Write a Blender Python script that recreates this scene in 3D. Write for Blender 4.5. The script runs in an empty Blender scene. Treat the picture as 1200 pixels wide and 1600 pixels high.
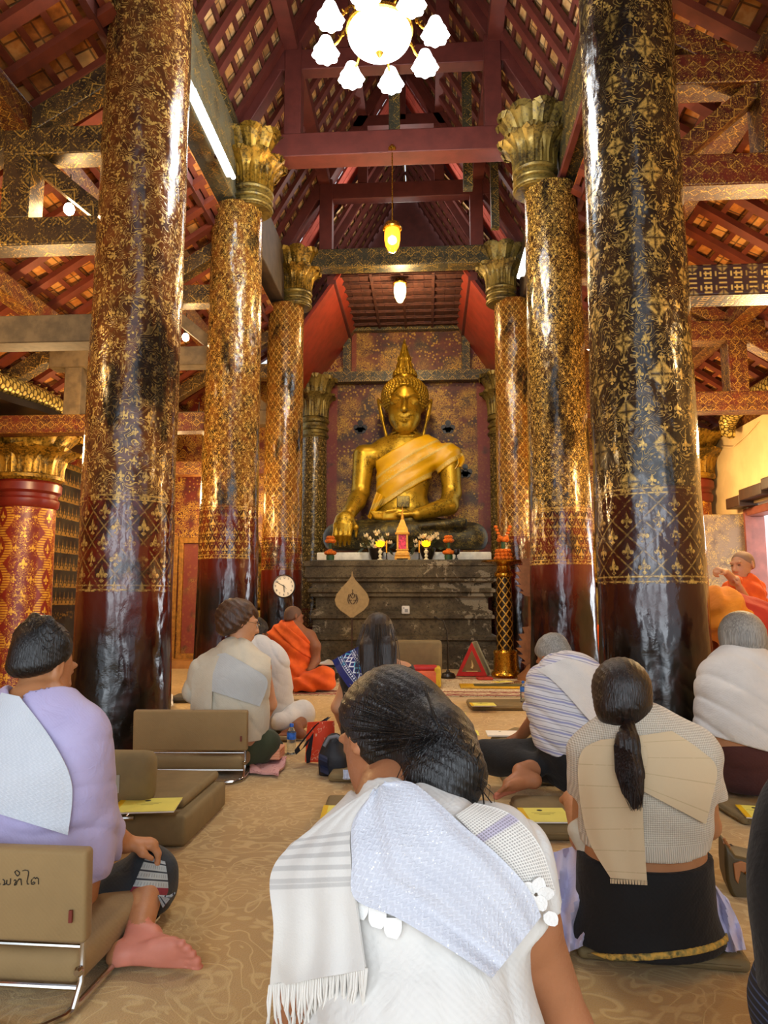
import bpy, math, random
import numpy as np
from mathutils import Vector, Matrix, Quaternion
random.seed(7); np.random.seed(7)
SC = bpy.context.scene
COL = SC.collection
PI = math.pi
sin, cos = math.sin, math.cos
# ---------------------------------------------------------------- camera model (1200 x 1600)
FPX, HC, HOR, VPX = 1109.0, 1.05, 938.0, 668.0
PIT = math.atan((HOR-800)/FPX)
YAW = math.atan((VPX-600)*cos(PIT)/FPX)
CF = Vector((-sin(YAW)*cos(PIT), cos(YAW)*cos(PIT), sin(PIT)))
CR = Vector((cos(YAW), sin(YAW), 0))
CU = CR.cross(CF)
CAM = Vector((0, 0, HC))
def ray(px, py): return CF*FPX + CR*(px-600) - CU*(py-800)
def P(px, py, Y):
    d = ray(px, py); return CAM + d*(Y/d.y)
def PZ(px, py, z=0.0):
    d = ray(px, py); return CAM + d*((z-HC)/d.z)
def V(*a): return Vector(a)
# ---------------------------------------------------------------- objects
def tag(o, label, cat, group=None, kind=None):
    o['label'] = label; o['category'] = cat
    if group: o['group'] = group
    if kind: o['kind'] = kind
    return o
def thing(name, label, cat, loc=(0, 0, 0), rz=0, group=None, kind=None):
    o = bpy.data.objects.new(name, None); COL.objects.link(o)
    o.location = loc; o.rotation_euler = (0, 0, rz); o.empty_display_size = .1
    return tag(o, label, cat, group, kind)
def setting(name, loc=(0, 0, 0)):
    o = bpy.data.objects.new(name, None); COL.objects.link(o); o.location = loc
    o['kind'] = 'structure'; return o
def link_mesh(name, me, m, parent=None, world=True):
    o = bpy.data.objects.new(name, me); COL.objects.link(o)
    if m is not None:
        for mm in (m if isinstance(m, (list, tuple)) else [m]): me.materials.append(mm)
    if parent is not None:
        o.parent = parent
        if world:
            M = Matrix.LocRotScale(parent.location, parent.rotation_euler, (1, 1, 1)) if parent.parent is None else parent['_m'] if False else wm(parent)
            o.matrix_parent_inverse = M.inverted()
    return o
def wm(o):
    M = Matrix.LocRotScale(o.location, o.rotation_euler, o.scale)
    if o.parent: M = wm(o.parent) @ o.matrix_parent_inverse @ M
    return M
def copy_tree(o, parent=None):
    c = o.copy(); COL.objects.link(c)
    if parent is not None:
        c.parent = parent; c.matrix_parent_inverse = o.matrix_parent_inverse.copy()
    for ch in [x for x in COL.objects if x.parent == o]: copy_tree(ch, c)
    return c
def basis(d, up=V(0, 0, 1)):
    d = d.normalized()
    if abs(d.dot(up)) > .995: up = V(1, 0, 0) if abs(d.x) < .9 else V(0, 1, 0)
    r = d.cross(up).normalized(); return r, r.cross(d).normalized()
class MB:
    """collects pieces of ONE part"""
    def __init__(s): s.v = []; s.f = []; s.uv = []; s.mi = []; s.cur = 0
    def add(s, vs, fs, uvs=None):
        b = len(s.v); s.v += [tuple(x) for x in vs]
        for i, f in enumerate(fs):
            s.f.append(tuple(b+k for k in f)); s.uv.append(uvs[i] if uvs else None); s.mi.append(s.cur)
        return s
    def box(s, c, size, rz=0, M=None):
        x, y, z = [a/2 for a in size]
        vs = [V(a, b, d) for d in (-z, z) for b in (-y, y) for a in (-x, x)]
        if rz: vs = [Matrix.Rotation(rz, 3, 'Z') @ v for v in vs]
        if M is not None: vs = [M @ v for v in vs]
        c = V(*c)
        return s.add([v+c for v in vs], [(0, 2, 3, 1), (4, 5, 7, 6), (0, 1, 5, 4), (2, 6, 7, 3), (0, 4, 6, 2), (1, 3, 7, 5)])
    def rbox(s, c, size, r=.02, n=3, M=None):
        """rounded box (superellipsoid-like grid)"""
        x, y, z = [max(a/2-r, .0005) for a in size]
        vs = []; fs = []
        N = n
        rings = []
        for i in range(-N, N+1):
            a = i/N*PI/2
            for top in ([0, 1] if i == 0 else [1 if i > 0 else 0]):
                rr = r*cos(a); zz = r*sin(a) + (z if (i > 0 or (i == 0 and top)) else -z)
                ring = []
                for q, (sx, sy) in enumerate(((1, 1), (-1, 1), (-1, -1), (1, -1))):
                    for k in range(N+1):
                        t = q*PI/2 + k/N*PI/2
                        ring.append(V(sx*x+rr*cos(t), sy*y+rr*sin(t), zz))
                rings.append(ring)
        L = len(rings[0])
        for ring in rings: vs += ring
        for i in range(len(rings)-1):
            for k in range(L):
                fs.append((i*L+k, i*L+(k+1) % L, (i+1)*L+(k+1) % L, (i+1)*L+k))
        fs.append(tuple(reversed(range(L)))); fs.append(tuple((len(rings)-1)*L+k for k in range(L)))
        if M is not None: vs = [M @ v for v in vs]
        c = V(*c); return s.add([v+c for v in vs], fs)
    def bar(s, a, b, w, h, up=V(0, 0, 1)):
        a, b = V(*a), V(*b); d = b-a
        r, u = basis(d, up); vs = []
        for e in (a, b):
            for (i, j) in ((-1, -1), (1, -1), (1, 1), (-1, 1)): vs.append(e+r*(w/2*i)+u*(h/2*j))
        L = d.length; fs = [(3, 2, 1, 0), (4, 5, 6, 7)]; uv = [[(0, 0), (w, 0), (w, h), (0, h)]]*2
        for k in range(4):
            q = (k+1) % 4; ww = w if k % 2 == 0 else h
            fs.append((k, q, 4+q, 4+k)); uv.append([(0, 0), (0, ww), (L, ww), (L, 0)])
        return s.add(vs, fs, uv)
    def tube(s, pts, r, n=10, caps=True, flat=None):
        pts = [V(*p) for p in pts]; N = len(pts)
        rs = r if isinstance(r, (list, tuple)) else [r]*N
        vs = []; fs = []; u = None; L = 0; uvs = []; Ls = []
        for i, p in enumerate(pts):
            d = (pts[min(i+1, N-1)]-pts[max(i-1, 0)])
            if d.length < 1e-9: d = V(0, 0, 1)
            d.normalize()
            if u is None: a, u = basis(d)
            u = (u-d*u.dot(d));
            u = u.normalized() if u.length > 1e-6 else basis(d)[1]
            a = d.cross(u)
            if i: L += (p-pts[i-1]).length
            Ls.append(L)
            for k in range(n):
                t = 2*PI*k/n; vs.append(p + a*(rs[i]*cos(t)) + u*(rs[i]*sin(t)*(flat or 1)))
        for i in range(N-1):
            for k in range(n):
                q = (k+1) % n; c = 2*PI*max(rs[i], 1e-4)/n
                fs.append((i*n+k, i*n+q, (i+1)*n+q, (i+1)*n+k)); uvs.append([(k*c, Ls[i]), ((k+1)*c, Ls[i]), ((k+1)*c, Ls[i+1]), (k*c, Ls[i+1])])
        if caps:
            fs.append(tuple(reversed(range(n)))); uvs.append(None); fs.append(tuple((N-1)*n+k for k in range(n))); uvs.append(None)
        return s.add(vs, fs, uvs)
    def lathe(s, prof, c=(0, 0, 0), n=32, rfun=None, M=None, caps=True):
        """prof: (r, z); rfun(theta, z, r) -> r"""
        vs = []; fs = []; uvs = []; c = V(*c); R0 = max(p[0] for p in prof)
        for r, z in prof:
            for k in range(n):
                t = 2*PI*k/n; rr = rfun(t, z, r) if rfun else r
                w = V(rr*cos(t), rr*sin(t), z)
                vs.append((M @ w if M is not None else w)+c)
        for i in range(len(prof)-1):
            for k in range(n):
                q = (k+1) % n; a, b = 2*PI*k/n*R0, 2*PI*(k+1)/n*R0
                fs.append((i*n+k, i*n+q, (i+1)*n+q, (i+1)*n+k)); uvs.append([(a, prof[i][1]), (b, prof[i][1]), (b, prof[i+1][1]), (a, prof[i+1][1])])
        if caps:
            if prof[0][0] > 1e-4: fs.append(tuple(reversed(range(n)))); uvs.append(None)
            if prof[-1][0] > 1e-4: fs.append(tuple((len(prof)-1)*n+k for k in range(n))); uvs.append(None)
        return s.add(vs, fs, uvs)
    def prism(s, poly, d):
        """poly: list of 3-D points in a plane, extruded by vector d"""
        poly = [V(*p) for p in poly]; d = V(*d); n = len(poly)
        nn = V(0, 0, 0)
        for i in range(n): nn += poly[i].cross(poly[(i+1) % n])
        if nn.dot(d) < 0: poly.reverse()
        vs = poly+[p+d for p in poly]
        fs = [tuple(reversed(range(n))), tuple(range(n, 2*n))]+[(i, (i+1) % n, n+(i+1) % n, n+i) for i in range(n)]
        return s.add(vs, fs)
    def grid(s, pts, thick=0.0):
        """pts[i][j] sheet; thickness along local normal"""
        A = np.array([[tuple(p) for p in row] for row in pts], float); n, m = A.shape[:2]
        du = np.gradient(A, axis=0); dv = np.gradient(A, axis=1); N = np.cross(du, dv)
        N /= np.maximum(np.linalg.norm(N, axis=2, keepdims=True), 1e-9)
        Ls = [0]*n; Ms = [0]*m
        for i in range(1, n): Ls[i] = Ls[i-1]+np.linalg.norm(A[i]-A[i-1], axis=1).mean()
        for j in range(1, m): Ms[j] = Ms[j-1]+np.linalg.norm(A[:, j]-A[:, j-1], axis=1).mean()
        vs = list(map(tuple, A.reshape(-1, 3))); fs = []; uv = []
        q = lambda i, j: i*m+j
        for i in range(n-1):
            for j in range(m-1):
                fs.append((q(i, j), q(i+1, j), q(i+1, j+1), q(i, j+1))); uv.append([(Ls[i], Ms[j]), (Ls[i+1], Ms[j]), (Ls[i+1], Ms[j+1]), (Ls[i], Ms[j+1])])
        if thick:
            o = n*m; vs += list(map(tuple, (A-N*thick).reshape(-1, 3)))
            for k in range(len(fs)): fs.append(tuple(o+x for x in reversed(fs[k]))); uv.append(list(reversed(uv[k])))
            edge = [q(0, j) for j in range(m)]+[q(i, m-1) for i in range(1, n)]+[q(n-1, j) for j in range(m-2, -1, -1)]+[q(i, 0) for i in range(n-2, 0, -1)]
            for a, b in zip(edge, edge[1:]+edge[:1]): fs.append((a, b, o+b, o+a)); uv.append(None)
        return s.add(vs, fs, uv)
    def xf(s, M):
        s.v = [tuple(M @ V(*p)) for p in s.v]; return s
    def mesh(s, name, sharp=.6, bevel=0):
        me = bpy.data.meshes.new(name); me.from_pydata(s.v, [], s.f)
        uvl = me.uv_layers.new(name='UVMap').data
        vs = s.v; k = 0
        arr = np.zeros((len(uvl), 2), np.float32)
        for p, f, u in zip(me.polygons, s.f, s.uv):
            if u is None:
                n = p.normal; ax = max(range(3), key=lambda i: abs(n[i]))
                i, j = ((1, 2), (0, 2), (0, 1))[ax]
                for t, vi in enumerate(f): arr[k+t] = (vs[vi][i], vs[vi][j])
            else:
                for t in range(len(f)): arr[k+t] = u[t]
            k += len(f)
        uvl.foreach_set('uv', arr.ravel())
        me.polygons.foreach_set('material_index', s.mi)
        me.polygons.foreach_set('use_smooth', [True]*len(me.polygons))
        me.set_sharp_from_angle(angle=sharp); me.update(); return me
    def build(s, name, m, parent=None, bevel=0, sharp=.6, world=True):
        o = link_mesh(name, s.mesh(name, sharp), m, parent, world)
        if bevel:
            b = o.modifiers.new('bevel', 'BEVEL'); b.width = bevel; b.segments = 2; b.limit_method = 'ANGLE'; b.angle_limit = .7
        return o
# ---------------------------------------------------------------- signed-distance modelling
A3 = lambda v: np.array(tuple(v), np.float32)
class F:
    def __init__(s, fn, lo, hi): s.fn = fn; s.lo = np.array(lo, float); s.hi = np.array(hi, float)
    def __call__(s, p): return s.fn(p)
    def __or__(a, b): return F(lambda p: np.minimum(a.fn(p), b.fn(p)), np.minimum(a.lo, b.lo), np.maximum(a.hi, b.hi))
    def __sub__(a, b): return F(lambda p: np.maximum(a.fn(p), -b.fn(p)), a.lo, a.hi)
    def __and__(a, b): return F(lambda p: np.maximum(a.fn(p), b.fn(p)), np.maximum(a.lo, b.lo), np.minimum(a.hi, b.hi))
    def grow(a, r): return F(lambda p: a.fn(p)-r, a.lo-r, a.hi+r)
    def disp(a, g, m): return F(lambda p: a.fn(p)+g(p), a.lo-m, a.hi+m)
BIG = (-1e3,)*3, (1e3,)*3
def smin(a, b, k):
    h = np.maximum(k-np.abs(a-b), 0)/k; return np.minimum(a, b)-h*h*k*.25
def U(k, *fs):
    fs = [f for f in fs if f is not None]
    def fn(p):
        d = fs[0].fn(p)
        for f in fs[1:]: d = smin(d, f.fn(p), k)
        return d
    return F(fn, np.min([f.lo for f in fs], 0)-k*.25, np.max([f.hi for f in fs], 0)+k*.25)
def SS(k, a, b):
    """smooth subtraction a - b"""
    return F(lambda p: -smin(-a.fn(p), b.fn(p), k), a.lo, a.hi)
def SI(k, a, b): return F(lambda p: -smin(-a.fn(p), -b.fn(p), k), a.lo, a.hi)
def cone(a, b, ra, rb=None, flat=None):
    """tapered capsule; flat = (axis vector, ratio<1) squashes it along axis"""
    rb = ra if rb is None else rb; a, b = A3(a), A3(b); ab = b-a; L2 = max(float(ab@ab), 1e-9)
    if flat: n = A3(V(*flat[0]).normalized()); s = 1/flat[1]-1
    def fn(p):
        q = p-a
        if flat: q = q+(q@n)[:, None]*n*s - ((ab@n)*s)*np.clip((q@ab)/L2, 0, 1)[:, None]*n
        t = np.clip((q@ab)/L2, 0, 1)
        return (np.sqrt(np.maximum(((q-t[:, None]*ab)**2).sum(1), 1e-12))-(ra+(rb-ra)*t))*(flat[1]**.5 if flat else 1)
    R = max(ra, rb); return F(fn, np.minimum(a, b)-R, np.maximum(a, b)+R)
def chain(pts, rs, k=.02, flat=None):
    return U(k, *[cone(pts[i], pts[i+1], rs[i], rs[i+1], flat) for i in range(len(pts)-1)])
def ell(c, r, X=None, Y=None):
    """ellipsoid; X, Y = its first two axes"""
    c = A3(c); r = np.array(r, np.float32)
    if X is None: R = np.eye(3, dtype=np.float32)
    else:
        X = V(*X).normalized(); Z = X.cross(V(*(Y if Y is not None else (0, 0, 1)))).normalized(); Yv = Z.cross(X)
        R = np.array([tuple(X), tuple(Yv), tuple(Z)], np.float32)
    def fn(p):
        q = (p-c)@R.T; k0 = np.sqrt(((q/r)**2).sum(1)); k1 = np.sqrt(((q/(r*r))**2).sum(1))
        return k0*(k0-1)/np.maximum(k1, 1e-6)
    ext = np.sqrt((R.T**2*r**2).sum(1)); return F(fn, c-ext, c+ext)
def sph(c, r): return cone(c, V(*c)+V(1e-4, 0, 0), r)
def bx(c, h, X=None, Y=None, r=.01):
    c = A3(c); h = np.array(h, np.float32)-r
    if X is None: R = np.eye(3, dtype=np.float32)
    else:
        X = V(*X).normalized(); Z = X.cross(V(*Y)).normalized(); Yv = Z.cross(X)
        R = np.array([tuple(X), tuple(Yv), tuple(Z)], np.float32)
    def fn(p):
        q = np.abs((p-c)@R.T)-h
        return np.sqrt((np.maximum(q, 0)**2).sum(1))+np.minimum(q.max(1), 0)-r
    ext = (np.abs(R.T)*(h+r)).sum(1); return F(fn, c-ext, c+ext)
def half(p0, n):
    """the half-space on the side AWAY from n"""
    p0 = A3(p0); n = A3(V(*n).normalized()); return F(lambda p: (p-p0)@n, *BIG)
def band(p0, n, w):
    p0 = A3(p0); n = A3(V(*n).normalized()); return F(lambda p: np.abs((p-p0)@n)-w, *BIG)
def hsh(p, s):
    return np.sin(p[:, 0]*s*1.3+np.sin(p[:, 1]*s*1.1+1.7)*1.3+2.1)*np.sin(p[:, 1]*s*1.17+np.sin(p[:, 2]*s*.9)*1.2)*np.sin(p[:, 2]*s*1.21+np.sin(p[:, 0]*s*1.05+.6)*1.4)
def folds(amp, freq, d, wob=.6):
    d = A3(V(*d).normalized())
    return lambda p: amp*np.sin((p@d)*freq+wob*4*hsh(p, 7))*(.6+.4*hsh(p, 5))
def wrk(amp, freq, d, s=5):
    d = A3(V(*d).normalized())
    return lambda p: amp*((1-np.abs(np.sin((p@d)*freq+2.5*hsh(p, s))))**2.5)*(.55+.45*hsh(p, s*1.7))
def lumps(amp, s): return lambda p: amp*hsh(p, s)
def nets(f, vox, B=6, slack=1.5):
    lo = f.lo-2.5*vox; n = np.ceil((f.hi+2.5*vox-lo)/vox/B).astype(int)
    n = np.maximum(n, 1)
    ax = [lo[i]+(np.arange(n[i])*B+(B-1)/2)*vox for i in range(3)]
    G = np.stack(np.meshgrid(*ax, indexing='ij'), -1).reshape(-1, 3).astype(np.float32)
    d = f.fn(G); keep = np.abs(d) < B*vox*.87*slack+vox
    N = n*B; D = np.where(d < 0, -1., 1.).astype(np.float32).reshape(n)
    D = D.repeat(B, 0).repeat(B, 1).repeat(B, 2)
    K = np.argwhere(keep.reshape(n)); off = np.stack(np.meshgrid(*[np.arange(B)]*3, indexing='ij'), -1).reshape(-1, 3)
    for s in range(0, len(K), 1500):
        I = (K[s:s+1500, None, :]*B+off[None]).reshape(-1, 3)
        D[I[:, 0], I[:, 1], I[:, 2]] = f.fn((lo+I*vox).astype(np.float32))
    S = D < 0
    cnt = sum(S[a:N[0]-1+a, b:N[1]-1+b, c:N[2]-1+c].astype(np.int8) for a in (0, 1) for b in (0, 1) for c in (0, 1))
    C = np.argwhere((cnt > 0) & (cnt < 8))
    acc = np.zeros((len(C), 3)); w = np.zeros(len(C))
    cor = [(a, b, c) for a in (0, 1) for b in (0, 1) for c in (0, 1)]
    dv = {o: D[C[:, 0]+o[0], C[:, 1]+o[1], C[:, 2]+o[2]] for o in cor}
    for o in cor:
        for k in range(3):
            if o[k] == 0:
                e = list(o); e[k] = 1; e = tuple(e); a, b = dv[o], dv[e]; m = (a < 0) != (b < 0)
                t = np.where(m, a/np.where(m, a-b, 1), 0)
                for j in range(3): acc[:, j] += np.where(m, o[j]+(t if j == k else 0), 0)
                w += m
    vs = lo+(C+acc/w[:, None])*vox
    idx = -np.ones(N, np.int32); idx[C[:, 0], C[:, 1], C[:, 2]] = np.arange(len(C))
    Q = []
    for k in range(3):
        i, j = [(1, 2), (2, 0), (0, 1)][k]
        sl = [slice(1, N[q]-1) for q in range(3)]; sl2 = list(sl); sl2[k] = slice(2, N[k])
        a, b = S[tuple(sl)], S[tuple(sl2)]
        E = np.argwhere(a != b)+1
        if not len(E): continue
        fl = S[E[:, 0], E[:, 1], E[:, 2]]
        def at(di, dj):
            I = E.copy(); I[:, i] -= di; I[:, j] -= dj; return idx[I[:, 0], I[:, 1], I[:, 2]]
        q = np.stack([at(0, 0), at(1, 0), at(1, 1), at(0, 1)], 1)
        q[~fl] = q[~fl][:, ::-1]; Q.append(q)
    Q = np.concatenate(Q); Q = Q[(Q >= 0).all(1)]
    return vs, Q
FLOORCUT = [.018]
def sdf(name, f, vox, m, parent=None, smooth=0):
    if name == 'body' and parent is not None and parent.get('category') == 'person': f = f & half((0, 0, FLOORCUT[0]), (0, 0, -1))
    vs, Q = nets(f, vox)
    me = bpy.data.meshes.new(name)
    me.vertices.add(len(vs)); me.vertices.foreach_set('co', vs.astype(np.float32).ravel())
    me.loops.add(len(Q)*4); me.loops.foreach_set('vertex_index', Q.astype(np.int32).ravel())
    me.polygons.add(len(Q)); me.polygons.foreach_set('loop_start', np.arange(len(Q), dtype=np.int32)*4)
    me.polygons.foreach_set('use_smooth', np.ones(len(Q), bool))
    me.update(calc_edges=True); me.validate()
    return link_mesh(name, me, m, parent)
# ---------------------------------------------------------------- materials
class X:
    def __init__(s, m, k): s.m = m; s.k = k
    def _b(s, op, o, r=False): return s.m.math(op, *((o, s) if r else (s, o)))
    def __add__(s, o): return s._b('ADD', o)
    __radd__ = __add__
    def __sub__(s, o): return s._b('SUBTRACT', o)
    def __rsub__(s, o): return s._b('SUBTRACT', o, True)
    def __mul__(s, o): return s._b('MULTIPLY', o)
    __rmul__ = __mul__
    def __truediv__(s, o): return s._b('DIVIDE', o)
    def fr(s): return s.m.math('FRACT', s)
    def fl(s): return s.m.math('FLOOR', s)
    def ab(s): return s.m.math('ABSOLUTE', s)
    def mn(s, o): return s._b('MINIMUM', o)
    def mx(s, o): return s._b('MAXIMUM', o)
    def sin(s): return s.m.math('SINE', s)
    def cos(s): return s.m.math('COSINE', s)
    def pw(s, o): return s._b('POWER', o)
    def lt(s, t, w=.02):
        """1 where s < t (soft edge w)"""
        return s.m.rng(s, t-w, t+w, 1, 0)
    def gt(s, t, w=.02): return s.m.rng(s, t-w, t+w, 0, 1)
def rgb(h):
    """#rrggbb (sRGB) -> linear"""
    c = [int(h[i:i+2], 16)/255 for i in (1, 3, 5)]
    return tuple(x/12.92 if x <= .04045 else ((x+.055)/1.055)**2.4 for x in c)+(1,)
def C(c): return rgb(c) if isinstance(c, str) else tuple(c)+((1,) if len(c) == 3 else ())
class Mt:
    def __init__(s, name):
        s.mat = bpy.data.materials.new(name); s.mat.use_nodes = True; s.nt = s.mat.node_tree
        s.b = s.nt.nodes['Principled BSDF']; s._c = {}
    def node(s, t): return s.nt.nodes.new(t)
    def put(s, sock, v):
        if isinstance(v, X): s.nt.links.new(v.k, sock)
        elif isinstance(v, bpy.types.NodeSocket): s.nt.links.new(v, sock)
        else:
            if sock.type == 'RGBA': v = C(v)
            sock.default_value = v
    def math(s, op, *a):
        n = s.node('ShaderNodeMath'); n.operation = op
        for i, x in enumerate(a): s.put(n.inputs[i], x)
        return X(s, n.outputs[0])
    def rng(s, v, a, b, c=0., d=1., kind='SMOOTHSTEP'):
        n = s.node('ShaderNodeMapRange'); n.interpolation_type = kind
        for i, x in enumerate((v, a, b, c, d)): s.put(n.inputs[i], x)
        return X(s, n.outputs[0])
    def coord(s, kind='UV'):
        if kind not in s._c: s._c[kind] = s.node('ShaderNodeTexCoord').outputs[kind]
        return s._c[kind]
    def xyz(s, kind='UV'):
        k = 'x'+kind
        if k not in s._c:
            n = s.node('ShaderNodeSeparateXYZ'); s.put(n.inputs[0], s.coord(kind)); s._c[k] = tuple(X(s, o) for o in n.outputs)
        return s._c[k]
    def vec(s, x, y, z=0.):
        n = s.node('ShaderNodeCombineXYZ')
        for i, v in enumerate((x, y, z)): s.put(n.inputs[i], v)
        return X(s, n.outputs[0])
    def noise(s, scale, detail=3, vec=None, rough=.55, dist=0., kind='Object', col=False):
        n = s.node('ShaderNodeTexNoise'); s.put(n.inputs['Vector'], vec if vec is not None else s.coord(kind))
        n.inputs['Scale'].default_value = scale; n.inputs['Detail'].default_value = detail
        n.inputs['Roughness'].default_value = rough; n.inputs['Distortion'].default_value = dist
        return X(s, n.outputs['Color' if col else 'Fac'])
    def voro(s, scale, feature='F1', vec=None, kind='Object', out='Distance', rnd=1.):
        n = s.node('ShaderNodeTexVoronoi'); n.feature = feature; s.put(n.inputs['Vector'], vec if vec is not None else s.coord(kind))
        n.inputs['Scale'].default_value = scale; n.inputs['Randomness'].default_value = rnd
        return X(s, n.outputs[out])
    def stretch(s, sx, sy, sz, kind='Object', rot=(0, 0, 0)):
        n = s.node('ShaderNodeMapping'); s.put(n.inputs[0], s.coord(kind)); n.inputs['Scale'].default_value = (sx, sy, sz)
        n.inputs['Rotation'].default_value = rot; return X(s, n.outputs[0])
    def mix(s, f, a, b):
        n = s.node('ShaderNodeMix'); n.data_type = 'RGBA'
        s.put(n.inputs[0], f); s.put(n.inputs[6], a); s.put(n.inputs[7], b); return X(s, n.outputs[2])
    def ramp(s, f, *stops):
        n = s.node('ShaderNodeValToRGB'); s.put(n.inputs[0], f); e = n.color_ramp.elements
        while len(e) < len(stops): e.new(.5)
        for i, (p, c) in enumerate(stops): e[i].position = p; e[i].color = C(c)
        return X(s, n.outputs[0])
    def bump(s, h, strength=.5, dist=.01):
        n = s.node('ShaderNodeBump'); n.inputs['Strength'].default_value = strength; n.inputs['Distance'].default_value = dist
        s.put(n.inputs['Height'], h)
        if s.b.inputs['Normal'].is_linked: s.put(n.inputs['Normal'], s.b.inputs['Normal'].links[0].from_socket)
        s.put(s.b.inputs['Normal'], X(s, n.outputs[0])); return s
    def set(s, **k):
        N = dict(col='Base Color', rough='Roughness', metal='Metallic', spec='Specular IOR Level', coat='Coat Weight', coatr='Coat Roughness', sheen='Sheen Weight', sub='Subsurface Weight', alpha='Alpha',
                 em='Emission Color', ems='Emission Strength', trans='Transmission Weight', ior='IOR', aniso='Anisotropic')
        for a, v in k.items(): s.put(s.b.inputs[N[a]], v)
        return s
def plain(name, col, rough=.6, metal=0., var=.12, scale=12., bump=0., bscale=60., bdist=.004, kind='Object', **k):
    m = Mt(name); c = C(col)
    if var:
        n = m.noise(scale, 4, kind=kind)
        m.set(col=m.mix(m.rng(n, .3, .7), [x*(1-var) for x in c[:3]], [min(1, x*(1+var)) for x in c[:3]]))
    else: m.set(col=c)
    m.set(rough=rough, metal=metal, **k)
    if bump: m.bump(m.noise(bscale, 3, kind=kind), bump, bdist)
    return m.mat
def glow(name, col, strength):
    m = Mt(name); m.set(col=col, em=col, ems=strength, rough=.4); return m.mat
GOLD = '#c9952f'
def skin(name, c, pink=.35):
    m = Mt(name); c = C(c); n = m.noise(9, 4); n2 = m.noise(160, 2)
    a = [c[0]*.9, c[1]*.84, c[2]*.8]; b = [min(1, c[0]*1.08), c[1]*1.02, c[2]*1.0]
    m.set(col=m.mix(m.rng(n, .3, .7), a, b), rough=m.rng(n2, .3, .7, .42, .6), sub=.12, spec=.35)
    m.b.inputs['Subsurface Radius'].default_value = (.012, .005, .003)
    m.bump(n2, .15, .002); return m.mat
def hair(name, dark, light, freq=260., axis=None, rough=.38):
    m = Mt(name)
    v = m.stretch(*(axis or (freq, freq, freq*.06))); n = m.noise(1., 4, vec=v, dist=.4); g = m.noise(7, 3)
    m.set(col=m.mix(m.rng(n*.7+g*.3, .35, .68), dark, light), rough=rough, spec=.5)
    m.bump(n, .75, .005); return m.mat
def cloth(name, col, weave=420., rough=.85, var=.07, bump=.35, col2=None, sheen=.15, scale=6., wr=.5):
    m = Mt(name); c = C(col); x, y, z = m.xyz('Object')
    w = ((x+y*.35)*weave).sin()*((z+y*.4)*weave).sin()
    n = m.noise(scale, 4)
    c2 = C(col2) if col2 else [v*(1-var*2) for v in c[:3]]
    m.set(col=m.mix(m.rng(n, .3, .72), c2, c), rough=rough, sheen=sheen*.4)
    m.bump(m.noise(16, 4, dist=.6), wr, .012); m.bump(w, bump*.5, .0012); return m.mat
# ---- gold stencil on lacquer --------------------------------------------------------------------
def qf(m, a, b, r, gap=.016):
    """square of four petals centred on a=b=0"""
    d = a.ab()+b.ab()
    return d.lt(r, .012)*(a.ab().mn(b.ab())).gt(gap, .008)*((a*a+b*b).gt((r*.17)**2, .001).mx((a*a+b*b).lt((r*.1)**2, .0006)))
def fleur(m, a, b, s):
    """small three-leaf bud, pointing up"""
    a = a/s; b = b/s
    stem = (a.ab()*1.6+(b-.1).ab()*.62).lt(.34, .05)
    side = ((a.ab()-.32)*(a.ab()-.32)*5+(b+.12)*(b+.12)*5).lt(.16, .04)
    foot = (a.ab()*1.1+(b+.52).ab()*1.4).lt(.26, .04)
    return stem.mx(side).mx(foot)
def cell(u, p, off=0.): return ((u/p+off).fr()-.5)*p
def filigree(m, u, v, sc, t=.13):
    w = m.vec(u, v); n = m.noise(sc*.45, 1, vec=w, dist=1.5); k = m.voro(sc*1.5, 'F1', vec=w); gate = m.noise(sc*.6, 2, vec=w)
    return (((n*9.).fr()-.5).ab().lt(.10, .06)*gate.gt(.44, .06)).mx(k.lt(.24, .07)*gate.lt(.6, .06))
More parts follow.
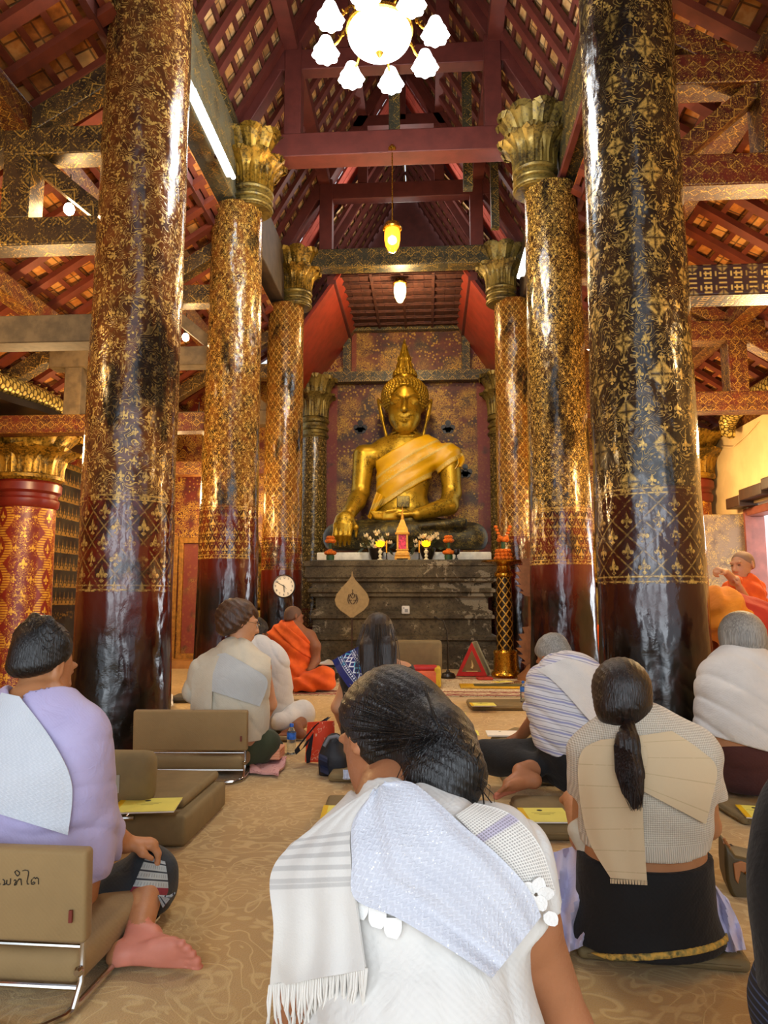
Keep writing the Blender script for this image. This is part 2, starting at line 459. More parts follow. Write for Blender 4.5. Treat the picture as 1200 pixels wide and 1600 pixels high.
def column_mat(name, pitch, rep, ground, dark, gold, z0, z1, wear=.46, stain=.55, leaf=1., seed=0., big=.17, red='#5a160c', fil=.8, lat=.0, gap=.012):
    """black lacquer foot, a banded frieze z0..z1 and stencilled flowers above; pitch = height of one repeat, rep = width of one repeat"""
    m = Mt(name); u, v, _ = m.xyz('UV'); v = v+0.
    obj = m.vec(u+seed, v, seed)
    a, b = cell(u, rep), cell(v, pitch); a2, b2 = cell(u, rep, .5), cell(v, pitch, .5)
    g = qf(m, a, b, big*pitch, gap).mx(qf(m, a2, b2, big*.8*pitch, gap))
    b3 = cell(v, pitch/2, .5); g = g.mx(qf(m, cell(u, rep/2, .5), b3, big*.42*pitch, .01))
    # ring of buds round every flower
    for (ox, oy) in ((.5, .0), (0., .5)):
        aa = cell(u, rep, ox); bb = cell(v, pitch, oy); aab = aa.ab()
        g = g.mx(fleur(m, aab-rep*.2, bb-pitch*.02, pitch*.13)).mx(fleur(m, aa, bb.ab()-pitch*.27, pitch*.11))
    if lat:
        lt_ = ((cell(u, rep/2)).ab()/(rep/2)+(cell(v, pitch/2)).ab()/(pitch/2)); g = g.mx((lt_-.5).ab().lt(.03, .02)*lat)
    f = filigree(m, u, v, 17/pitch*.42)
    g = g.mx(f*fil)
    # frieze
    fp = (z1-z0)/3; fr_ = rep*.42
    fa, fb = cell(u, fr_), cell(v-z0, fp); fa2, fb2 = cell(u, fr_, .5), cell(v-z0, fp, .5)
    fg = fleur(m, fa, fb, fp*.42).mx(fleur(m, fa2, fb2, fp*.42))
    fl = ((fa.ab()/fr_+fb.ab()/fp)-.5).ab().lt(.035, .02); fg = fg.mx(fl*.6)
    for zz in (z0, z0+.03, z1, z1-.03): fg = fg.mx((v-zz).ab().lt(.005, .003))
    infr = v.gt(z0-.012, .004)*v.lt(z1+.012, .004); up = v.gt(z1+.012, .01)
    nz = m.noise(6, 5, vec=obj, rough=.65); blot = m.noise(1.6, 4, vec=m.vec(u*1.4+seed*3, v*.6, seed)); fine = m.noise(55, 3, vec=obj)
    st = blot.gt(stain, .05)                     # dark soot stains where the leaf has gone
    keep = (nz*.6+fine*.4).gt(wear, .07)*(1.-st*.85)
    gm = (g*up*leaf+fg*infr*.75*m.rng(nz*.5+fine*.5, .36, .56))*keep
    base = m.mix(m.rng(nz, .35, .65), ground, dark)
    base = m.mix(st, base, '#17130f')
    foot = m.mix(m.rng(blot+nz*.4, .62, .8), '#0b0908', '#31100a')
    foot = m.mix(m.rng(v, z0-.45, z0-.05)*.75, foot, red)
    base = m.mix(up, m.mix(infr, foot, m.mix(m.rng(nz, .4, .6), red, '#2a0d08')), base)
    gcol = m.mix(m.rng(fine, .35, .7), gold, '#e0b65a')
    m.set(col=m.mix(gm, base, gcol), metal=gm*.32, rough=m.mix(gm, m.rng(nz, .3, .7, .1, .24), (.34,)*3), spec=.6)
    big_n = m.noise(3.2, 3, vec=m.vec(u, v*.55, seed))
    m.bump(big_n, .55, .05); m.bump(nz, .25, .012); m.bump(gm, .15, .003); return m.mat
def lacquer(name, ground, dark, gold, p=.16, wear=.42, style='lattice', metal=.4, rough=.42, dense=.75, q=None):
    """stencilled beam / panel: UV metres, u along"""
    m = Mt(name); u, v, _ = m.xyz('UV'); q = q or p
    a, b = cell(u, p), cell(v, q, .5); a2 = cell(u, p, .5)
    if style == 'lattice':
        g = qf(m, a, b, .2*p, .008).mx(fleur(m, a2, b, p*.22)); l = (a.ab()/p+b.ab()/q-.36).ab().lt(.035, .02); g = g.mx(l)
        f = filigree(m, u, v, 4.4/p); g = g.mx(f*dense)
    elif style == 'meander':
        k = m.math('PINGPONG', u+((v*1.).fl())*0., p/2); g = qf(m, a, b, .18*p, .006)
        s1 = ((u+v)/(p*.16)).fr(); s2 = ((u-v)/(p*.16)).fr()
        h = (cell(v, p*.17).ab().lt(p*.03, .002)*cell(u, p*.5).ab().gt(p*.12, .004)).mx(cell(u, p*.17).ab().lt(p*.03, .002)*cell(v, p*.5).ab().lt(p*.09, .004)*a2.ab().lt(p*.3))
        g = g.mx(h*(a.ab()+b.ab()).gt(p*.26, .004))
    else:                                       # foliage
        w = m.vec(u, v); n = m.noise(2.2/p*.5, 2, vec=w, dist=1.6)
        d = m.voro(1/p, 'F1', vec=w); ang = ((n*16.).fr()-.5).ab().lt(.24, .08)
        g = (ang*d.lt(.62, .12)).mx(m.voro(5/p, 'F1', vec=w).lt(.23, .06)*dense)
    nz = m.noise(5, 5, kind='Object', rough=.65); fine = m.noise(70, 2)
    gm = g*(nz*.65+fine*.35).gt(wear, .08)
    base = m.mix(m.rng(nz, .35, .65), ground, dark)
    m.set(col=m.mix(gm, base, m.mix(m.rng(fine, .3, .7), gold, '#d8a948')), metal=gm*metal, rough=rough)
    m.bump(gm, .2, .003); m.bump(nz, .2, .01); return m.mat
M = {}
M['beam_red'] = lacquer('red stencilled beam', '#5f2012', '#3a130b', '#a97f3a', .12, wear=.45)
M['beam_brown'] = lacquer('worn brown stencilled beam', '#4a3723', '#2b1f14', '#9c7f45', .2, wear=.47)
M['beam_key'] = lacquer('dark key pattern beam', '#381410', '#280d0a', '#d6b36a', .19, wear=.36, style='meander')
M['beam_grey'] = lacquer('grey green stencilled beam', '#38362a', '#24241c', '#7d7445', .2, wear=.47)
M['beam_bare'] = plain('bare weathered beam', '#6a5638', .75, var=.3, scale=9, bump=.4, bscale=18)
M['timber'] = plain('maroon painted timber', '#602a22', .55, var=.16, scale=7, bump=.25, bscale=25)
M['timber_aisle'] = plain('red brown rafters', '#70301a', .6, var=.2, scale=7, bump=.2)
M['timber_dark'] = plain('dark maroon timber', '#54241c', .6, var=.2, scale=7, bump=.2)
M['board'] = plain('red sloping boards', '#8a2f1c', .5, var=.18, scale=6, bump=.15)
M['daylit_board'] = plain('red boards paled as daylit', '#c8604e', .6, var=.15, scale=8)  # red boards; daylight from the roof gap is put into the pink tone
def tile_mat(name, a, b, c):
    m = Mt(name); u, v, _ = m.xyz('UV')
    fu, fv = (u/.16).fl(), (v/.13).fl(); r = m.noise(3.7, 1, vec=m.vec(fu*3.1, fv*5.3, 2.)); n = m.noise(14, 4, kind='UV')
    e = cell(u, .16).ab().gt(.072, .004).mx(cell(v, .13).ab().gt(.058, .004))
    m.set(col=m.mix(e*.7, m.ramp(m.rng(r*.65+n*.35, .3, .68), (0, a), (.5, b), (1, c)), '#20120a'), rough=.8)
    m.bump(n, .4, .01); m.bump(1.-e, .5, .01); return m.mat
M['tile'] = tile_mat('clay roof tile', '#8a4f20', '#cf8136', '#e8ad62')
M['tile_nave'] = tile_mat('pale clay roof tile', '#8a6436', '#bd8c52', '#dcbb84')
M['tile_dark'] = plain('old dark roof tile', '#4d2719', .8, var=.35, scale=12, bump=.5, bscale=30)
def panel_mat():
    m = Mt('gold foliage on maroon panel'); u, v, _ = m.xyz('UV'); w = m.vec(u, v)
    d = m.voro(1.7, 'F1', vec=m.vec(u+.2, v), rnd=.55); n = m.noise(7, 2, vec=w, dist=1.9)
    curl = ((n*9.).fr()-.5).ab().lt(.25, .08); dots = m.voro(17, 'F1', vec=w).lt(.33, .08)
    g = (curl*d.lt(.5, .12)).mx(dots*m.noise(3, 2, vec=w).gt(.42, .1)).mx(qf(m, cell(u, .22), cell(v, .22), .03)*.8)
    nz = m.noise(4, 5, vec=w, rough=.65); fine = m.noise(60, 2, vec=w); gm = g*(nz*.7+fine*.3).gt(.43, .08)
    edge = u.ab().gt(1.33, .02)*(m.noise(3, 2, vec=w)).gt(.35, .05)
    base = m.mix(m.rng(nz, .35, .66), '#4a2418', '#6d3422'); base = m.mix(m.rng(m.noise(2.1, 3, vec=w), .5, .62)*.8, base, '#3a2c22')
    base = m.mix(edge, base, '#7c2f22'); gm = gm*(1.-edge*.8)
    m.set(col=m.mix(gm, base, '#b98d3a'), metal=gm*.4, rough=.5); m.bump(gm, .15, .003); return m.mat
M['panel'] = panel_mat()
M['wall_red'] = lacquer('gold scrolls on red wall', '#6a1c10', '#4a120b', '#b4822f', .3, wear=.44, style='foliage', dense=.6)
def serpent_mat():
    m = Mt('gold naga scrolls on red pillar'); u, v, _ = m.xyz('UV')
    g = None
    for ph in (0., PI):
        for du in (0., .62, 1.24):
            c = (v*8.5+ph).sin()*.12
            d = (cell(u, .62)-c).ab()
            q = d.lt(.05, .004)*((((d+.0085)/.017).fr()-.5).ab().lt(.36, .06))*((v*210.).sin()).gt(-.45, .25)
            g = q if g is None else g.mx(q)
            break
    g = g.mx(fleur(m, cell(u, .62), cell(v, .37), .09)).mx(fleur(m, cell(u, .62, .5), cell(v, .37, .5), .1)).mx(fleur(m, (cell(u, .62, .5)).ab()-.1, cell(v, .37), .07)).mx(filigree(m, u, v, 22.)*cell(u, .62, .5).ab().lt(.17, .02))
    nz = m.noise(9, 4); gm = g*nz.gt(.4, .06)
    m.set(col=m.mix(gm, m.mix(nz, '#5b150a', '#8a2613'), '#dca838'), metal=gm*.35, rough=.38); return m.mat
M['serpent'] = serpent_mat()
def mural_mat():
    """rows of small gilded stupas on black, on a ledge line each"""
    m = Mt('rows of gilt stupas on black'); u, v, _ = m.xyz('UV'); ph, pw_ = .245, .115
    a = cell(u, pw_); b = (v/ph).fr()*ph-.04; r = m.noise(4, 1, vec=m.vec((u/pw_).fl()*2.7, (v/ph).fl()*3.3))
    h = r*.05+.105
    body = (a.ab()-(h-b)*.22).lt(0., .004)*b.gt(0., .003)*b.lt(h); spire = a.ab().lt(.004, .002)*b.gt(0.)*b.lt(h+.015)
    base = a.ab().lt(.036, .004)*b.gt(-.012, .002)*b.lt(.018, .002); side = ((a.ab()-.043)-(b*.09)).ab().lt(.0045, .003)*b.gt(.0)*b.lt(.06)
    gaps = ((b*130.).sin()).gt(-.5, .3)
    g = (body*gaps).mx(spire).mx(base).mx(side).mx((b+.022).ab().lt(.012, .004)*m.noise(30, 2, kind='UV').gt(.42, .06))
    lo = v.gt(.92, .01); nz = m.noise(3, 4); gm = g*lo*m.noise(8, 4).gt(.36, .08)
    strip = (v-.84).ab().lt(.05)*m.noise(22, 2, kind='UV').gt(.55, .05)
    gm = gm.mx(strip*.5)
    m.set(col=m.mix(gm, m.mix(m.rng(nz, .4, .62), '#12100c', '#2a2a22'), '#957332'), metal=gm*.2, rough=.4); return m.mat
M['mural'] = mural_mat()
def gilt(name, col='#b98a1e', dark='#5a4312', wear=.3, rough=.34, metal=.75, bs=14, b=.25):
    m = Mt(name); n = m.noise(5, 5, rough=.65); f = m.noise(40, 3)
    m.set(col=m.mix(m.rng(n*.65+f*.35, wear, wear+.22), dark, col), metal=metal, rough=m.rng(f, .3, .7, rough-.08, rough+.12))
    m.bump(m.noise(bs, 4), b, .012); return m.mat
M['gilt'] = gilt('gilded plaster', '#a98128', '#43330f', .38, .4, .6)
M['buddha'] = gilt('gilded statue', '#ab861e', '#584412', .32, .36, .7, 11, .2)
M['gilt_old'] = gilt('tarnished gilding', '#8f7a3a', '#3d3320', .36, .45, .5)
M['gilt_lotus'] = gilt('blackened gilding on statue legs', '#7d6a2e', '#2b2617', .45, .5, .45, 9, .5)
M['brass'] = gilt('polished brass', '#b8872c', '#6a4a16', .2, .25, .95)
M['chrome'] = plain('chrome steel', '#c9c6c0', .16, 1., var=0)
def altar_mat():
    m = Mt('weathered carved altar stone'); n = m.noise(2.6, 5, rough=.7); f = m.noise(24, 4, rough=.7); k = m.noise(1.3, 3)
    c = m.mix(m.rng(n, .3, .7), '#453a28', '#74664a'); c = m.mix(m.rng(f, .48, .7)*.75, c, '#1c1811')
    x, y, z = m.xyz('Object')
    pl = (m.noise(3.4, 5, rough=.75, dist=.5)*.62+k*.38+x*.03).gt(.555, .012)
    c = m.mix(pl, c, m.mix(f, '#b3a588', '#8d7f63')); m.set(col=c, rough=.75)
    w = m.vec(x*1., z*1.); sc = ((m.noise(9, 2, vec=w, dist=1.5)*8.).fr()-.5).ab()
    m.bump(m.rng(sc, .1, .3), .6, .012); m.bump(f, .5, .015); m.bump(pl, .3, .01); return m.mat
M['altar'] = altar_mat()
def carpet_mat():
    m = Mt('tan carpet with scroll pattern'); o = m.coord('Object')
    n = m.noise(3.1, 1, dist=2.2); curl = ((n*7.).fr()-.5).ab()
    c = m.voro(6.5, 'F1'); leaf = m.voro(10, 'F1', vec=m.stretch(1, 1.7, 1, rot=(0, 0, .6))).lt(.27, .07)
    g = curl.lt(.085, .05).mx(leaf*.8).mx((c-.42).ab().lt(.035, .03)*.6)
    f = m.noise(180, 2); b = m.noise(1.4, 4)
    base = m.mix(m.rng(b, .3, .7), '#ac8b4e', '#c4a163')
    col = m.mix(g*.65, base, '#dcc083'); col = m.mix(f*.3, col, '#8a642c')
    m.set(col=col, rough=.95, sheen=.2); m.bump(f, .5, .006); m.bump(g, .25, .006); return m.mat
M['carpet'] = carpet_mat()
M['plinth'] = plain('yellow brown painted step', '#a8753a', .6, var=.2, scale=5)
M['cream'] = plain('cream limewash', '#dcbd84', .8, var=.1, scale=3, bump=.2, bscale=14)
M['oldwood'] = lacquer('worn flecked door wood', '#806850', '#5f4a38', '#b0986a', .1, wear=.5, style='foliage', dense=.9, metal=.1, rough=.65)
M['redwood'] = plain('faded red timber', '#7c4234', .55, var=.18, scale=8)
M['frame_dark'] = plain('dark brown wood', '#3a2517', .5, var=.2)
M['naga'] = None
def naga_mat():
    m = Mt('gold scaly serpent'); u, v, _ = m.xyz('UV'); r = (v/.07).fl(); a = cell(u+((r*.5).fr())*.07, .07); b = cell(v, .07)
    d = (a*a+b*b); g = d.lt(.0009, .0003); n = m.noise(20, 3)
    m.set(col=m.mix(g, m.mix(n, '#4b3a12', '#6d551c'), m.mix(n, '#b9983c', '#e0c670')), metal=.4, rough=.42); m.bump(g, .9, .015); return m.mat
M['naga'] = naga_mat()
M['blackwood'] = plain('black lacquered wood', '#1a130e', .35, var=.2)
M['gilt_wood'] = plain('gilt window board', '#a5722a', .45, .3, var=.3, scale=20)
# ---------------------------------------------------------------- the setting
Y1, Y2, Y3, Y4 = 4.95, 7.7, 10.45, 13.0
XC = -.37
COLS = dict(L1=(-2.142, 4.95), L2=(-2.186, 7.7), L3=(-2.16, 10.45), L4=(-2.09, 12.85), R1=(1.41, 4.6), R2=(1.40, 7.5), R3=(1.33, 10.5), R4=(1.40, 12.85))
XL, XR = -5.22, 4.1
def structure(name, mb, m, parent=None, **k):
    o = mb.build(name, m, parent, **k)
    if parent is None: o['kind'] = 'structure'
    return o
structure('floor', MB().grid([[V(x, y, 0) for y in np.linspace(-4, 14, 10)] for x in np.linspace(-6, 5.5, 8)], .0), M['carpet'])
# side walls -------------------------------------------------
structure('wall_left', MB().box((XL-.15, 4.7, 1.65), (.3, 15.4, 3.3)), M['wall_red'])
structure('trim_1', MB().box((XL+.01, 9.9, 1.58), (.02, 2.9, 2.9)), M['mural'])
mb = MB()
mb.box((XR+.09, 11.1, 1.65), (.18, 3.6, 3.3)); mb.box((XR+.09, 4, 1.65), (.18, 8, 3.3)); mb.box((XR+.09, 8.65, 2.78), (.18, 1.3, 1.04))
structure('wall_right', mb, M['cream'])
# back walls of the aisles, their step, and the wall behind the statue
structure('wall_back_left', MB().box((-3.6, 11.55, 2.4), (2.8, .3, 4.8)), M['wall_red'])
structure('wall_back_right', MB().box((2.85, 11.55, 2.4), (2.5, .3, 4.8)), M['wall_red'])
structure('trim_2', MB().box((-3.6, 11.2, .06), (2.8, .42, .12)), M['plinth'])
mb = MB(); mb.box((-4.0, 11.37, 1.06), (.07, .07, 1.88)); mb.box((-2.95, 11.37, 1.06), (.07, .07, 1.88)); mb.box((-3.475, 11.37, 2.02), (1.12, .08, .09)); mb.box((-3.475, 11.37, .16), (1.12, .08, .09))
for dx in (-4.12, -2.83): mb.box((dx, 11.38, 1.06), (.11, .05, 2.05))
w = setting('window_1'); structure('window_frame', mb, M['gilt_wood'], w, bevel=.008)
structure('window_board', MB().box((-3.475, 11.39, 1.06), (1.0, .02, 1.85)), M['panel'], w)
structure('wall_back', MB().box((XC, 13.35, 2.6), (3.9, .3, 5.2), ), M['panel'])
for o in COL.objects:
    if o.name == 'wall_back':       # centre the panel's own metres on the nave axis
        for l in o.data.uv_layers[0].data: l.uv[0] -= XC
# little cross shapes on the panel, their shadow put on as black discs
for i, (px, py) in enumerate(((563, 668), (700, 668), (727, 737))):
    c = P(px, py, 13.19); mb = MB()
    for dx, dz in ((0, 0), (-.08, 0), (.08, 0), (0, .09), (0, -.05), (.05, -.06), (-.05, -.06)): mb.lathe([(.055, -.006), (.055, .006)], (c.x+dx, c.y, c.z+dz), 12, M=Matrix.Rotation(PI/2, 3, 'X'))
    structure('trim_%d' % (7+i), mb, M['blackwood'])
# gable frame above the panel
g = setting('wall_gable')
structure('tie', MB().bar((-2.4, 13.05, 5.26), (1.66, 13.05, 5.26), .16, .2), M['beam_grey'], g)
structure('panel', MB().box((XC, 13.2, 5.78), (2.4, .1, .9)), M['panel'], g)
for s in (-1, 1):
    structure('post', MB().bar((XC+s*1.13, 13.08, 5.36), (XC+s*1.13, 13.08, 6.2), .15, .14, V(0, 1, 0)), M['beam_grey'], g)
    structure('sloping_strut', MB().bar((XC+s*1.75, 13.05, 5.3), (XC+s*1.05, 13.05, 6.2), .12, .14, V(0, 1, 0)), M['beam_brown'], g)
    structure('corner_panel', MB().prism([(XC+s*1.2, 13.12, 5.36), (XC+s*1.75, 13.12, 5.36), (XC+s*1.2, 13.12, 6.06)], (0, .06, 0)), M['wall_red'], g)
structure('top_rail', MB().bar((-1.6, 13.05, 6.22), (.9, 13.05, 6.22), .12, .1), M['beam_grey'], g)
# ---------------------------------------------------------------- roofs
def slope(name, a, b, y0, y1, tm, rm, bm, step=.36, rw=.1, rd=.055, bstep=.2, tile_v=.035, rafters=True, ext=.0):
    """a = (x, z) at the eave, b = (x, z) higher up; rafters climb, battens run lengthways, tiles above"""
    r = setting(name); a = V(a[0], 0, a[1]); b = V(b[0], 0, b[1]); d = (b-a); L = d.length; d.normalize()
    L += ext; n = V(0, -1, 0).cross(d);
    if n.z < 0: n = -n
    # overlapping courses of tiles, each a little tilted
    mb = MB(); k = int(L/bstep)
    for i in range(k+1):
        t0 = i*bstep; t1 = min(L+.02, t0+bstep+.02)
        p0 = a+d*t0+n*(rd+.066); p1 = a+d*t1+n*(rd+.036)
        vs = []
        for p in (p0, p1): vs += [V(p.x, y0, p.z), V(p.x, y1, p.z)]
        off = (i*.37) % 1
        mb.add(vs, [(0, 1, 3, 2)], [[(off, t0), (off+y1-y0, t0), (off+y1-y0, t1), (off, t1)]])
    structure('tiles', mb, tm, r)
    mb = MB()
    for i in range(k+1):
        p = a+d*(i*bstep+.03)+n*(rd+.016); mb.bar((p.x, y0, p.z), (p.x, y1, p.z), .05, .03, n)
    structure('battens', mb, bm, r)
    y = y0+.1
    if rafters:
        proto = None
        while y < y1:
            if y > 2.2:
                if proto is None:
                    proto = MB().bar((a.x, 0, a.z)+tuple(), (b.x, 0, b.z), rw, rd, n).xf(Matrix.Translation(n*(rd/2))).build('rafter', rm, r); proto.location.y = y
                else:
                    c = proto.copy(); COL.objects.link(c); c.location.y = y+random.uniform(-.02, .02)
            y += step
    return r
slope('ceiling_left_aisle', (-5.35, 3.35), (-2.28, 5.397), -3, 11.6, M['tile'], M['timber_aisle'], M['timber_aisle'])
slope('ceiling_right_aisle', (4.6, 3.35), (1.56, 5.377), -3, 11.6, M['tile'], M['timber_aisle'], M['timber_aisle'])
slope('ceiling_left_nave', (XC-1.98, 6.3), (XC, 9.75), -3, 11.0, M['tile_nave'], M['timber'], M['timber_dark'], bstep=.21, ext=.12)
slope('ceiling_right_nave', (XC+1.98, 6.3), (XC, 9.75), -3, 11.0, M['tile_nave'], M['timber'], M['timber_dark'], bstep=.21, ext=.12)
slope('ceiling_left_rear', (XC-1.95, 5.9), (XC, 9.2), 11.2, 13.4, M['tile_nave'], M['timber_dark'], M['timber_dark'], ext=.12)
slope('ceiling_right_rear', (XC+1.95, 5.9), (XC, 9.2), 11.2, 13.4, M['tile_nave'], M['timber_dark'], M['timber_dark'], ext=.12)
for s, nm in ((-1, 'left'), (1, 'right')):
    mb = MB()
    for k in range(3):
        y = 11.0+k*.16; mb.bar((XC+s*2.0, y, 6.28-.012*(k % 2)), (XC-s*.02, y, 9.80-.012*(k % 2)), .03, .17, V(0, 1, 0))
    structure('trim_boards_'+nm, mb, M['daylit_board'])
    structure('wall_step_'+nm, MB().prism([(XC+s*2.0, 11.42, 5.6), (XC+s*2.0, 11.42, 6.75), (XC-s*.03, 11.42, 10.3), (XC-s*.03, 11.42, 9.1)], (0, .05, 0)), M['timber_dark'])
    # upright boards closing the strip between nave roof and aisle roof
    structure('wall_clerestory_'+nm, MB().box((XC+s*2.06, 4.2, 5.9), (.06, 14.4, 1.2)), M['timber_dark'])
    # red board planes either side of the statue bay
    r = setting('ceiling_bay_'+nm); mb = MB()
    a, b = V(XC+s*2.0, 0, 4.72), V(XC+s*.95, 0, 6.25); mb.grid([[V(p.x, y, p.z) for y in (10.7, 13.2)] for p in (a, b)], .05*s)
    structure('boards', mb, M['board'], r)
    structure('edge_beam', MB().bar((XC+s*1.12, 10.7, 6.12), (XC+s*1.12, 13.2, 6.1), .14, .14), M['timber'], r)
    structure('eave_beam', MB().bar((XC+s*1.98, 10.75, 4.68), (XC+s*1.98, 13.1, 4.68), .12, .2), M['board'], r)
# tiled soffit over the statue: courses lapping one another
r = setting('ceiling_bay_top'); mb = MB()
rng = random.Random(3)
for i in range(9):
    y = 10.75+i*.29; mb.cur = 0
    for k in range(12):
        x = XC-1.05+k*.175
        mb.box((x+.0875, y+.15, 6.235+rng.uniform(-.006, .006)), (.17, .34, .02), M=Matrix.Rotation(.11+rng.uniform(-.02, .02), 3, 'X'))
        mb.box((x+.0875, y+.02, 6.205), (.168, .025, .03))
structure('tiles', mb, M['tile_dark'], r)
for k in (0, 1, 2): structure('batten', MB().bar((XC-.5+k*.5, 10.7, 6.21), (XC-.5+k*.5, 13.2, 6.21), .045, .03), M['tile_dark'], r)
structure('wall_end', MB().box((XC, 13.5, 7.6), (4.2, .1, 3.6)), M['timber_dark'])
# ---------------------------------------------------------------- nave trusses
def nave_truss(Y, tm, zt, half, zc, strut=True, full=True):
    r = setting('roof_truss', (0, 0, 0))
    structure('tie_beam', MB().bar((XC-1.95, Y, zt), (XC+1.95, Y, zt), .26, .29), tm, r, bevel=.012)
    for s in (-1, 1):
        structure('queen_post', MB().bar((XC+s*half, Y, zt+.14), (XC+s*half, Y, zc+.2), .2, .2, V(0, 1, 0)), M['timber'], r, bevel=.008)
        structure('principal_rafter', MB().bar((XC+s*1.9, Y, 6.42), (XC+s*.05, Y, 9.62), .16, .16, V(0, 1, 0)), M['timber'], r, bevel=.008)
        structure('short_post', MB().bar((XC+s*.6, Y, zc+.14), (XC+s*.6, Y, 8.55), .15, .15, V(0, 1, 0)), M['timber'], r)
    structure('collar_beam', MB().bar((XC-half-.2, Y, zc), (XC+half+.2, Y, zc), .165, .26), M['timber'], r, bevel=.01)
    structure('upper_collar', MB().bar((XC-.75, Y, 8.6), (XC+.75, Y, 8.6), .16, .18), M['timber'], r)
    structure('king_post', MB().bar((XC, Y, 8.6), (XC, Y, 9.6), .16, .16, V(0, 1, 0)), M['timber'], r)
for Y, tm in ((2.2, 'timber'), (Y1, 'timber'), (Y2, 'timber'), (Y3, 'beam_grey')): nave_truss(Y, M[tm], 6.3, 1.17, 7.42)
# worn grey king post standing on the middle tie, and its bare end on the beam
structure('grey_post', MB().bar((XC+.02, Y2+.1, 6.44), (XC+.02, Y2+.1, 7.9), .13, .12, V(0, 1, 0)), M['beam_grey'])
structure('hanger_post', MB().bar((.56, 8.6, 6.3), (.56, 8.6, 8.2), .12, .12, V(0, 1, 0)), M['beam_grey'])
structure('hanger_post', MB().bar((1.0, 9.6, 6.3), (1.0, 9.6, 7.5), .11, .11, V(0, 1, 0)), M['beam_grey'])
for s in (-1, 1):   # purlins along the queen posts
    structure('purlin', MB().bar((XC+s*1.2, 1, 7.62), (XC+s*1.2, 11.0, 7.62), .17, .17), M['timber'])
    structure('purlin', MB().bar((XC+s*.62, 1, 8.78), (XC+s*.62, 11.0, 8.78), .15, .15), M['timber'])
# deep wall plates over the columns
def plate(x0, x1, y0, y1, z0, z1, m): return structure('plate_beam', MB().bar(((x0+x1)/2, y0, (z0+z1)/2), ((x0+x1)/2, y1, (z0+z1)/2), x1-x0, z1-z0), m, bevel=.015)
M['plate_pale'] = lacquer('pale grey stencilled plate', '#6b6a58', '#4d4c3e', '#8d8560', .22, wear=.5)
M['plate_dark'] = plain('dark worn plate', '#4b3b2c', .6, var=.25, scale=6, bump=.2)
plate(-2.46, -2.16, -2, Y1, 5.6, 6.42, M['plate_pale']); plate(-2.46, -2.16, Y1, 7.78, 5.6, 6.48, M['plate_pale']); plate(-2.46, -2.16, 7.82, 10.5, 5.6, 6.42, M['plate_dark'])
plate(1.50, 1.78, -2, 4.7, 5.6, 6.42, M['beam_grey']); plate(1.5, 1.78, 4.72, 7.62, 5.6, 6.46, M['beam_grey']); plate(1.46, 1.74, 7.66, 10.6, 5.6, 6.42, M['plate_dark'])
for (y0, y1) in ((-2, 7.6),):
    for z in (5.62, 6.45): structure('plate_moulding', MB().bar((1.49, y0, z), (1.49, y1, z), .06, .07), M['timber'])
structure('plate_moulding', MB().bar((-2.15, -2, 6.46), (-2.15, 7.7, 6.46), .06, .07), M['beam_grey'])
# ---------------------------------------------------------------- aisle trusses; first two sit at hanging bulbs, the rest are added warm fill
def aisle_truss(s, cx, Y, wall, dz, mats, low=True):
    """s = -1 left, +1 right of the nave: three tie beams stepping down the slope, a post under each step"""
    r = setting('aisle_truss'); e = cx+s*.22
    lo, mi, up = 3.035+dz, 3.8+dz, 4.53+dz; p1, p2 = cx+s*.93, cx+s*1.85
    if low: structure('lower_tie', MB().bar((e, Y, lo), (wall, Y, lo), .2, .21), mats[0], r, bevel=.01)
    structure('middle_tie', MB().bar((e, Y, mi), (cx+s*2.15, Y, mi), .2, .22), mats[1], r, bevel=.01)
    structure('upper_tie', MB().bar((e, Y, up), (p1+s*.12, Y, up), .2, .22), mats[2], r, bevel=.01)
    structure('inner_post', MB().bar((p1, Y, mi+.11), (p1, Y, up-.11), .22, .2, V(0, 1, 0)), mats[2], r, bevel=.008)
    structure('outer_post', MB().bar((p2, Y, lo+.1), (p2, Y, mi-.11), .2, .2, V(0, 1, 0)), mats[1], r, bevel=.008)
    structure('sloping_strut', MB().bar((wall-s*.05, Y, lo+.32), (e, Y, lo+.32+(abs(wall-e))*.62), .17, .16, V(0, 1, 0)), mats[2], r, bevel=.008)
    structure('brace', MB().bar((p1-s*.05, Y, mi+.65), (e, Y, mi+.1), .12, .14, V(0, 1, 0)), mats[1], r)
    return r
B = M
for Y in (2.2, Y1, Y2, Y3): aisle_truss(-1, -2.16, Y, XL, 0, (B['beam_bare'] if Y < 6 else B['beam_red'], B['beam_brown'], B['beam_brown']) if Y < 6 else (B['beam_red'], B['beam_bare'], B['beam_brown']))
for Y in (2.0, 4.6, 7.5, 10.5): aisle_truss(1, 1.42, Y, XR, .08, (B['beam_key'] if Y < 6 else B['beam_red'], B['beam_red'], B['beam_red']))
for s, cx in ((-1, -2.16), (1, 1.42)):
    structure('aisle_purlin', MB().bar((cx+s*.95, -2, 4.72), (cx+s*.95, 11.5, 4.72), .2, .2), M['beam_red'])
    structure('aisle_purlin', MB().bar((cx+s*1.87, -2, 4.02), (cx+s*1.87, 11.5, 4.02), .18, .18), M['beam_red'])
    structure('wall_plate', MB().bar((XL-.02 if s < 0 else XR+.1, -2, 3.4), (XL-.02 if s < 0 else XR+.1, 11.5, 3.4), .16, .2), M['beam_red'])
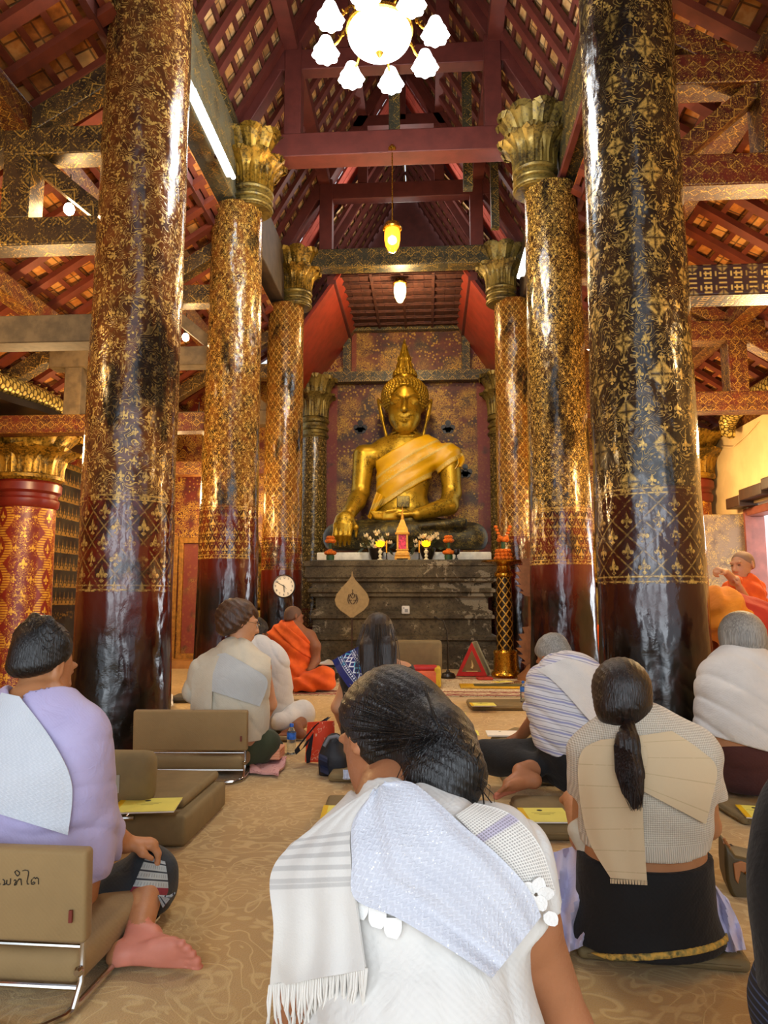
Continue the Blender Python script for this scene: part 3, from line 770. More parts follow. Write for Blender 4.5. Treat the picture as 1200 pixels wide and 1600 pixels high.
# ---------------------------------------------------------------- door in the right wall
d = setting('door_1')
structure('door_frame', MB().box((XR+.1, 9.34, 1.06), (.22, .1, 2.12)).box((XR+.1, 7.95, 1.06), (.22, .1, 2.12)).box((XR+.1, 8.65, 2.17), (.22, 1.5, .1)), M['redwood'], d, bevel=.01)
structure('door_sill', MB().box((XR+.2, 8.65, .06), (.5, 1.4, .12)), M['redwood'], d, bevel=.01)
mb = MB()
for i, (y0, y1, z) in enumerate(((7.6, 8.5, 2.4), (8.5, 9.1, 2.36), (9.1, 9.5, 2.3))): mb.box((XR-.06, (y0+y1)/2, z), (.24, y1-y0, .14))
structure('lintel', mb, M['frame_dark'], d, bevel=.01)
leaf = structure('door_leaf', MB().box((XR-.3, 9.36, 1.1), (.62, .07, 2.1)), M['oldwood'], d, bevel=.012)
structure('door_ring', MB().tube([(XR-.5+.045*cos(t), 9.31, 1.08+.045*sin(t)) for t in np.linspace(0, 2*PI, 17)], .008, 6).box((XR-.5, 9.32, 1.14), (.06, .015, .08)), M['frame_dark'], leaf)
# raised rim on the leaf
structure('door_rim', MB().box((XR-.005, 9.33, 1.1), (.07, .1, 2.12)), M['redwood'], d)
# threshold cloth and ground outside the door
structure('ground_outside', MB().box((8.2, 8.6, -.15), (7, 12, .1)), plain('sunlit paving', '#b9b39f', .9))
# serpent lying along the left wall top, on its wavy board
n = thing('naga', 'golden scaly serpent body lying along a wavy black board on the left wall', 'serpent ornament', (-4.78, 8, 3.3))
ys = np.linspace(2.5, 11.2, 60); zz = lambda y: 3.44+.05*sin(y*2.4+.4)
mb = MB().tube([(-4.74, y, zz(y)+.03) for y in ys], .125, 20); mb.build('scaly_body', M['naga'], n)
mb = MB(); N_ = len(ys)
vs = []; 
for y in ys: vs += [V(-5.2, y, zz(y)-.105), V(-4.58, y, zz(y)-.105), V(-4.58, y, zz(y)-.185), V(-5.2, y, zz(y)-.185)]
mb.add(vs, [(4*i+k, 4*i+(k+1) % 4, 4*i+4+(k+1) % 4, 4*i+4+k) for i in range(N_-1) for k in range(4)]); mb.build('wavy_board', M['blackwood'], n)
mb = MB()
for y in np.arange(2.6, 11.2, .16): mb.prism([(-4.74, y, zz(y)+.14), (-4.74, y+.1, zz(y)+.14), (-4.74, y+.12, zz(y)+.2)], (.03, 0, 0))
mb.build('crest', M['naga'], n)
n = thing('naga', 'golden serpent tail curling down over the cream wall', 'serpent ornament', (XR-.1, 8.6, 3.3))
ys = np.linspace(3, 9.1, 40); mb = MB().tube([(XR-.12, y, 3.5) for y in ys]+[(XR-.14, 9.25, 3.46), (XR-.15, 9.36, 3.36), (XR-.15, 9.36, 3.24), (XR-.15, 9.26, 3.17)], [.125]*40+[.12, .11, .09, .05], 18); mb.build('scaly_body', M['naga'], n)
structure('wire', MB().tube([(XR-.03, 9.9, 3.16), (XR-.05, 9.5, 3.06), (XR-.03, 9.1, 3.14), (XR-.03, 8.8, 3.22)], .006, 6), M['cream'])
# ---------------------------------------------------------------- columns
def leaf_capital(r0, r1, h, n=9, seed=0):
    """two rows of broad leaves whose tips roll over, on a bell"""
    mb = MB(); mb.lathe([(r0, 0), (r0*1.02, h*.3), (r0*1.1, h*.7), (r1*.86, h*.94), (r1*.9, h)], n=40)
    for row, (nn, hh, off, sp) in enumerate(((n, h*.98, 0, 1.), (n, h*.56, .5, .8))):
        for k in range(nn):
            t0 = 2*PI*(k+off)/nn; G = []
            for i in range(13):
                s = i/12; row_ = []
                wdt = PI/nn*(.86+.3*s)*(1 if s < .8 else max(.3, 1-((s-.8)/.2)**2*.7))
                out = r0*1.06+(r1-r0)*sp*(s**2.6)*1.0; z = hh*s
                if s > .72:
                    q = (s-.72)/.28; out += .075*sin(q*PI*.8)*(r1/.3); z = hh*(.72+.28*sin(q*PI*.66))-hh*.16*max(0, q-.55)
                for j in range(9):
                    e = j/4-1; th = t0+wdt*e
                    rr = out+.026*(1-e*e)*(r1/.3)-.012*abs(sin(e*7))*(r1/.3)
                    row_.append(V(rr*cos(th), rr*sin(th), z))
                G.append(row_)
            mb.grid(G, -.014)
    return mb
def rings(r, h):
    pr = []; 
    for z, q in ((0, 1.0), (.05, 1.0), (.07, 1.09), (.14, 1.12), (.2, 1.06), (.24, .98), (.36, .97), (.4, 1.08), (.47, 1.11), (.54, 1.05), (.58, .97), (.7, .96), (.75, 1.1), (.84, 1.14), (.92, 1.08), (1, .98)): pr.append((r*q, h*z))
    return MB().lathe(pr, n=40)
def column(key, label, mat, rb, rt, top, cap=True, capx=.17, bumps=.012, phase=0., group='lacquered columns of the nave'):
    x, y = COLS[key]; t = thing('temple_column', label, 'column', (x, y, 0), 0, group, 'thing')
    zs = list(np.linspace(0, top, 60)); pr = []
    for z in zs:
        f = z/top; r = rb+(rt-rb)*f
        if z < .9: r += .03*(1-z/.9)**2
        pr.append((r, z))
    def rf(th, z, r): return r*(1+bumps*(sin(th*3+z*1.3+phase)*.6+sin(th*5-z*2.1+phase*2)*.4)+.008*sin(th*9+z*7+phase))
    sh = MB().lathe(pr, (x, y, 0), 56, rf).build('shaft', mat, t)
    if cap:
        s = 1 if x < XC else -1; cx = x+s*capx; rr = rings(rt*.78, .26).xf(Matrix.Translation((cx, y-.02, top-.02))); rr.build('neck_rings', M['gilt_old'] if key[0] != 'L2' else M['gilt'], t)
        leaf_capital(rt*.72, rt*1.16, .64).xf(Matrix.Translation((cx, y-.02, top+.22))).build('leaf_capital', M['gilt'] if 'L' in key else M['gilt_old'], t)
    return t
cm_l1 = column_mat('red brown lacquer with dense gold sprays', .42, .46, '#6f4020', '#462612', '#ad8848', 1.12, 1.76, wear=.40, stain=.62, seed=1.3, big=.1, fil=1.2, red='#5c180c')
cm_r1 = column_mat('black lacquer with gold four petal squares', .44, .5, '#3a2a1b', '#211a13', '#a98a48', 1.16, 1.72, wear=.42, stain=.64, seed=4.1, big=.2, gap=.007, fil=.75, red='#3a130d')
cm_2 = column_mat('orange brown lacquer with small gold diamonds', .27, .26, '#70401a', '#33210f', '#cd9f3c', 1.5, 2.05, wear=.41, stain=.56, seed=7.7, big=.17, fil=.9, lat=.5)
cm_2r = column_mat('dark lacquer with small gold diamonds', .27, .26, '#4a2f14', '#231a10', '#cfa443', 1.42, 1.98, wear=.4, stain=.58, seed=11.2, big=.17, fil=.95, lat=.4, red='#642016')
cm_3 = column_mat('amber lacquer with gold diamond lattice', .26, .24, '#7a4519', '#3d2410', '#cf9c3a', 1.5, 2.0, wear=.41, stain=.58, seed=15.9, big=.18, fil=.75, lat=1.)
cm_4 = column_mat('dim lacquer with worn gold', .3, .25, '#4b391c', '#2c2416', '#a58a40', .6, .9, wear=.43, stain=.7, seed=21.3, big=.12, fil=.9)
column('L1', 'thick red-brown lacquered column with dense gold sprays, behind the tan chair backs', cm_l1, .325, .31, 6.2, cap=False, bumps=.016, phase=.4)
column('R1', 'thick black lacquered column with gold four-petal squares, behind the woman with a ponytail', cm_r1, .335, .3, 6.2, cap=False, bumps=.016, phase=2.2)
column('L2', 'second lacquered column on the clock side, behind the short-haired woman', cm_2, .34, .285, 5.56, phase=1.1)
column('R2', 'gold-stencilled column rising behind the grey-haired man in a striped shirt', cm_2r, .34, .285, 5.56, phase=3.1)
column('L3', 'slimmer gold-latticed column carrying the round wall clock', cm_3, .31, .27, 5.56, phase=.9)
column('R3', 'slimmer gold-latticed column next to the brass candle stand', cm_3, .31, .27, 5.56, phase=5.2)
for k, lb in (('L4', 'short dim column with tarnished leaf capital beside the clock side of the statue panel'), ('R4', 'short dim column half hidden at the candle stand side of the statue panel')):
    x, y = COLS[k]; t = thing('temple_column', lb, 'column', (x, y, 0), 0, 'lacquered columns of the nave', 'thing')
    MB().lathe([(.27, 0), (.255, 2), (.24, 4.02)], (x, y, 0), 40).build('shaft', cm_4, t)
    rings(.25, .4).xf(Matrix.Translation((x, y, 4.02))).build('neck_rings', M['gilt_old'], t)
    leaf_capital(.23, .33, .78).xf(Matrix.Translation((x, y, 4.42))).build('leaf_capital', M['gilt_old'], t)
# pillars standing against the side walls
def pillar(x, y, label, top, r):
    t = thing('wall_pillar', label, 'pillar', (x, y, 0), 0, 'red pillars along the side walls', 'thing')
    MB().lathe([(r*1.08, 0), (r*1.04, .4), (r, 1.2), (r*.97, top-.98)], (x, y, 0), 48).build('shaft', M['serpent'], t)
    MB().lathe([(r*1.0, 0), (r*1.06, .03), (r*1.08, .1), (r*1.0, .13), (r*1.02, .17), (r*1.13, .2), (r*1.14, .29), (r*1.05, .33)], (x, y, top-.98), 40).build('moulding', plain('oxblood moulding', '#6a1d12', .35), t)
    MB().lathe([(r*1.12, 0), (r*1.22, .03), (r*1.22, .07), (r*1.05, .1)], (x, y, top-.66), 40).build('gilt_ring', M['gilt'], t)
    leaf_capital(r*1.0, r*1.42, .6, 8).xf(Matrix.Translation((x, y, top-.6))).build('leaf_capital', M['gilt'], t)
pillar(-4.86, 8.3, 'red pillar with gold twined serpents and bright leaf capital beside the black mural', 3.13, .33)
pillar(3.72, 10.3, 'gilt-capped red pillar between the black column and the cream wall', 3.4, .32)
# ---------------------------------------------------------------- altar and statue
def box_loft(prof, x0, x1, y0, y1, nx=40):
    """stack of rectangles inset by prof = [(inset, z)]"""
    mb = MB(); rings_ = []
    for ins, z in prof:
        a, b, c, d = x0+ins, x1-ins, y0+ins, y1
        ring = [V(a+(b-a)*k/nx, c, z) for k in range(nx)]+[V(b, c+(d-c)*k/8, z) for k in range(8)]+[V(b+(a-b)*k/4, d, z) for k in range(4)]+[V(a, d+(c-d)*k/8, z) for k in range(8)]
        rings_.append(ring)
    n = len(rings_[0]); vs = [v for r in rings_ for v in r]
    fs = [(i*n+k, i*n+(k+1) % n, (i+1)*n+(k+1) % n, (i+1)*n+k) for i in range(len(rings_)-1) for k in range(n)]
    fs.append(tuple((len(rings_)-1)*n+k for k in range(n))); return mb.add(vs, fs)
prof = [(.0, 0), (.0, .1), (.03, .13), (.03, .34), (.07, .37), (.07, .42), (.03, .44), (.03, .49), (.13, .52), (.13, .75), (.08, .77), (.08, .81), (.11, .83), (.11, .88), (.17, .91), (.17, 1.09), (.1, 1.11), (.1, 1.16), (.06, 1.18), (.06, 1.22), (.12, 1.25), (.12, 1.32), (.04, 1.35), (.04, 1.39), (.01, 1.41), (.02, 1.58), (.0, 1.59), (.0, 1.668)]
t = thing('altar', 'tall stepped altar of weathered carved stone with flaking pale plaster, under the golden statue', 'altar', (-.42, 12, 0))
box_loft(prof, -1.95, 1.12, 11.15, 12.58).build('plinth', M['altar'], t, sharp=.5)
MB().box((-.37, 12.0, 1.675), (2.9, 1.68, .02)).build('top_slab', plain('grey altar top', '#5d5848', .7, bump=.2), t, bevel=.006)
sd = thing('wall_socket', 'small white socket box on the altar front, left of the microphone', 'socket', P(634, 953, 11.22), group=None)
c = P(634, 953, 11.225); mb = MB(); mb.rbox(c, (.13, .04, .13), .018); mb.build('housing', plain('white plastic', '#d9d6cc', .4, var=0), sd)
mb = MB(); mb.box((c.x+.01, c.y-.021, c.z-.01), (.05, .004, .05)); mb.box((c.x-.03, c.y-.021, c.z+.03), (.02, .004, .02)); mb.build('outlet', plain('grey plastic', '#8b8a84', .4, var=0), sd)
slab_m = plain('white painted plinth', '#dcd8cc', .6, bump=.2, bscale=20)
for (a, b, lb) in ((493, 627, 'long white plinth block under the blackened knee, behind the clock-side marigolds'), (629, 769, 'long white plinth block behind the flower vase next to the candle stand')):
    p, q = P(a, 872, 11.5), P(b, 872, 11.5); o = MB().rbox(((p.x+q.x)/2, 12.12, 1.76), (q.x-p.x, 1.0, .15), .025).build('plinth_block', slab_m); tag(o, lb, 'plinth', 'white blocks under the statue')
# ---- the statue -----------------------------------------------------------------------------------
SY = 12.2
def b_(px, py, d=0.): return P(px, py, SY+d)
st = thing('buddha_statue', 'large golden seated statue with a pointed flame crown, on the altar', 'statue', b_(632, 860))
legs = U(.12, cone(b_(640, 826, .25), b_(528, 840, -.12), .27, .25), cone(b_(630, 826, .25), b_(738, 840, -.12), .27, .26),
         cone(b_(530, 842, -.2), b_(640, 832, -.42), .22, .19), cone(b_(735, 844, -.2), b_(600, 838, -.38), .22, .18),
         ell(b_(632, 838, -.1), (.95, .45, .2)), ell(b_(632, 815, .2), (.5, .38, .28)))
foot = U(.05, cone(b_(660, 822, -.5), b_(700, 819, -.45), .11, .12, ((0, 0, 1), .6)), cone(b_(700, 819, -.45), b_(722, 814, -.42), .11, .07, ((0, 0, 1), .6)), *[cone(b_(710+i*2, 813+i*3.1, -.48), b_(727-i, 813+i*3.1, -.46), .032, .028) for i in range(4)])
legs = (U(.06, legs, foot)) & half(b_(632, 860), (0, 0, -1))
sdf('legs', legs, .028, M['gilt_lotus'], st)
torso = U(.13, ell(b_(631, 800, .18), (.5, .36, .3)), cone(b_(630, 800, .2), b_(630, 760, .2), .40, .41, ((0, 1, 0), .74)), cone(b_(630, 750, .2), b_(634, 715, .22), .44, .5, ((0, 1, 0), .66)),
          cone(b_(582, 712, .22), b_(692, 714, .22), .2, .2), cone(b_(600, 700, .22), b_(670, 700, .22), .17, .17), cone(b_(632, 705, .2), b_(632, 670, .14), .2, .19))
armL = U(.05, cone(b_(569, 712, .2), b_(563, 770, .12), .2, .155), cone(b_(563, 770, .12), b_(557, 785, -.05), .155, .15), cone(b_(557, 783, -.05), b_(545, 803, -.42), .16, .115))
def finger(a, b, c, r): return U(.02, cone(a, b, r, r*.92), cone(b, c, r*.92, r*.6))
handL = U(.035, cone(b_(545, 801, -.42), b_(538, 816, -.56), .11, .15, ((0, 1, 0), .6)), cone(b_(538, 814, -.56), b_(537, 821, -.6), .16, .17, ((0, 1, 0), .5)), *[finger(b_(525+i*7.6, 820, -.62), b_(523+i*7.6, 836, -.66), b_(524+i*7.2, 853-abs(i-1.2)*1.6, -.6), .042) for i in range(4)], finger(b_(549, 812, -.54), b_(557, 824, -.56), b_(556, 838, -.55), .042))
armR = U(.05, cone(b_(702, 713, .2), b_(706, 770, .15), .2, .165), cone(b_(706, 770, .15), b_(700, 789, -.02), .165, .16), cone(b_(702, 790, -.02), b_(652, 804, -.38), .165, .1))
handR = U(.035, cone(b_(652, 803, -.38), b_(626, 805, -.42), .09, .11, ((0, 0, 1), .55)), *[finger(b_(622, 801+i*3, -.43), b_(600, 801+i*3.1, -.44), b_(580+i*2, 800+i*3.3, -.42), .035) for i in range(4)], finger(b_(636, 799, -.42), b_(618, 797, -.46), b_(603, 799, -.47), .036))
# head
hc = b_(632, 640, .1)
def fz(px, py, d): return b_(px, py, d)
head = U(.07, ell(b_(632.5, 630, .14), (.325, .36, .42)), ell(b_(632.5, 650, -.02), (.285, .26, .3)), cone(b_(628, 666, -.1), b_(637, 666, -.1), .125, .125))
nose = U(.025, cone(b_(632, 622, -.2), b_(631.5, 639, -.33), .035, .055), cone(b_(626, 640, -.25), b_(637.5, 640, -.25), .045, .045), sph(b_(631.5, 640, -.33), .05))
brow = U(.02, *[cone(b_(632.5+s*4, 621, -.2), b_(632.5+s*14, 614.5, -.165), .016, .017) | cone(b_(632.5+s*14, 614.5, -.165), b_(632.5+s*25, 619, -.085), .017, .01) for s in (-1, 1)])
eyeb = [ell(b_(632.5+s*15, 627, -.135), (.085, .05, .055)) for s in (-1, 1)]
lid = [cone(b_(632.5+s*8, 629, -.18), b_(632.5+s*15, 630.6, -.18), .010, .012) | cone(b_(632.5+s*15, 630.6, -.18), b_(632.5+s*23, 627.5, -.13), .012, .008) for s in (-1, 1)]
lips = U(.012, cone(b_(618.5, 650, -.19), b_(627, 650.8, -.25), .016, .028), cone(b_(627, 650.8, -.25), b_(632, 651.4, -.26), .028, .025), cone(b_(632, 651.4, -.26), b_(637, 650.8, -.25), .025, .028), cone(b_(637, 650.8, -.25), b_(645.5, 649.8, -.19), .028, .015),
         cone(b_(623, 655.2, -.21), b_(632, 656.6, -.255), .02, .034), cone(b_(632, 656.6, -.255), b_(641, 655.2, -.21), .034, .02))
groove = cone(b_(617.5, 650.8, -.24), b_(632, 653.4, -.29), .010, .012) | cone(b_(632, 653.4, -.29), b_(646.5, 650.6, -.24), .012, .010)
for s in (-1, 1): groove = groove | cone(b_(632.5+s*7.5, 629.6, -.2), b_(632.5+s*15, 632.2, -.2), .006, .009) | cone(b_(632.5+s*15, 632.2, -.2), b_(632.5+s*24, 628.2, -.135), .009, .006) | cone(b_(632.5+s*6, 622.8, -.205), b_(632.5+s*15, 619, -.175), .008, .009)
head = U(.03, head, *eyeb); head = U(.03, head, nose); head = U(.03, head, brow); head = U(.02, head, lips); head = U(.015, head, *lid); head = SS(.01, head, groove)
body = U(.05, torso, armL, armR, head); body = U(.03, body, handL); body = U(.03, body, handR)
for zz in (672, 677, 682): body = SS(.02, body, F(lambda p, z0=b_(632, zz, 0).z, c=b_(632, zz, .16): np.maximum(np.abs(p[:, 2]-z0-.02*0)-.006, np.maximum(np.hypot(p[:, 0]-c.x, p[:, 1]-c.y)-.235, .0-np.hypot(p[:, 0]-c.x, p[:, 1]-c.y)+.17)), *BIG))
sdf('body', body, .0155, M['buddha'], st)
def curls(amp, fa, fe, c):
    c = A3(c)
    def g(p):
        q = p-c; az = np.arctan2(q[:, 0], -q[:, 1]); r = np.linalg.norm(q, axis=1); e = np.arcsin(np.clip(q[:, 2]/np.maximum(r, 1e-6), -1, 1))
        row = np.floor(e*fe/PI); return -amp*np.abs(np.cos(e*fe))*np.abs(np.cos(az*fa+(row % 2)*PI/2))
    return g
hairf = U(.06, ell(b_(632.5, 621, .2), (.405, .42, .36)), ell(b_(632.5, 589, .2), (.2, .22, .17)))
cut = ell(b_(632.5, 646, -.24), (.335, .36, .54))
hairf = SS(.02, hairf, cut) & half(b_(632, 668), (0, 0, -1))
sdf('hair', hairf, .016, M['buddha'], st)
mb = MB(); bead = [(sin(a_), -cos(a_)) for a_ in np.linspace(.02, PI-.02, 6)]
for (c_, rx, ry, rz_, e0, e1, ne) in ((b_(632.5, 621, .2), .405, .42, .36, -.75, 1.12, 16), (b_(632.5, 589, .2), .2, .22, .17, .1, 1.2, 5)):
    for i in range(ne):
        e = e0+(e1-e0)*i/(ne-1); nb_ = max(5, int(2*PI*rx*cos(e)/.062))
        for k in range(nb_):
            a_ = 2*PI*(k+.5*(i % 2))/nb_; q = V(c_.x+rx*cos(e)*cos(a_), c_.y+ry*cos(e)*sin(a_), c_.z+rz_*sin(e))
            if q.y > c_.y+.2 or cut.fn(np.array([tuple(q)], np.float32))[0] < .012: continue
            mb.lathe([(r_*.034, z_*.034) for r_, z_ in bead], q, 7)
mb.build('hair_curls', M['buddha'], st)
top = b_(632, 567, .2); z0 = top.z; zt = b_(631.5, 530, .2).z; H = zt-z0
mb = MB().lathe([(.15, -.12), (.14, -.04), (.125, 0), (.115, .03), (.12, .06), (.098, .1), (.085, .35*H), (.062, .55*H), (.04, .72*H), (.045, .74*H), (.024, .84*H), (.005, H)], (top.x, top.y, z0), 24, lambda th, z, r: r*(1+.05*cos(th*12)))
mb.build('flame_spire', M['buddha'], st)
mb = MB()
for k in range(10):
    a = 2*PI*k/10
    mb.prism([(top.x+.12*cos(a-.25), top.y+.12*sin(a-.25), z0-.03), (top.x+.12*cos(a+.25), top.y+.12*sin(a+.25), z0-.03), (top.x+.14*cos(a), top.y+.14*sin(a), z0+.1)], (-.03*cos(a), -.03*sin(a), 0))
mb.build('crown_petals', M['buddha'], st)
for s in (-1, 1):
    e = U(.02, cone(b_(632.5+s*32, 634, .16), b_(632.5+s*42, 625, .2), .05, .03, ((1, 0, 0), .5)), cone(b_(632.5+s*41, 626, .2), b_(632.5+s*35, 655, .16), .035, .04, ((0, 1, 0), .7)), cone(b_(632.5+s*35, 655, .16), b_(632.5+s*29, 680, .12), .04, .05, ((1, 0, 0), .6)))
    sdf('ear', e, .014, M['buddha'], st)
# sash across the chest, over the far shoulder
def line_n(a, b):   # normal in the x-z plane, to the left of a->b
    d = b-a; return V(-d.z, 0, d.x)
u1, u2 = b_(664, 678), b_(592, 717); l1, l2 = b_(726, 712), b_(575, 806)
shell = U(.1, torso, armR & half(b_(700, 745), (0, 0, -1))).grow(.028)
up_n = line_n(u2, u1)      # points up-left of the upper edge
lo_n = line_n(l1, l2)
sashf = shell & half(u1, up_n) & half(l1, lo_n) & half(b_(587, 740), (-1, 0, 0)) & half(b_(600, 690, .22), (0, 1, 0)).grow(.16)
sashf = sashf.disp(folds(.012, 34, (line_n(l1, l2)), .25), .03)
m = Mt('yellow satin with gold braid'); x, y, z = m.xyz('Object'); L = (l1-l2).normalized(); nn = line_n(l2, l1).normalized()
dd = x*nn.x+z*nn.z-(l1.x*nn.x+l1.z*nn.z)
br = (dd-.05).ab().lt(.035, .006).mx((dd-.33).ab().lt(.02, .006)).mx((dd-.5).ab().lt(.02, .006)); pat = m.voro(22, 'F1').lt(.32, .08)
mid = (dd-.42).ab().lt(.07, .01)
m.set(col=m.mix((br*.8).mx(mid*pat*.7), m.mix(m.noise(6, 3), '#b07f00', '#cf9c00'), m.mix(m.noise(60, 2), '#7d5f14', '#dcc068')), rough=.42)
m.bump(br*m.noise(80, 2), .4, .01); M['satin'] = m.mat
sash = sdf('sash', sashf, .02, M['satin'], st)
# hanging tail of the sash, and the shoulder flap
def strip(pts, w, n=16, wave=.0, curl=0.):
    """sheet following pts = [(centre, half-width vector)]"""
    G = []
    for i, (c, h) in enumerate(pts):
        row = []
        for j in range(n+1):
            e = j/n*2-1; row.append(V(*c)+V(*h)*e+V(0, -1, 0)*wave*sin(e*9+i*.6))
        G.append(row)
    return G
G = [[b_(588-i*1.5+(4-i*0)*0+ (j/8)*(14-i*.9), 768+i*4.4+(j/8)*(9-i*.5), -.17-.022*i-.03*sin(j*1.3)) for j in range(9)] for i in range(10)]
MB().grid(G, .012).build('sash_tail', M['satin'], st)
G = [[b_(722+4*sin(i*.5)-(j/8)*10, 708+i*2.9+(j/8)*4, -.0-.04*sin(j*.9)) for j in range(9)] for i in range(8)]
MB().grid(G, .012).build('shoulder_flap', M['satin'], st)
MB().rbox(b_(630, 784, -.29), (.22, .05, .2), .02).build('belly_plaque', M['gilt_old'], st)
# ---- offerings ---------------------------------------------------------------------------------
AZ = 1.686
def on_altar(px, y=11.34): p = P(px, 872, y); return V(p.x, y, AZ)
orange = plain('marigold orange', '#e8720c', .7, var=.3, scale=60, bump=.8, bscale=90, bdist=.02); green = plain('folded leaf green', '#1f4a22', .5); white_petal = plain('cream petal', '#efe3b8', .6, var=.1)
def blossom(c, r, n=7, mb=None, z=.6):
    mb = mb or MB(); c = V(*c)
    for ring, rr in ((0, 1.), (1, .62)):
        for k in range(n):
            a = 2*PI*(k+ring*.5)/n; d = V(cos(a), sin(a), z+ring*.8).normalized()
            t_ = d.cross(V(0, 0, 1)).normalized(); nrm = t_.cross(d)
            G = [[c+d*(r*rr*s_)+t_*(r*.42*e*sin(min(1, s_+.15)*PI*.9+.15))+nrm*(r*.25*(s_*s_)) for e in (-1, 0, 1)] for s_ in (.05, .4, .75, 1.)]
            mb.grid(G)
    return mb
def pompom(mb, c, r):
    mb.lathe([(r*sin(a), -r*cos(a)*.85) for a in np.linspace(.05, PI-.05, 9)], c, 12, lambda th, z, q: q*(1+.12*cos(th*6+z*90)))
def garland(px, label):
    p = on_altar(px); t = thing('marigold_offering', label, 'flower offering', p, group=None)
    MB().lathe([(.062, 0), (.066, .06), (.06, .085)], p, 20).build('leaf_cup', green, t)
    mb = MB()
    for k in range(9): pompom(mb, p+V(.06*cos(k*.7), .06*sin(k*.7), .12), .04)
    pompom(mb, p+V(0, 0, .14), .055); mb.build('lower_blooms', orange, t)
    MB().lathe([(.02, .15), (.024, .28)], p, 12).build('stem', green, t)
    mb = MB()
    for k in range(7): pompom(mb, p+V(.05*cos(k*.9), .05*sin(k*.9), .31), .04)
    for k in range(4): pompom(mb, p+V(.03*cos(k*1.57), .03*sin(k*1.57), .365), .038)
    mb.build('upper_blooms', orange, t); return t
garland(516, 'marigold posy in a leaf cup at the clock end of the altar'); garland(701, 'marigold posy in a leaf cup beside a small dark goblet')
p = on_altar(713); t = thing('goblet', 'small dark goblet on the altar beside a marigold posy', 'goblet', p)
MB().lathe([(.035, 0), (.03, .015), (.014, .04), (.014, .08), (.05, .1), (.06, .14), (.055, .17), (.045, .165)], p, 20).build('cup', M['blackwood'], t)
lamp_y = glow('glowing yellow lotus lamp', '#ffb414', 1.6); ivory = plain('ivory turned stem', '#e6dcb4', .35, var=.05)
for px, lb in ((594, 'glowing yellow lotus lamp on an ivory stem, clock side of the small shrine'), (666, 'glowing yellow lotus lamp on an ivory stem, between small shrine and goblet')):
    p = on_altar(px, 11.22); t = thing('lotus_lamp', lb, 'lamp', p, group=None)
    MB().lathe([(.045, 0), (.04, .012), (.015, .025), (.028, .05), (.03, .065), (.014, .085), (.034, .115), (.036, .135), (.014, .16), (.03, .18)], p, 20).build('stem', ivory, t)
    mb = blossom(p+V(0, 0, .2), .125, 8); blossom(p+V(0, 0, .21), .1, 8, mb, 1.4); mb.build('petals', lamp_y, t)
    MB().lathe([(.025*sin(a), .25-.035*cos(a)) for a in np.linspace(.05, PI-.05, 8)], p, 12).build('bulb', glow('lotus bulb', '#ffe9a0', 25), t)
leaf_m = plain('dark leaf', '#26341a', .5, var=.3)
for px, sd_, lb in ((588, 5, 'dark vase of cream flowers behind the clock-side lotus lamp'), (668, 9, 'dark vase of cream flowers behind the lotus lamp next to the goblet')):
    p = on_altar(px, 11.45); t = thing('flower_vase', lb, 'vase', p, group=None); R_ = random.Random(sd_)
    MB().lathe([(.06, 0), (.075, .02), (.105, .09), (.135, .19), (.13, .2), (.1, .13)], p, 28).build('bowl', M['blackwood'], t)
    mb, mg = MB(), MB()
    for k in range(20):
        a = R_.uniform(0, 2*PI); q = R_.uniform(.05, .24); top_ = p+V(q*cos(a)*1.15, q*sin(a)*.6-.03, R_.uniform(.24, .46)-q*.25)
        mg.tube([p+V(0, 0, .15), p+V(q*cos(a)*.5, q*sin(a)*.4, .25), top_], .005, 5)
        ob = blossom(top_, R_.uniform(.055, .085), 5, z=.9); ob.build('flower', white_petal, t)
    for k in range(9):
        a = R_.uniform(0, 2*PI); b = p+V(.2*cos(a), .12*sin(a), .2); e = p+V(.32*cos(a), .2*sin(a), R_.uniform(.05, .3)); s_ = V(0, 0, .03)
        mg.grid([[b, b], [b+(e-b)*.5-s_, b+(e-b)*.5+s_], [e, e]])
    mg.build('stems_and_leaves', leaf_m, t)
for px, lb in ((604, 'slim yellow candle leaning to the shrine on its clock side'), (655, 'slim yellow candle on the goblet side of the small shrine')):
    p = on_altar(px, 11.24); t = thing('candle', lb, 'candle', p)
    MB().lathe([(.03, 0), (.012, .015), (.01, .1), (.018, .11)], p, 12).build('holder', M['blackwood'], t); MB().lathe([(.011, .11), (.011, .29), (.003, .31)], p, 12).build('wax_stick', plain('yellow wax', '#d99a1c', .5, var=0), t)
p = on_altar(629, 11.3); t = thing('small_shrine', 'small gilt tower shrine with a pink panel, standing at the middle of the altar', 'shrine', p)
mb = MB(); gw = plain('bright gilt wood', '#c98b22', .4, .35, var=.2, scale=25)
def tier(mb, w0, w1, z0, z1): mb.add([p+V(sx*w, sy*w, z) for (w, z) in ((w0, z0), (w1, z1)) for (sx, sy) in ((-1, -1), (1, -1), (1, 1), (-1, 1))], [(0, 1, 5, 4), (1, 2, 6, 5), (2, 3, 7, 6), (3, 0, 4, 7), (4, 5, 6, 7), (3, 2, 1, 0)])
for a in ((.125, .125, .02, .05), (.11, .118, .05, .07), (.112, .112, .07, .11), (.1, .085, .11, .15), (.1, .1, .15, .17)): tier(mb, *a)
for sx in (-1, 1):
    for sy in (-1, 1): mb.box(p+V(sx*.105, sy*.105, .015), (.03, .03, .03)); mb.box(p+V(sx*.075, sy*.075, .28), (.028, .028, .24))
mb.build('base_and_posts', gw, t)
MB().box(p+V(0, 0, .28), (.13, .13, .24)).build('panel_box', plain('pink printed panel', '#dc3050', .5, var=.55, scale=45), t)
mb = MB()
for a in ((.11, .115, .4, .43), (.1, .085, .43, .48), (.09, .075, .48, .52), (.07, .055, .52, .56), (.055, .042, .56, .6), (.04, .03, .6, .64)): tier(mb, *a)
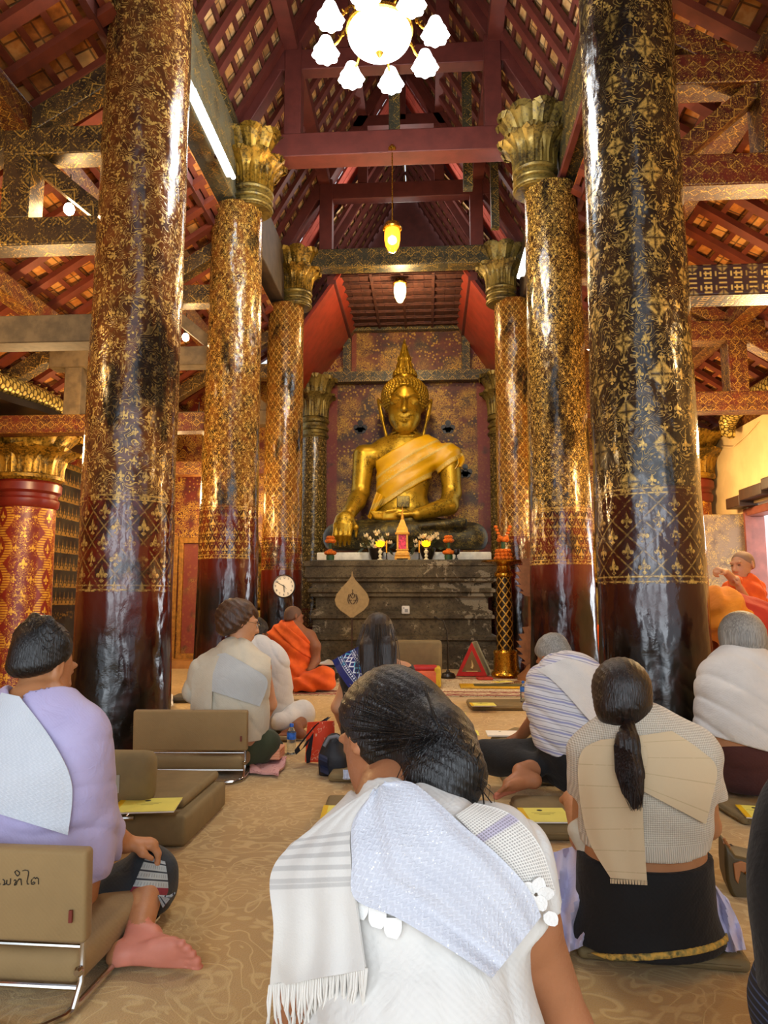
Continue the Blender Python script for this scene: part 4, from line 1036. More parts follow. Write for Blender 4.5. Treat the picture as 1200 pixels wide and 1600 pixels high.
mb.lathe([(.028, .64), (.024, .68), (.012, .78), (.002, .88)], p, 14); mb.build('tiered_roof', gw, t)
# brass stand with marigold stack
p = P(790, 1045, 9.95); p.z = .018; t = thing('brass_stand', 'tall brass lattice offering stand with a wide plate, beside the altar', 'stand', p)
MB().lathe([(.19, 0), (.2, .03), (.19, .06), (.165, .09), (.16, .3), (.17, .33), (.15, .36), (.12, .37)], p, 32).build('foot', M['brass'], t)
m = Mt('brass lattice'); u, v, _ = m.xyz('UV'); a = cell(u, .11); b = cell(v, .13); d = a.ab()/.11+b.ab()/.13
g = (d-.5).ab().lt(.1, .03); m.set(col=m.mix(g, '#2b1d0c', '#c29238'), metal=.6, rough=.35); m.bump(g, .6, .01)
MB().lathe([(.115, .37), (.112, .9), (.1, 1.35)], p, 28).build('lattice_shaft', m.mat, t)
MB().lathe([(.11, 1.35), (.13, 1.37), (.13, 1.4), (.1, 1.44), (.09, 1.5), (.13, 1.52), (.2, 1.54), (.3, 1.555), (.31, 1.575), (.29, 1.58)], p, 36).build('plate', M['brass'], t)
p2 = p+V(0, 0, 1.578); t = thing('marigold_stack', 'tiered stack of orange marigold garlands on the brass stand', 'flower offering', p2)
mb = MB()
for lv, (r, z) in enumerate(((.1, .035), (.09, .085), (.08, .135))):
    for k in range(11): pompom(mb, p2+V(r*cos(k*.571+lv), r*sin(k*.571+lv), z), .034)
mb.build('garland_base', orange, t); MB().lathe([(.03, .15), (.03, .28)], p2, 12).build('leaf_core', green, t)
mb = MB()
for k in range(8): pompom(mb, p2+V(.05*cos(k*.8), .05*sin(k*.8), .29+.02*(k % 2)), .038)
for s in (-1, 1):
    for k in range(4): pompom(mb, p2+V(s*(.05+.016*k), 0, .34+k*.045), .026)
mb.build('upper_blooms', orange, t)
# ---------------------------------------------------------------- lamps
tube_e = glow('fluorescent tube', '#e8f6ff', 26)
for lb, (x, y0, y1, z) in (('lit fluorescent tube under the pale beam on the clock side', (-2.02, 5.62, 6.92, 5.5)), ('lit fluorescent tube under the beam on the candle stand side', (1.27, 8.0, 9.3, 5.42))):
    t = thing('tube_light', lb, 'light', (x, (y0+y1)/2, z)); s = -1 if x < 0 else 1
    MB().tube([(x, y0, z), (x, y1, z)], .022, 12).build('tube', tube_e, t)
    MB().bar((x+s*.05, y0-.03, z+.05), (x+s*.05, y1+.03, z+.05), .07, .06).build('housing', plain('white enamel', '#d8dad4', .4, var=0), t)
    for yy in (y0+.2, y1-.2): MB().bar((x+s*.06, yy, z+.07), (x+s*.2, yy, z+.14), .03, .03).build('mounting_bracket', M['frame_dark'], t)
# chandelier
c = P(593, 57, 5.4); t = thing('chandelier', 'brass chandelier with a glowing white bowl and eight tulip shades', 'chandelier', c)
gl = glow('lit opal glass', '#ffffff', 5); R_ = .268
MB().lathe([(.012, -.16)]+[(R_*sin(a), .02-.17*cos(a)) for a in np.linspace(.1, PI/2, 12)]+[(R_*.98, .04)], c, 40).build('bowl', gl, t)
MB().lathe([(R_*.98, .035), (R_*1.05, .045), (R_*1.05, .075), (R_*.9, .1), (.08, .13), (.05, .2), (.07, .26), (.03, .3), (.02, .9), (.02, 2.4)], c, 32).build('crown', M['brass'], t)
MB().lathe([(.004, -.2), (.022, -.175), (.035, -.155), (.02, -.145)], c, 16).build('finial', M['brass'], t)
for k in range(8):
    a = 2*PI*k/8+.63; d = V(cos(a), sin(a), 0); r0, r1 = .2, .47
    pts = [c+d*(r0+(r1-r0)*s_)+V(0, 0, .07+.09*sin(s_*PI*1.9+.3)*(1-s_*.2)) for s_ in np.linspace(0, 1, 14)]
    ar = MB().tube(pts, .011, 8)
    ar.tube([pts[6]+V(0, 0, .012)+d*(.03*cos(q)*q/5)+V(0, 0, .03*sin(q)*q/5) for q in np.linspace(0, 6, 14)], .006, 6)
    arm = ar.build('arm', M['brass'], t)
    e = pts[-1]; n = 40
    def fl(th, z, r, e=e): return r*(1+(.09*cos(th*8))*max(0, min(1, (-z-.03)/.1)))
    MB().lathe([(.02, .02), (.045, .0), (.058, -.03), (.075, -.08), (.1, -.125), (.112, -.15), (.105, -.165), (.06, -.15)], e, n, fl).build('shade', gl, t)
# pendants
def pendant(c, top, label, amber=True, s=1.):
    t = thing('pendant_lamp', label, 'lamp', c)
    MB().lathe([(.03*s, .19*s), (.075*s, .165*s), (.095*s, .12*s), (.105*s, .11*s), (.1*s, .095*s), (.02*s, .2*s)][:5]+[(.085*s, .095*s)], c, 28).build('cap', M['brass'], t)
    g_ = Mt('amber lamp glass'); g_.set(col='#ffb648' if amber else '#fff0c8', em='#ff9a20' if amber else '#ffe2a0', ems=1.1 if amber else 2.2, rough=.15, trans=.5)
    MB().lathe([(.012*s, -.17*s), (.04*s, -.15*s), (.072*s, -.09*s), (.086*s, -.02*s), (.086*s, .05*s), (.075*s, .1*s)], c, 28).build('glass', g_.mat, t)
    MB().lathe([(.032*s*sin(a), -.03*s-.045*s*cos(a)) for a in np.linspace(.05, PI-.05, 9)], c, 14).build('bulb', glow('warm bulb', '#ffd890', 40), t)
    if top: MB().tube([c+V(0, 0, .18*s), V(c.x, c.y, top)], .008, 8).lathe([(.045, 0), (.05, .03), (.03, .06), (.012, .08)], (c.x, c.y, top-.04), 16).build('rod', M['brass'], t)
    else: MB().tube([c+V(0, 0, .18*s), c+V(0, 0, .42)], .006, 6).build('rod', M['blackwood'], t)
pendant(P(613, 372, Y2-.12), 6.22, 'amber glass pendant lamp hanging on a long brass rod from the maroon beam', True, 1.05)
pendant(P(625, 455, 10.9), None, 'short pale pendant lantern under the tiled soffit in front of the crown', False, 1.15)
bulb_m = glow('bare warm bulb', '#ffd9a0', 45)
for px, py, Y, lb in ((108, 327, 5.2, 'bare glowing bulb on the bracket beam, nearest the black mural side'), (290, 527, 8.0, 'bare glowing bulb in the gap between the two thick columns'), (146, 537, 6.9, 'glowing bulb half hidden behind the edge of the red-brown column'), (310, 661, 9.4, 'small lit bulb under the beam beside the orange-brown column'), (921, 541, 8.5, 'lit bulb glimpsed beside the black column')):
    c = P(px, py, Y); t = thing('ceiling_bulb', lb, 'lamp', c)
    MB().lathe([(.042*sin(a), -.05*cos(a)) for a in np.linspace(.05, PI-.05, 10)], c, 16).build('bulb', bulb_m, t); MB().lathe([(.02, .045), (.022, .09), (.008, .1), (.006, .3)], c, 12).build('socket', M['blackwood'], t)
# ---------------------------------------------------------------- clock
c = P(444, 916, 10.1); t = thing('wall_clock', 'round white wall clock hung on the gold-latticed column', 'clock', c)
RX = Matrix.Rotation(PI/2, 3, 'X'); R_ = .158
MB().lathe([(R_*.95, -.03), (R_*1.03, -.02), (R_*1.06, .012), (R_*1.03, .03), (R_*.97, .032), (R_*.96, .018)], c, 40, M=RX, caps=False).build('rim', M['blackwood'], t)
MB().lathe([(.0005, .018), (R_*.97, .018)], c, 40, M=RX, caps=False).build('dial', plain('clock dial', '#f1efe0', .4, var=0), t)
ink = plain('black ink', '#141210', .6, var=0)
def text(s, loc, size, parent, m, rot=(PI/2, 0, 0), name='lettering', align='CENTER', ext=.0006):
    cu = bpy.data.curves.new(name, 'FONT'); cu.body = s; cu.size = size; cu.align_x = align; cu.align_y = 'CENTER'; cu.extrude = ext
    o = bpy.data.objects.new(name, cu); COL.objects.link(o); o.location = loc; o.rotation_euler = rot
    bpy.context.view_layer.update(); me = bpy.data.meshes.new_from_object(o.evaluated_get(bpy.context.evaluated_depsgraph_get()))
    me.transform(o.matrix_world); bpy.data.objects.remove(o)
    return me
def join_text(items, name, m, parent):
    import bmesh
    bm = bmesh.new()
    for a in items: bm.from_mesh(text(*a, parent, m))
    me = bpy.data.meshes.new(name); bm.to_mesh(me); bm.free(); return link_mesh(name, me, m, parent)
its = []
for h in range(1, 13):
    a = PI/2-h*PI/6; its.append((str(h), V(c.x+R_*.76*cos(a), c.y-.021, c.z+R_*.76*sin(a)), .042))
join_text(its, 'numerals', ink, t)
for nm, ang, ln, w in (('hour_hand', 5+50/60, .55, .009), ('minute_hand', 50/5, .78, .007)):
    a = PI/2-ang*PI/6; d = V(cos(a), 0, sin(a)); MB().bar(c+V(0, -.025, 0)-d*.02, c+V(0, -.025, 0)+d*R_*ln, w, .003, V(0, 1, 0)).build(nm, ink, t)
a = PI/2-22*PI/30; d = V(cos(a), 0, sin(a)); MB().bar(c+V(0, -.028, 0)-d*.04, c+V(0, -.028, 0)+d*R_*.35, .003, .002, V(0, 1, 0)).build('second_hand', ink, t)
# ---------------------------------------------------------------- leaf-shaped fan
c = P(550, 929, 10.35); t = thing('ceremonial_fan', 'tan leaf-shaped ceremonial fan on a thin dark pole before the altar', 'fan', V(c.x, c.y, 0))
k = 10.35/1109*1.0; out = [(551, 893), (551.5, 900), (556, 907), (566, 918), (574, 928), (577, 937), (575, 946), (568, 954), (559, 960), (552, 965)]
prf = [(P(x, y, c.y).x-c.x, P(x, y, c.y).z) for x, y in out]
poly = [V(c.x+x, c.y, z) for x, z in prf]+[V(c.x-x, c.y, z) for x, z in reversed(prf)]
MB().prism(poly, (0, .02, 0)).build('leaf', plain('tan woven palm leaf', '#9a8357', .7, var=.1, scale=30, bump=.3, bscale=120), t, bevel=.004)
mb = MB(); e = lambda x, y: P(x, y, c.y-.006)
for s in (-1, 1):
    mb.tube([e(551+s*1, 944), e(551+s*4, 940), e(551+s*6, 935), e(551+s*5, 931)], .006, 5); mb.tube([e(551+s*2, 934), e(551+s*3, 929), e(551+s*6, 929), e(551+s*8, 937), e(551+s*6, 943)], .005, 5)
    mb.tube([e(551+s*1, 938), e(551+s*8, 938)], .004, 5)
mb.tube([e(551, 921), e(551, 930)], .006, 5); mb.tube([e(547, 930), e(551, 926), e(555, 930), e(551, 935), e(547, 930)], .005, 5); mb.build('emblem', plain('faded brown emblem', '#4e3a24', .7, var=0), t)
MB().tube([(c.x, c.y+.02, 0.02), (c.x, c.y+.02, prf[-1][1]+.05)], .013, 10).lathe([(.12, 0.02), (.12, .04), (.03, .06)], (c.x, c.y+.02, 0), 20).build('pole', M['frame_dark'], t)
# ---------------------------------------------------------------- rug, mats, things before the altar
m = Mt('cream floral rug with crimson border'); u, v, _ = m.xyz('UV'); ed = (u.mn(4.6-u)).mn(v.mn(2.08-v)); n = m.noise(9, 2, kind='UV', dist=1.6); fl_ = ((n*9).fr()-.5).ab().lt(.13, .05).mx(m.voro(11, 'F1', kind='UV').lt(.22, .05))
col = m.mix(fl_, '#d8c9a4', m.mix(m.noise(4, 2, kind='UV'), '#a98b5c', '#8e4a3c')); brd = ed.lt(.3, .01)*ed.gt(.08, .01)
col = m.mix(brd*.8, col, m.mix(cell(u+v, .12).ab().lt(.028, .006).mx(m.noise(14, 2, kind='UV').gt(.55, .04)), '#7b1f1c', '#cdb78e'))
for e_ in (.05, .33): col = m.mix((ed-e_).ab().lt(.035, .006), col, '#7e1418')
m.set(col=col, rough=.95); m.bump(m.noise(200, 2), .4, .004)
xa, xb, ya, yb = -2.35, 2.25, 8.0, 10.08
o = MB().grid([[V(x, y, .014) for y in np.linspace(ya, yb, 12)] for x in np.linspace(xa, xb, 20)], .012).build('rug', m.mat); tag(o, 'cream floral rug with crimson border spread before the altar', 'rug')
def flat_box(name, label, cat, cx, cy, w, d, h, rz, m_, r=.02, z=0., group=None):
    t = thing(name, label, cat, (cx, cy, z), rz, group); MB().rbox((0, 0, h/2), (w, d, h), min(r, h*.49)).build('body', m_, t, world=False); return t
p = P(745, 1057, 9.95); t = thing('triangle_pillow', 'upright triangular pillow with red border and small flame emblem', 'pillow', V(p.x, p.y, .02))
a, b, c3 = P(712, 1057, 9.95), P(762, 1057, 9.95), P(737, 1002, 9.95)
for q in (a, b): q.z = .02
tri = lambda f, dy: [V(*((q-(a+b+c3)/3)*f+(a+b+c3)/3))+V(0, dy, 0) for q in (a, b, c3)]
dv = V(.1, .42, 0)
MB().prism(tri(1, 0), dv).build('cushion', plain('beige pillow cloth', '#9b8f66', .85, bump=.3), t, bevel=.03)
def tri_ring(f0, f1, dy, th):
    o_, i_ = tri(f0, dy), tri(f1, dy); mb = MB()
    for k in range(3): mb.prism([o_[k], o_[(k+1) % 3], i_[(k+1) % 3], i_[k]], (0, -th, 0))
    return mb
tri_ring(.97, .62, -.002, .006).build('red_border', plain('red felt', '#b3201c', .8), t)
cc = (a+b+c3)/3; MB().prism(tri(.6, 0.0), (0, -.005, 0)).build('field', plain('bronze cloth', '#7a5a30', .7), t)
MB().tube([cc+V(0, -.01, -.05), cc+V(.015, -.01, -.02), cc+V(0, -.01, .06)], [.02, .018, .003], 8).tube([cc+V(-.08, -.008, -.09), cc+V(.08, -.008, -.09)], .008, 6).build('emblem', plain('pale emblem', '#c4a66a', .7), t)
p = PZ(700, 1054, .03); t = thing('microphone', 'black gooseneck microphone on a round base in front of the altar', 'microphone', V(p.x, 9.75, .02)); B0 = V(p.x*9.75/p.y, 9.75, .02)
MB().lathe([(.1, 0), (.105, .02), (.08, .06), (.03, .075), (.02, .1)], B0, 24).build('base', M['blackwood'], t)
top_ = P(684, 967, 9.75); MB().tube([B0+V(0, 0, .08), B0+V(0, 0, .4), B0+V(-.01, 0, .62), B0+V(-.06, 0, .76), top_], .009, 8).tube([top_, top_+V(-.05, 0, .03)], [.014, .017], 10).build('gooseneck', M['blackwood'], t)
kh = plain('khaki cover cloth', '#7c6a46', .8, var=.08, bump=.35, bscale=300, bdist=.001); kh2 = cloth('tan canvas', '#94794e', 500, .8, .06, .25, wr=.25)
p = PZ(655, 1048, .02); t = thing('floor_chair', 'grey-brown legless chair facing the altar beyond the long-haired woman', 'floor chair', (.1, 9.0, .02))
xm = P(654, 1010, 9.0).x
MB().rbox((xm, 9.0, .33), (.58, .1, .46), .045).build('backrest', kh, t); MB().rbox((xm, 9.3, .08), (.56, .5, .1), .04).build('seat', kh, t)
p = P(668, 1052, 8.75); t = thing('cloth_bundle', 'red, orange and yellow satin cushion bundle beside the grey-brown chair', 'cushion', V(p.x, p.y, .02))
for nm, dx, sz, cl in (('orange_pad', -.03, (.3, .3, .2), '#d2633a'), ('yellow_edge', .12, (.08, .3, .24), '#c9a51c'), ('red_fold', -.03, (.3, .26, .06), '#b01f22')):
    MB().rbox((p.x+dx, p.y, .02+sz[2]/2+(.19 if nm == 'red_fold' else 0)), sz, .028).build(nm, plain(nm, cl, .6, bump=.5, bscale=12, bdist=.02), t)
t = flat_box('sitting_mat', 'yellow satin mat with dark green centre, in front of the triangular pillow', 'mat', *PZ(785, 1073, .02).xy, 1.02, .36, .02, 0, plain('yellow satin', '#d1a114', .5, bump=.3), z=.016)
MB().rbox((.03, 0, .022), (.74, .2, .012), .005).build('green_centre', plain('olive green cloth', '#4c4a26', .8), t, world=False)
t = flat_box('prayer_book', 'small red book on the rug at the foot of the triangular pillow', 'book', *PZ(757, 1060, .03).xy, .2, .16, .03, .1, plain('red book cover', '#b2392c', .6), .006, z=.016)
t = flat_box('patterned_mat', 'dark red patterned mat by the foot of the brass stand', 'mat', *PZ(799, 1066, .02).xy, .26, .2, .012, .15, lacquer('dark red woven mat', '#5b1a1a', '#3c1212', '#b8a074', .12), z=.016)
p = P(513, 1035, 9.3); t = thing('alms_bowl', 'round black alms bowl beside the seated monk', 'bowl', V(p.x, p.y, .02)); MB().lathe([(.09, 0), (.15, .04), (.18, .11), (.16, .18), (.13, .2), (.135, .21)], (p.x, p.y, .02), 28).build('bowl', M['blackwood'], t)
MB().lathe([(.14, .212), (.14, .225), (.05, .25), (.015, .27)], (p.x, p.y, .02), 28).build('lid', plain('pale lid', '#d9d4c8', .3, .5, var=0), t)
# carved wooden candle rail between the columns
p = P(832, 1050, 9.6); p.z = .016; t = thing('carved_stand', 'thin carved wooden stand with flame edges between the two gold columns', 'carved stand', V(p.x, p.y, .016)); wd = plain('carved teak', '#8a5a34', .6, var=.2, bump=.3)
x0 = p.x; MB().box((x0+.02, 9.6, .95), (.05, .5, 1.75)).build('post', wd, t); MB().lathe([(.2, 0), (.2, .05), (.15, .09), (.1, .14), (.06, .2)], (x0, 9.6, .016), 24).build('foot', wd, t)
for z0_, z1_, nm in ((.18, .72, 'lower_flames'), (1.1, 1.62, 'upper_flames')):
    pts = [(x0, z0_)]; n = 6
    for k in range(n): pts += [(x0-.06-.09*sin((k+.2)/n*PI), z0_+(z1_-z0_)*(k+.1)/n), (x0-.11-.1*sin((k+.8)/n*PI), z0_+(z1_-z0_)*(k+.75)/n), (x0-.05-.08*sin((k+.9)/n*PI), z0_+(z1_-z0_)*(k+.8)/n)]
    pts.append((x0, z1_)); MB().prism([V(a, 9.58, b) for a, b in pts], (0, .05, 0)).build(nm, wd, t)
# gilded figures glimpsed between the columns
def small_statue(px, Y, zb, h, label):
    p = P(px, 900, Y); t = thing('gilded_figure', label, 'statue', V(p.x, p.y, 0)); c = V(p.x, p.y, zb)
    MB().rbox((c.x, c.y, zb/2), (.5, .5, zb), .03).build('pedestal', M['gilt_old'], t)
    f = U(.05, ell(c+V(0, 0, h*.1), (h*.3, h*.22, h*.1)), cone(c+V(0, .03, h*.15), c+V(0, .03, h*.5), h*.13, h*.16, ((0, 1, 0), .7)), ell(c+V(0, 0, h*.72), (h*.08, h*.09, h*.11)), cone(c+V(0, 0, h*.8), c+V(0, 0, h), h*.05, .006), cone(c+V(-h*.17, 0, h*.5), c+V(-h*.2, -.02, h*.25), h*.05), cone(c+V(h*.17, 0, h*.5), c+V(h*.2, -.02, h*.25), h*.05))
    sdf('figure', f, .016, M['gilt'], t)
small_statue(402, 11.0, .9, 1.15, 'gilded seated figure glimpsed between the clock column and its neighbour'); small_statue(926, 11.1, 1.25, 1.0, 'gilded figure glimpsed in the gap beside the black column')
# ---------------------------------------------------------------- floor chairs
def chair(loc, rz, label, w=.62, ph=.235, pz=.285, tilt=.06):
    t = thing('floor_chair', label, 'floor chair', loc, rz)
    MB().rbox((0, .27, .085), (w-.05, .5, .085), .03).build('seat', kh2, t, world=False)
    Mx = Matrix.Rotation(tilt, 3, 'X'); bk = MB().rbox((0, 0, pz), (w, .045, ph), .012, M=Mx).build('backrest', kh2, t, world=False)
    W = w/2-.015
    fr_ = MB().tube([(-W, .5, .02), (-W, .0, .02), (-W+.01, -.05, .014), (-W+.05, -.1, .012), (-W+.1, -.11, .012), (W-.1, -.11, .012), (W-.05, -.1, .012), (W-.01, -.05, .014), (W, .0, .02), (W, .5, .02)], .0095, 10)
    for s in (-1, 1): fr_.tube([(s*W, -.03, .02), (s*W, .005, .07), (s*W, .008, .2)], .008, 8)
    fr_.tube([(-W, .0, .055), (W, .0, .055)], .007, 8).tube([(-W, .008, .152), (W, .008, .152)], .006, 8); fr_.build('frame', M['chrome'], t, world=False)
    for s in (-1, 1): MB().lathe([(.012, -.008), (.013, 0), (.008, .008)], (s*W, -.012, .1), 12, M=RX).build('bolt', M['chrome'], t, world=False)
    MB().box((W-.02, -.027, pz-.045), (.009, .006, .03)).build('care_tag', plain('brown leather tag', '#6b2416', .6), bk, world=False); return t, bk
ch1, bk1 = chair((-1.2, 1.93, 0), -.03, 'tan floor chair with a handwritten word on its back, behind the woman in lavender')
ch3, bk3 = chair((-1.41, 4.27, 0), .05, 'tan floor chair behind the short-haired woman in cream', w=.68)
# handwriting, in pen strokes
z8 = 1200/140; strokes = [[(0, 436), (4, 444)], [(35, 375), (60, 395), (55, 440), (35, 452), (62, 450), (85, 420), (90, 385), (86, 440), (110, 452), (135, 440), (140, 365)], [(185, 400), (200, 380), (215, 400), (195, 440), (190, 455), (215, 450), (225, 415), (255, 370), (280, 375), (288, 455)],
    [(195, 280), (225, 255), (262, 285), (258, 310), (235, 335), (210, 310), (198, 282)], [(300, 265), (330, 252), (370, 258), (382, 280), (375, 340), (360, 400), (365, 440), (385, 440)], [(430, 375), (415, 400), (420, 440), (450, 445), (468, 425), (450, 410), (435, 425)], [(440, 365), (460, 350), (475, 370), (490, 350), (512, 370), (515, 445)], [(1, 330), (1, 440)]]
mb = MB(); q = ch1.location; c_, s_ = cos(-.03), sin(-.03)
for sk in strokes[:-1]:
    pts = []
    for x, y in sk:
        d = ray(x/z8, 1330+y/z8); n = V(-sin(-.03), cos(-.03), 0); n = V(n.x, n.y*cos(.06), sin(.06)); p0 = V(q.x, q.y, .285)-n*.0245
        pts.append(CAM+d*((p0-CAM).dot(n)/d.dot(n)))
    sm = []
    for i in range(len(pts)-1): sm += [pts[i].lerp(pts[i+1], k/3) for k in range(3)]
    sm.append(pts[-1]); mb.tube(sm, .0011, 5)
mb.build('handwriting', ink, bk1)
# padded chair with folded cushions
t = thing('floor_chair', 'padded brown floor chair on a bent steel post, a yellow booklet on its seat', 'floor chair', (-1.3, 3.3, 0)); q = P(200, 1215, 3.2); xr = P(243, 1215, 3.2).x
zc_ = P(200, 1213, 3.2).z; MB().rbox((xr-.33, 3.2, zc_), (.66, .12, .225), .05).build('backrest', kh, t)
MB().box((P(177, 1225, 3.137).x, 3.137, P(177, 1225, 3.137).z), (.055, .004, .075)).build('paper_label', plain('grey paper label', '#a7a294', .7), t)
xs = P(285, 1320, 3.08).x; MB().rbox((xs-.32, 3.42, .07), (.64, .62, .125), .018).build('seat', kh, t); MB().rbox((xs-.35, 3.5, .152), (.6, .55, .045), .02).build('folded_pad', kh, t)
xp = P(207, 1260, 3.2).x; MB().tube([(xp, 3.19, zc_-.1), (xp, 3.18, .2), (xp+.01, 3.13, .14), (xp+.01, 3.09, .13)], .011, 10).tube([(xp-.02, 3.075, .13), (xp+.06, 3.075, .135)], .009, 8).build('post', M['chrome'], t)
# ---------------------------------------------------------------- cushions and booklets
def cushion(fl_, fr__, depth, h, label, m_=None, r=None, group='floor cushions', z=0.):
    a, b = PZ(*fl_, z), PZ(*fr__, z); d = b-a; rz = math.atan2(d.y, d.x); f = V(-sin(rz), cos(rz), 0); c = (a+b)/2+f*(depth/2)
    t = thing('floor_cushion', label, 'cushion', (c.x, c.y, z), rz, group)
    _c = MB().rbox((0, 0, h/2), (d.length, depth, h), min(r or h*.45, h*.49), 4); cv = _c.build('cover', m_ or kh, t, world=False); mb = MB(); w2, d2 = d.length/2, depth/2
    mb.tube([(-w2, -d2+.03, h*.5), (-w2+.03, -d2, h*.5), (w2-.03, -d2, h*.5), (w2, -d2+.03, h*.5), (w2, d2-.03, h*.5), (-w2, d2-.03, h*.5), (-w2, -d2+.03, h*.5)], .005, 6); mb.build('piping', m_ or kh, cv, world=False); return t
cushion((903, 1500), (1176, 1524), .56, .035, 'thin khaki floor cushion under the woman with a ponytail')
cushion((818, 1316), (930, 1318), .5, .075, 'khaki floor cushion holding a yellow booklet, beside the ponytail woman')
cushion((765, 1162), (838, 1170), .5, .05, 'khaki cushion under the open booklet with a curled cover')
cushion((736, 1111), (860, 1111), .42, .06, 'khaki cushion with a small booklet at the edge of the red-bordered rug')
cushion((512, 1223), (640, 1226), .55, .05, 'brown floor cushion with check cloth under the long-haired woman')
cushion((790, 1228), (950, 1228), .5, .03, 'thin khaki cushion under the grey-haired man')
cushion((1130, 1218), (1230, 1230), .5, .035, 'thin khaki cushion under the grey-bobbed woman')
cushion((395, 1110), (472, 1108), .5, .03, 'khaki cushion on the carpet in front of the person in white')
cushion((400, 1160), (462, 1160), .5, .04, 'khaki cushion under the person in white trousers')
cushion((262, 1099), (302, 1099), .35, .06, 'dark cushion lying by the foot of the red-brown column', plain('dark grey cloth', '#4a453c', .85))
cushion((500, 1300), (640, 1300), .45, .05, 'khaki cushion under a booklet, in front of the woman with the sparkling sash')
cushion((1160, 1290), (1260, 1290), .35, .04, 'khaki cushion with booklet at the far side of the leather handbag')
yel = plain('pale yellow cover', '#e8e06a', .5, var=.04); spine = plain('deep yellow spine', '#e3b908', .5, var=.04); paper = plain('white paper', '#e9e7de', .7, var=.03); pr_ink = plain('faint print', '#a8a557', .7, var=0); seal = plain('dark seal', '#3c3d24', .7, var=0)
def booklet(corners, z, label, group='yellow prayer booklets'):
    """corners: two near-edge pixels + depth, lying at height z"""
    (ax, ay), (bx_, by), depth = corners; a, b = PZ(ax, ay, z), PZ(bx_, by, z); d = b-a; rz = math.atan2(d.y, d.x); w_ = d.length; f = V(-sin(rz), cos(rz), 0); c = (a+b)/2+f*(depth/2)
    t = thing('booklet', label, 'booklet', (c.x, c.y, z), rz, group)
    MB().box((0, 0, .004), (w_-.004, depth-.004, .006)).build('pages', paper, t, world=False); cv = MB().box((.012, 0, .008), (w_-.024, depth, .0016)).build('cover', yel, t, world=False)
    MB().box((-w_/2+.012, 0, .0075), (.024, depth+.001, .004)).build('spine', spine, t, world=False)
    MB().lathe([(.013, .0092), (.0005, .0094)], (-.01, depth*.3, 0), 16, caps=False).build('seal', seal, cv, world=False)
    mb = MB()
    for k, l in enumerate((.11, .09, .05)): mb.box((.0, depth*.12-k*.014, .0092), (l, .003, .0006))
    mb.build('printing', pr_ink, cv, world=False); return t
booklet(((822, 1287), (897, 1287), .21), .078, 'yellow booklet on a cushion between the striped-shirt man and ponytail woman')
booklet(((500, 1281), (590, 1281), .2), .055, 'yellow booklet in front of the bowed woman with the sparkling sash')
booklet(((170, 1273), (272, 1270), .2), .178, 'yellow booklet on the seat of the padded floor chair')
booklet(((737, 1104), (776, 1104), .2), .063, 'yellow booklet at the rug edge on a long khaki cushion')
booklet(((778, 1068), (803, 1066), .14), .03, 'yellow sheet by the foot of the brass stand')
booklet(((1166, 1279), (1230, 1283), .2), .045, 'yellow booklet beyond the leather handbag')
booklet(((418, 1108), (452, 1107), .2), .035, 'yellow booklet beside the white-trousered person')
# open booklet with its cover curling up
a, b = PZ(762, 1151, .055), PZ(815, 1151, .055); t = thing('open_booklet', 'open booklet with a curling yellow cover before the grey-haired man', 'booklet', (a+b)/2); w_ = (b-a).length
MB().box(((a.x+b.x)/2, a.y+.1, .06), (w_, .2, .01)).build('pages', paper, t)
MB().lathe([(.011, .0), (.0005, .001)], ((a.x+b.x)/2-.02, a.y+.16, .066), 14, caps=False).build('seal', seal, t)
G = []
for i in range(15):
    s_ = i/14; th = s_*4.0
    x_ = a.x-.03+.05*cos(PI*.5+th*.62+.6)-s_*.12*(s_ > .0); z_ = .06+.055+.055*sin(-PI/2+th*.9)+s_*.035
    G.append([V(x_, a.y+.2*k/4, z_) for k in range(5)])
MB().grid(G, .0015).build('curled_cover', yel, t)
# ---------------------------------------------------------------- bottles, bags and cloths
clear = Mt('clear plastic'); clear.set(col='#e6f2f6', trans=.9, rough=.08, ior=1.2); lab = plain('blue label', '#2f6fd0', .4, var=.3, scale=60)
def bottle(px, py, label, h=.2, z=0.):
    p = PZ(px, py, z); t = thing('water_bottle', label, 'bottle', p, group=None)
    MB().lathe([(.026, .001), (.031, .006), (.03, .04), (.032, .06), (.03, .1), (.032, .13), (.027, .155), (.012, .178), (.012, .19)], p, 24).build('bottle_body', clear.mat, t)
    MB().lathe([(.0325, .1), (.0327, .145)], p, 24, caps=False).build('label_band', lab, t); MB().lathe([(.0145, .182), (.0145, .2), (.012, .204)], p, 18).build('cap', plain('blue cap', '#1f62c8', .4, var=0), t)
bottle(455, 1178, 'clear water bottle with blue cap and label beside the orange bag'); bottle(818, 1097, 'small blue-capped water bottle at the rug edge', z=.06)
p = PZ(495, 1192); t = thing('shoulder_bag', 'bright orange embroidered shoulder bag with a black strap on the carpet', 'bag', p)
oc = Mt('orange embroidered cloth'); n = oc.noise(9, 2, dist=1.4); l = ((n*4).fr()-.5).ab().lt(.035, .02); oc.set(col=oc.mix(l, '#e0421c', '#f0a884'), rough=.7); oc.bump(oc.noise(30, 3), .4, .006)
Y_ = p.y; e = lambda x, y, d=0: P(x, y, Y_+d)
G = [[e(482+(s_*(37-5*r_)) + r_*4*(1-s_*.2), 1190-r_*(62+10*s_*0) + (s_*-2), .02-.05*sin(s_*PI)) for s_ in np.linspace(0, 1, 9)] for r_ in np.linspace(0, 1, 9)]
MB().grid(G, .03).build('pouch', oc.mat, t)
def ribbon(pts, w, m_, name, parent, th=.004, axis=(0, 1, 0)):
    G = [[V(*q)+V(*axis)*(w*e) for e in (-.5, -.17, .17, .5)] for q in pts]; return MB().grid(G, th).build(name, m_, parent)
blk = plain('black webbing', '#15131a', .8, var=.2)
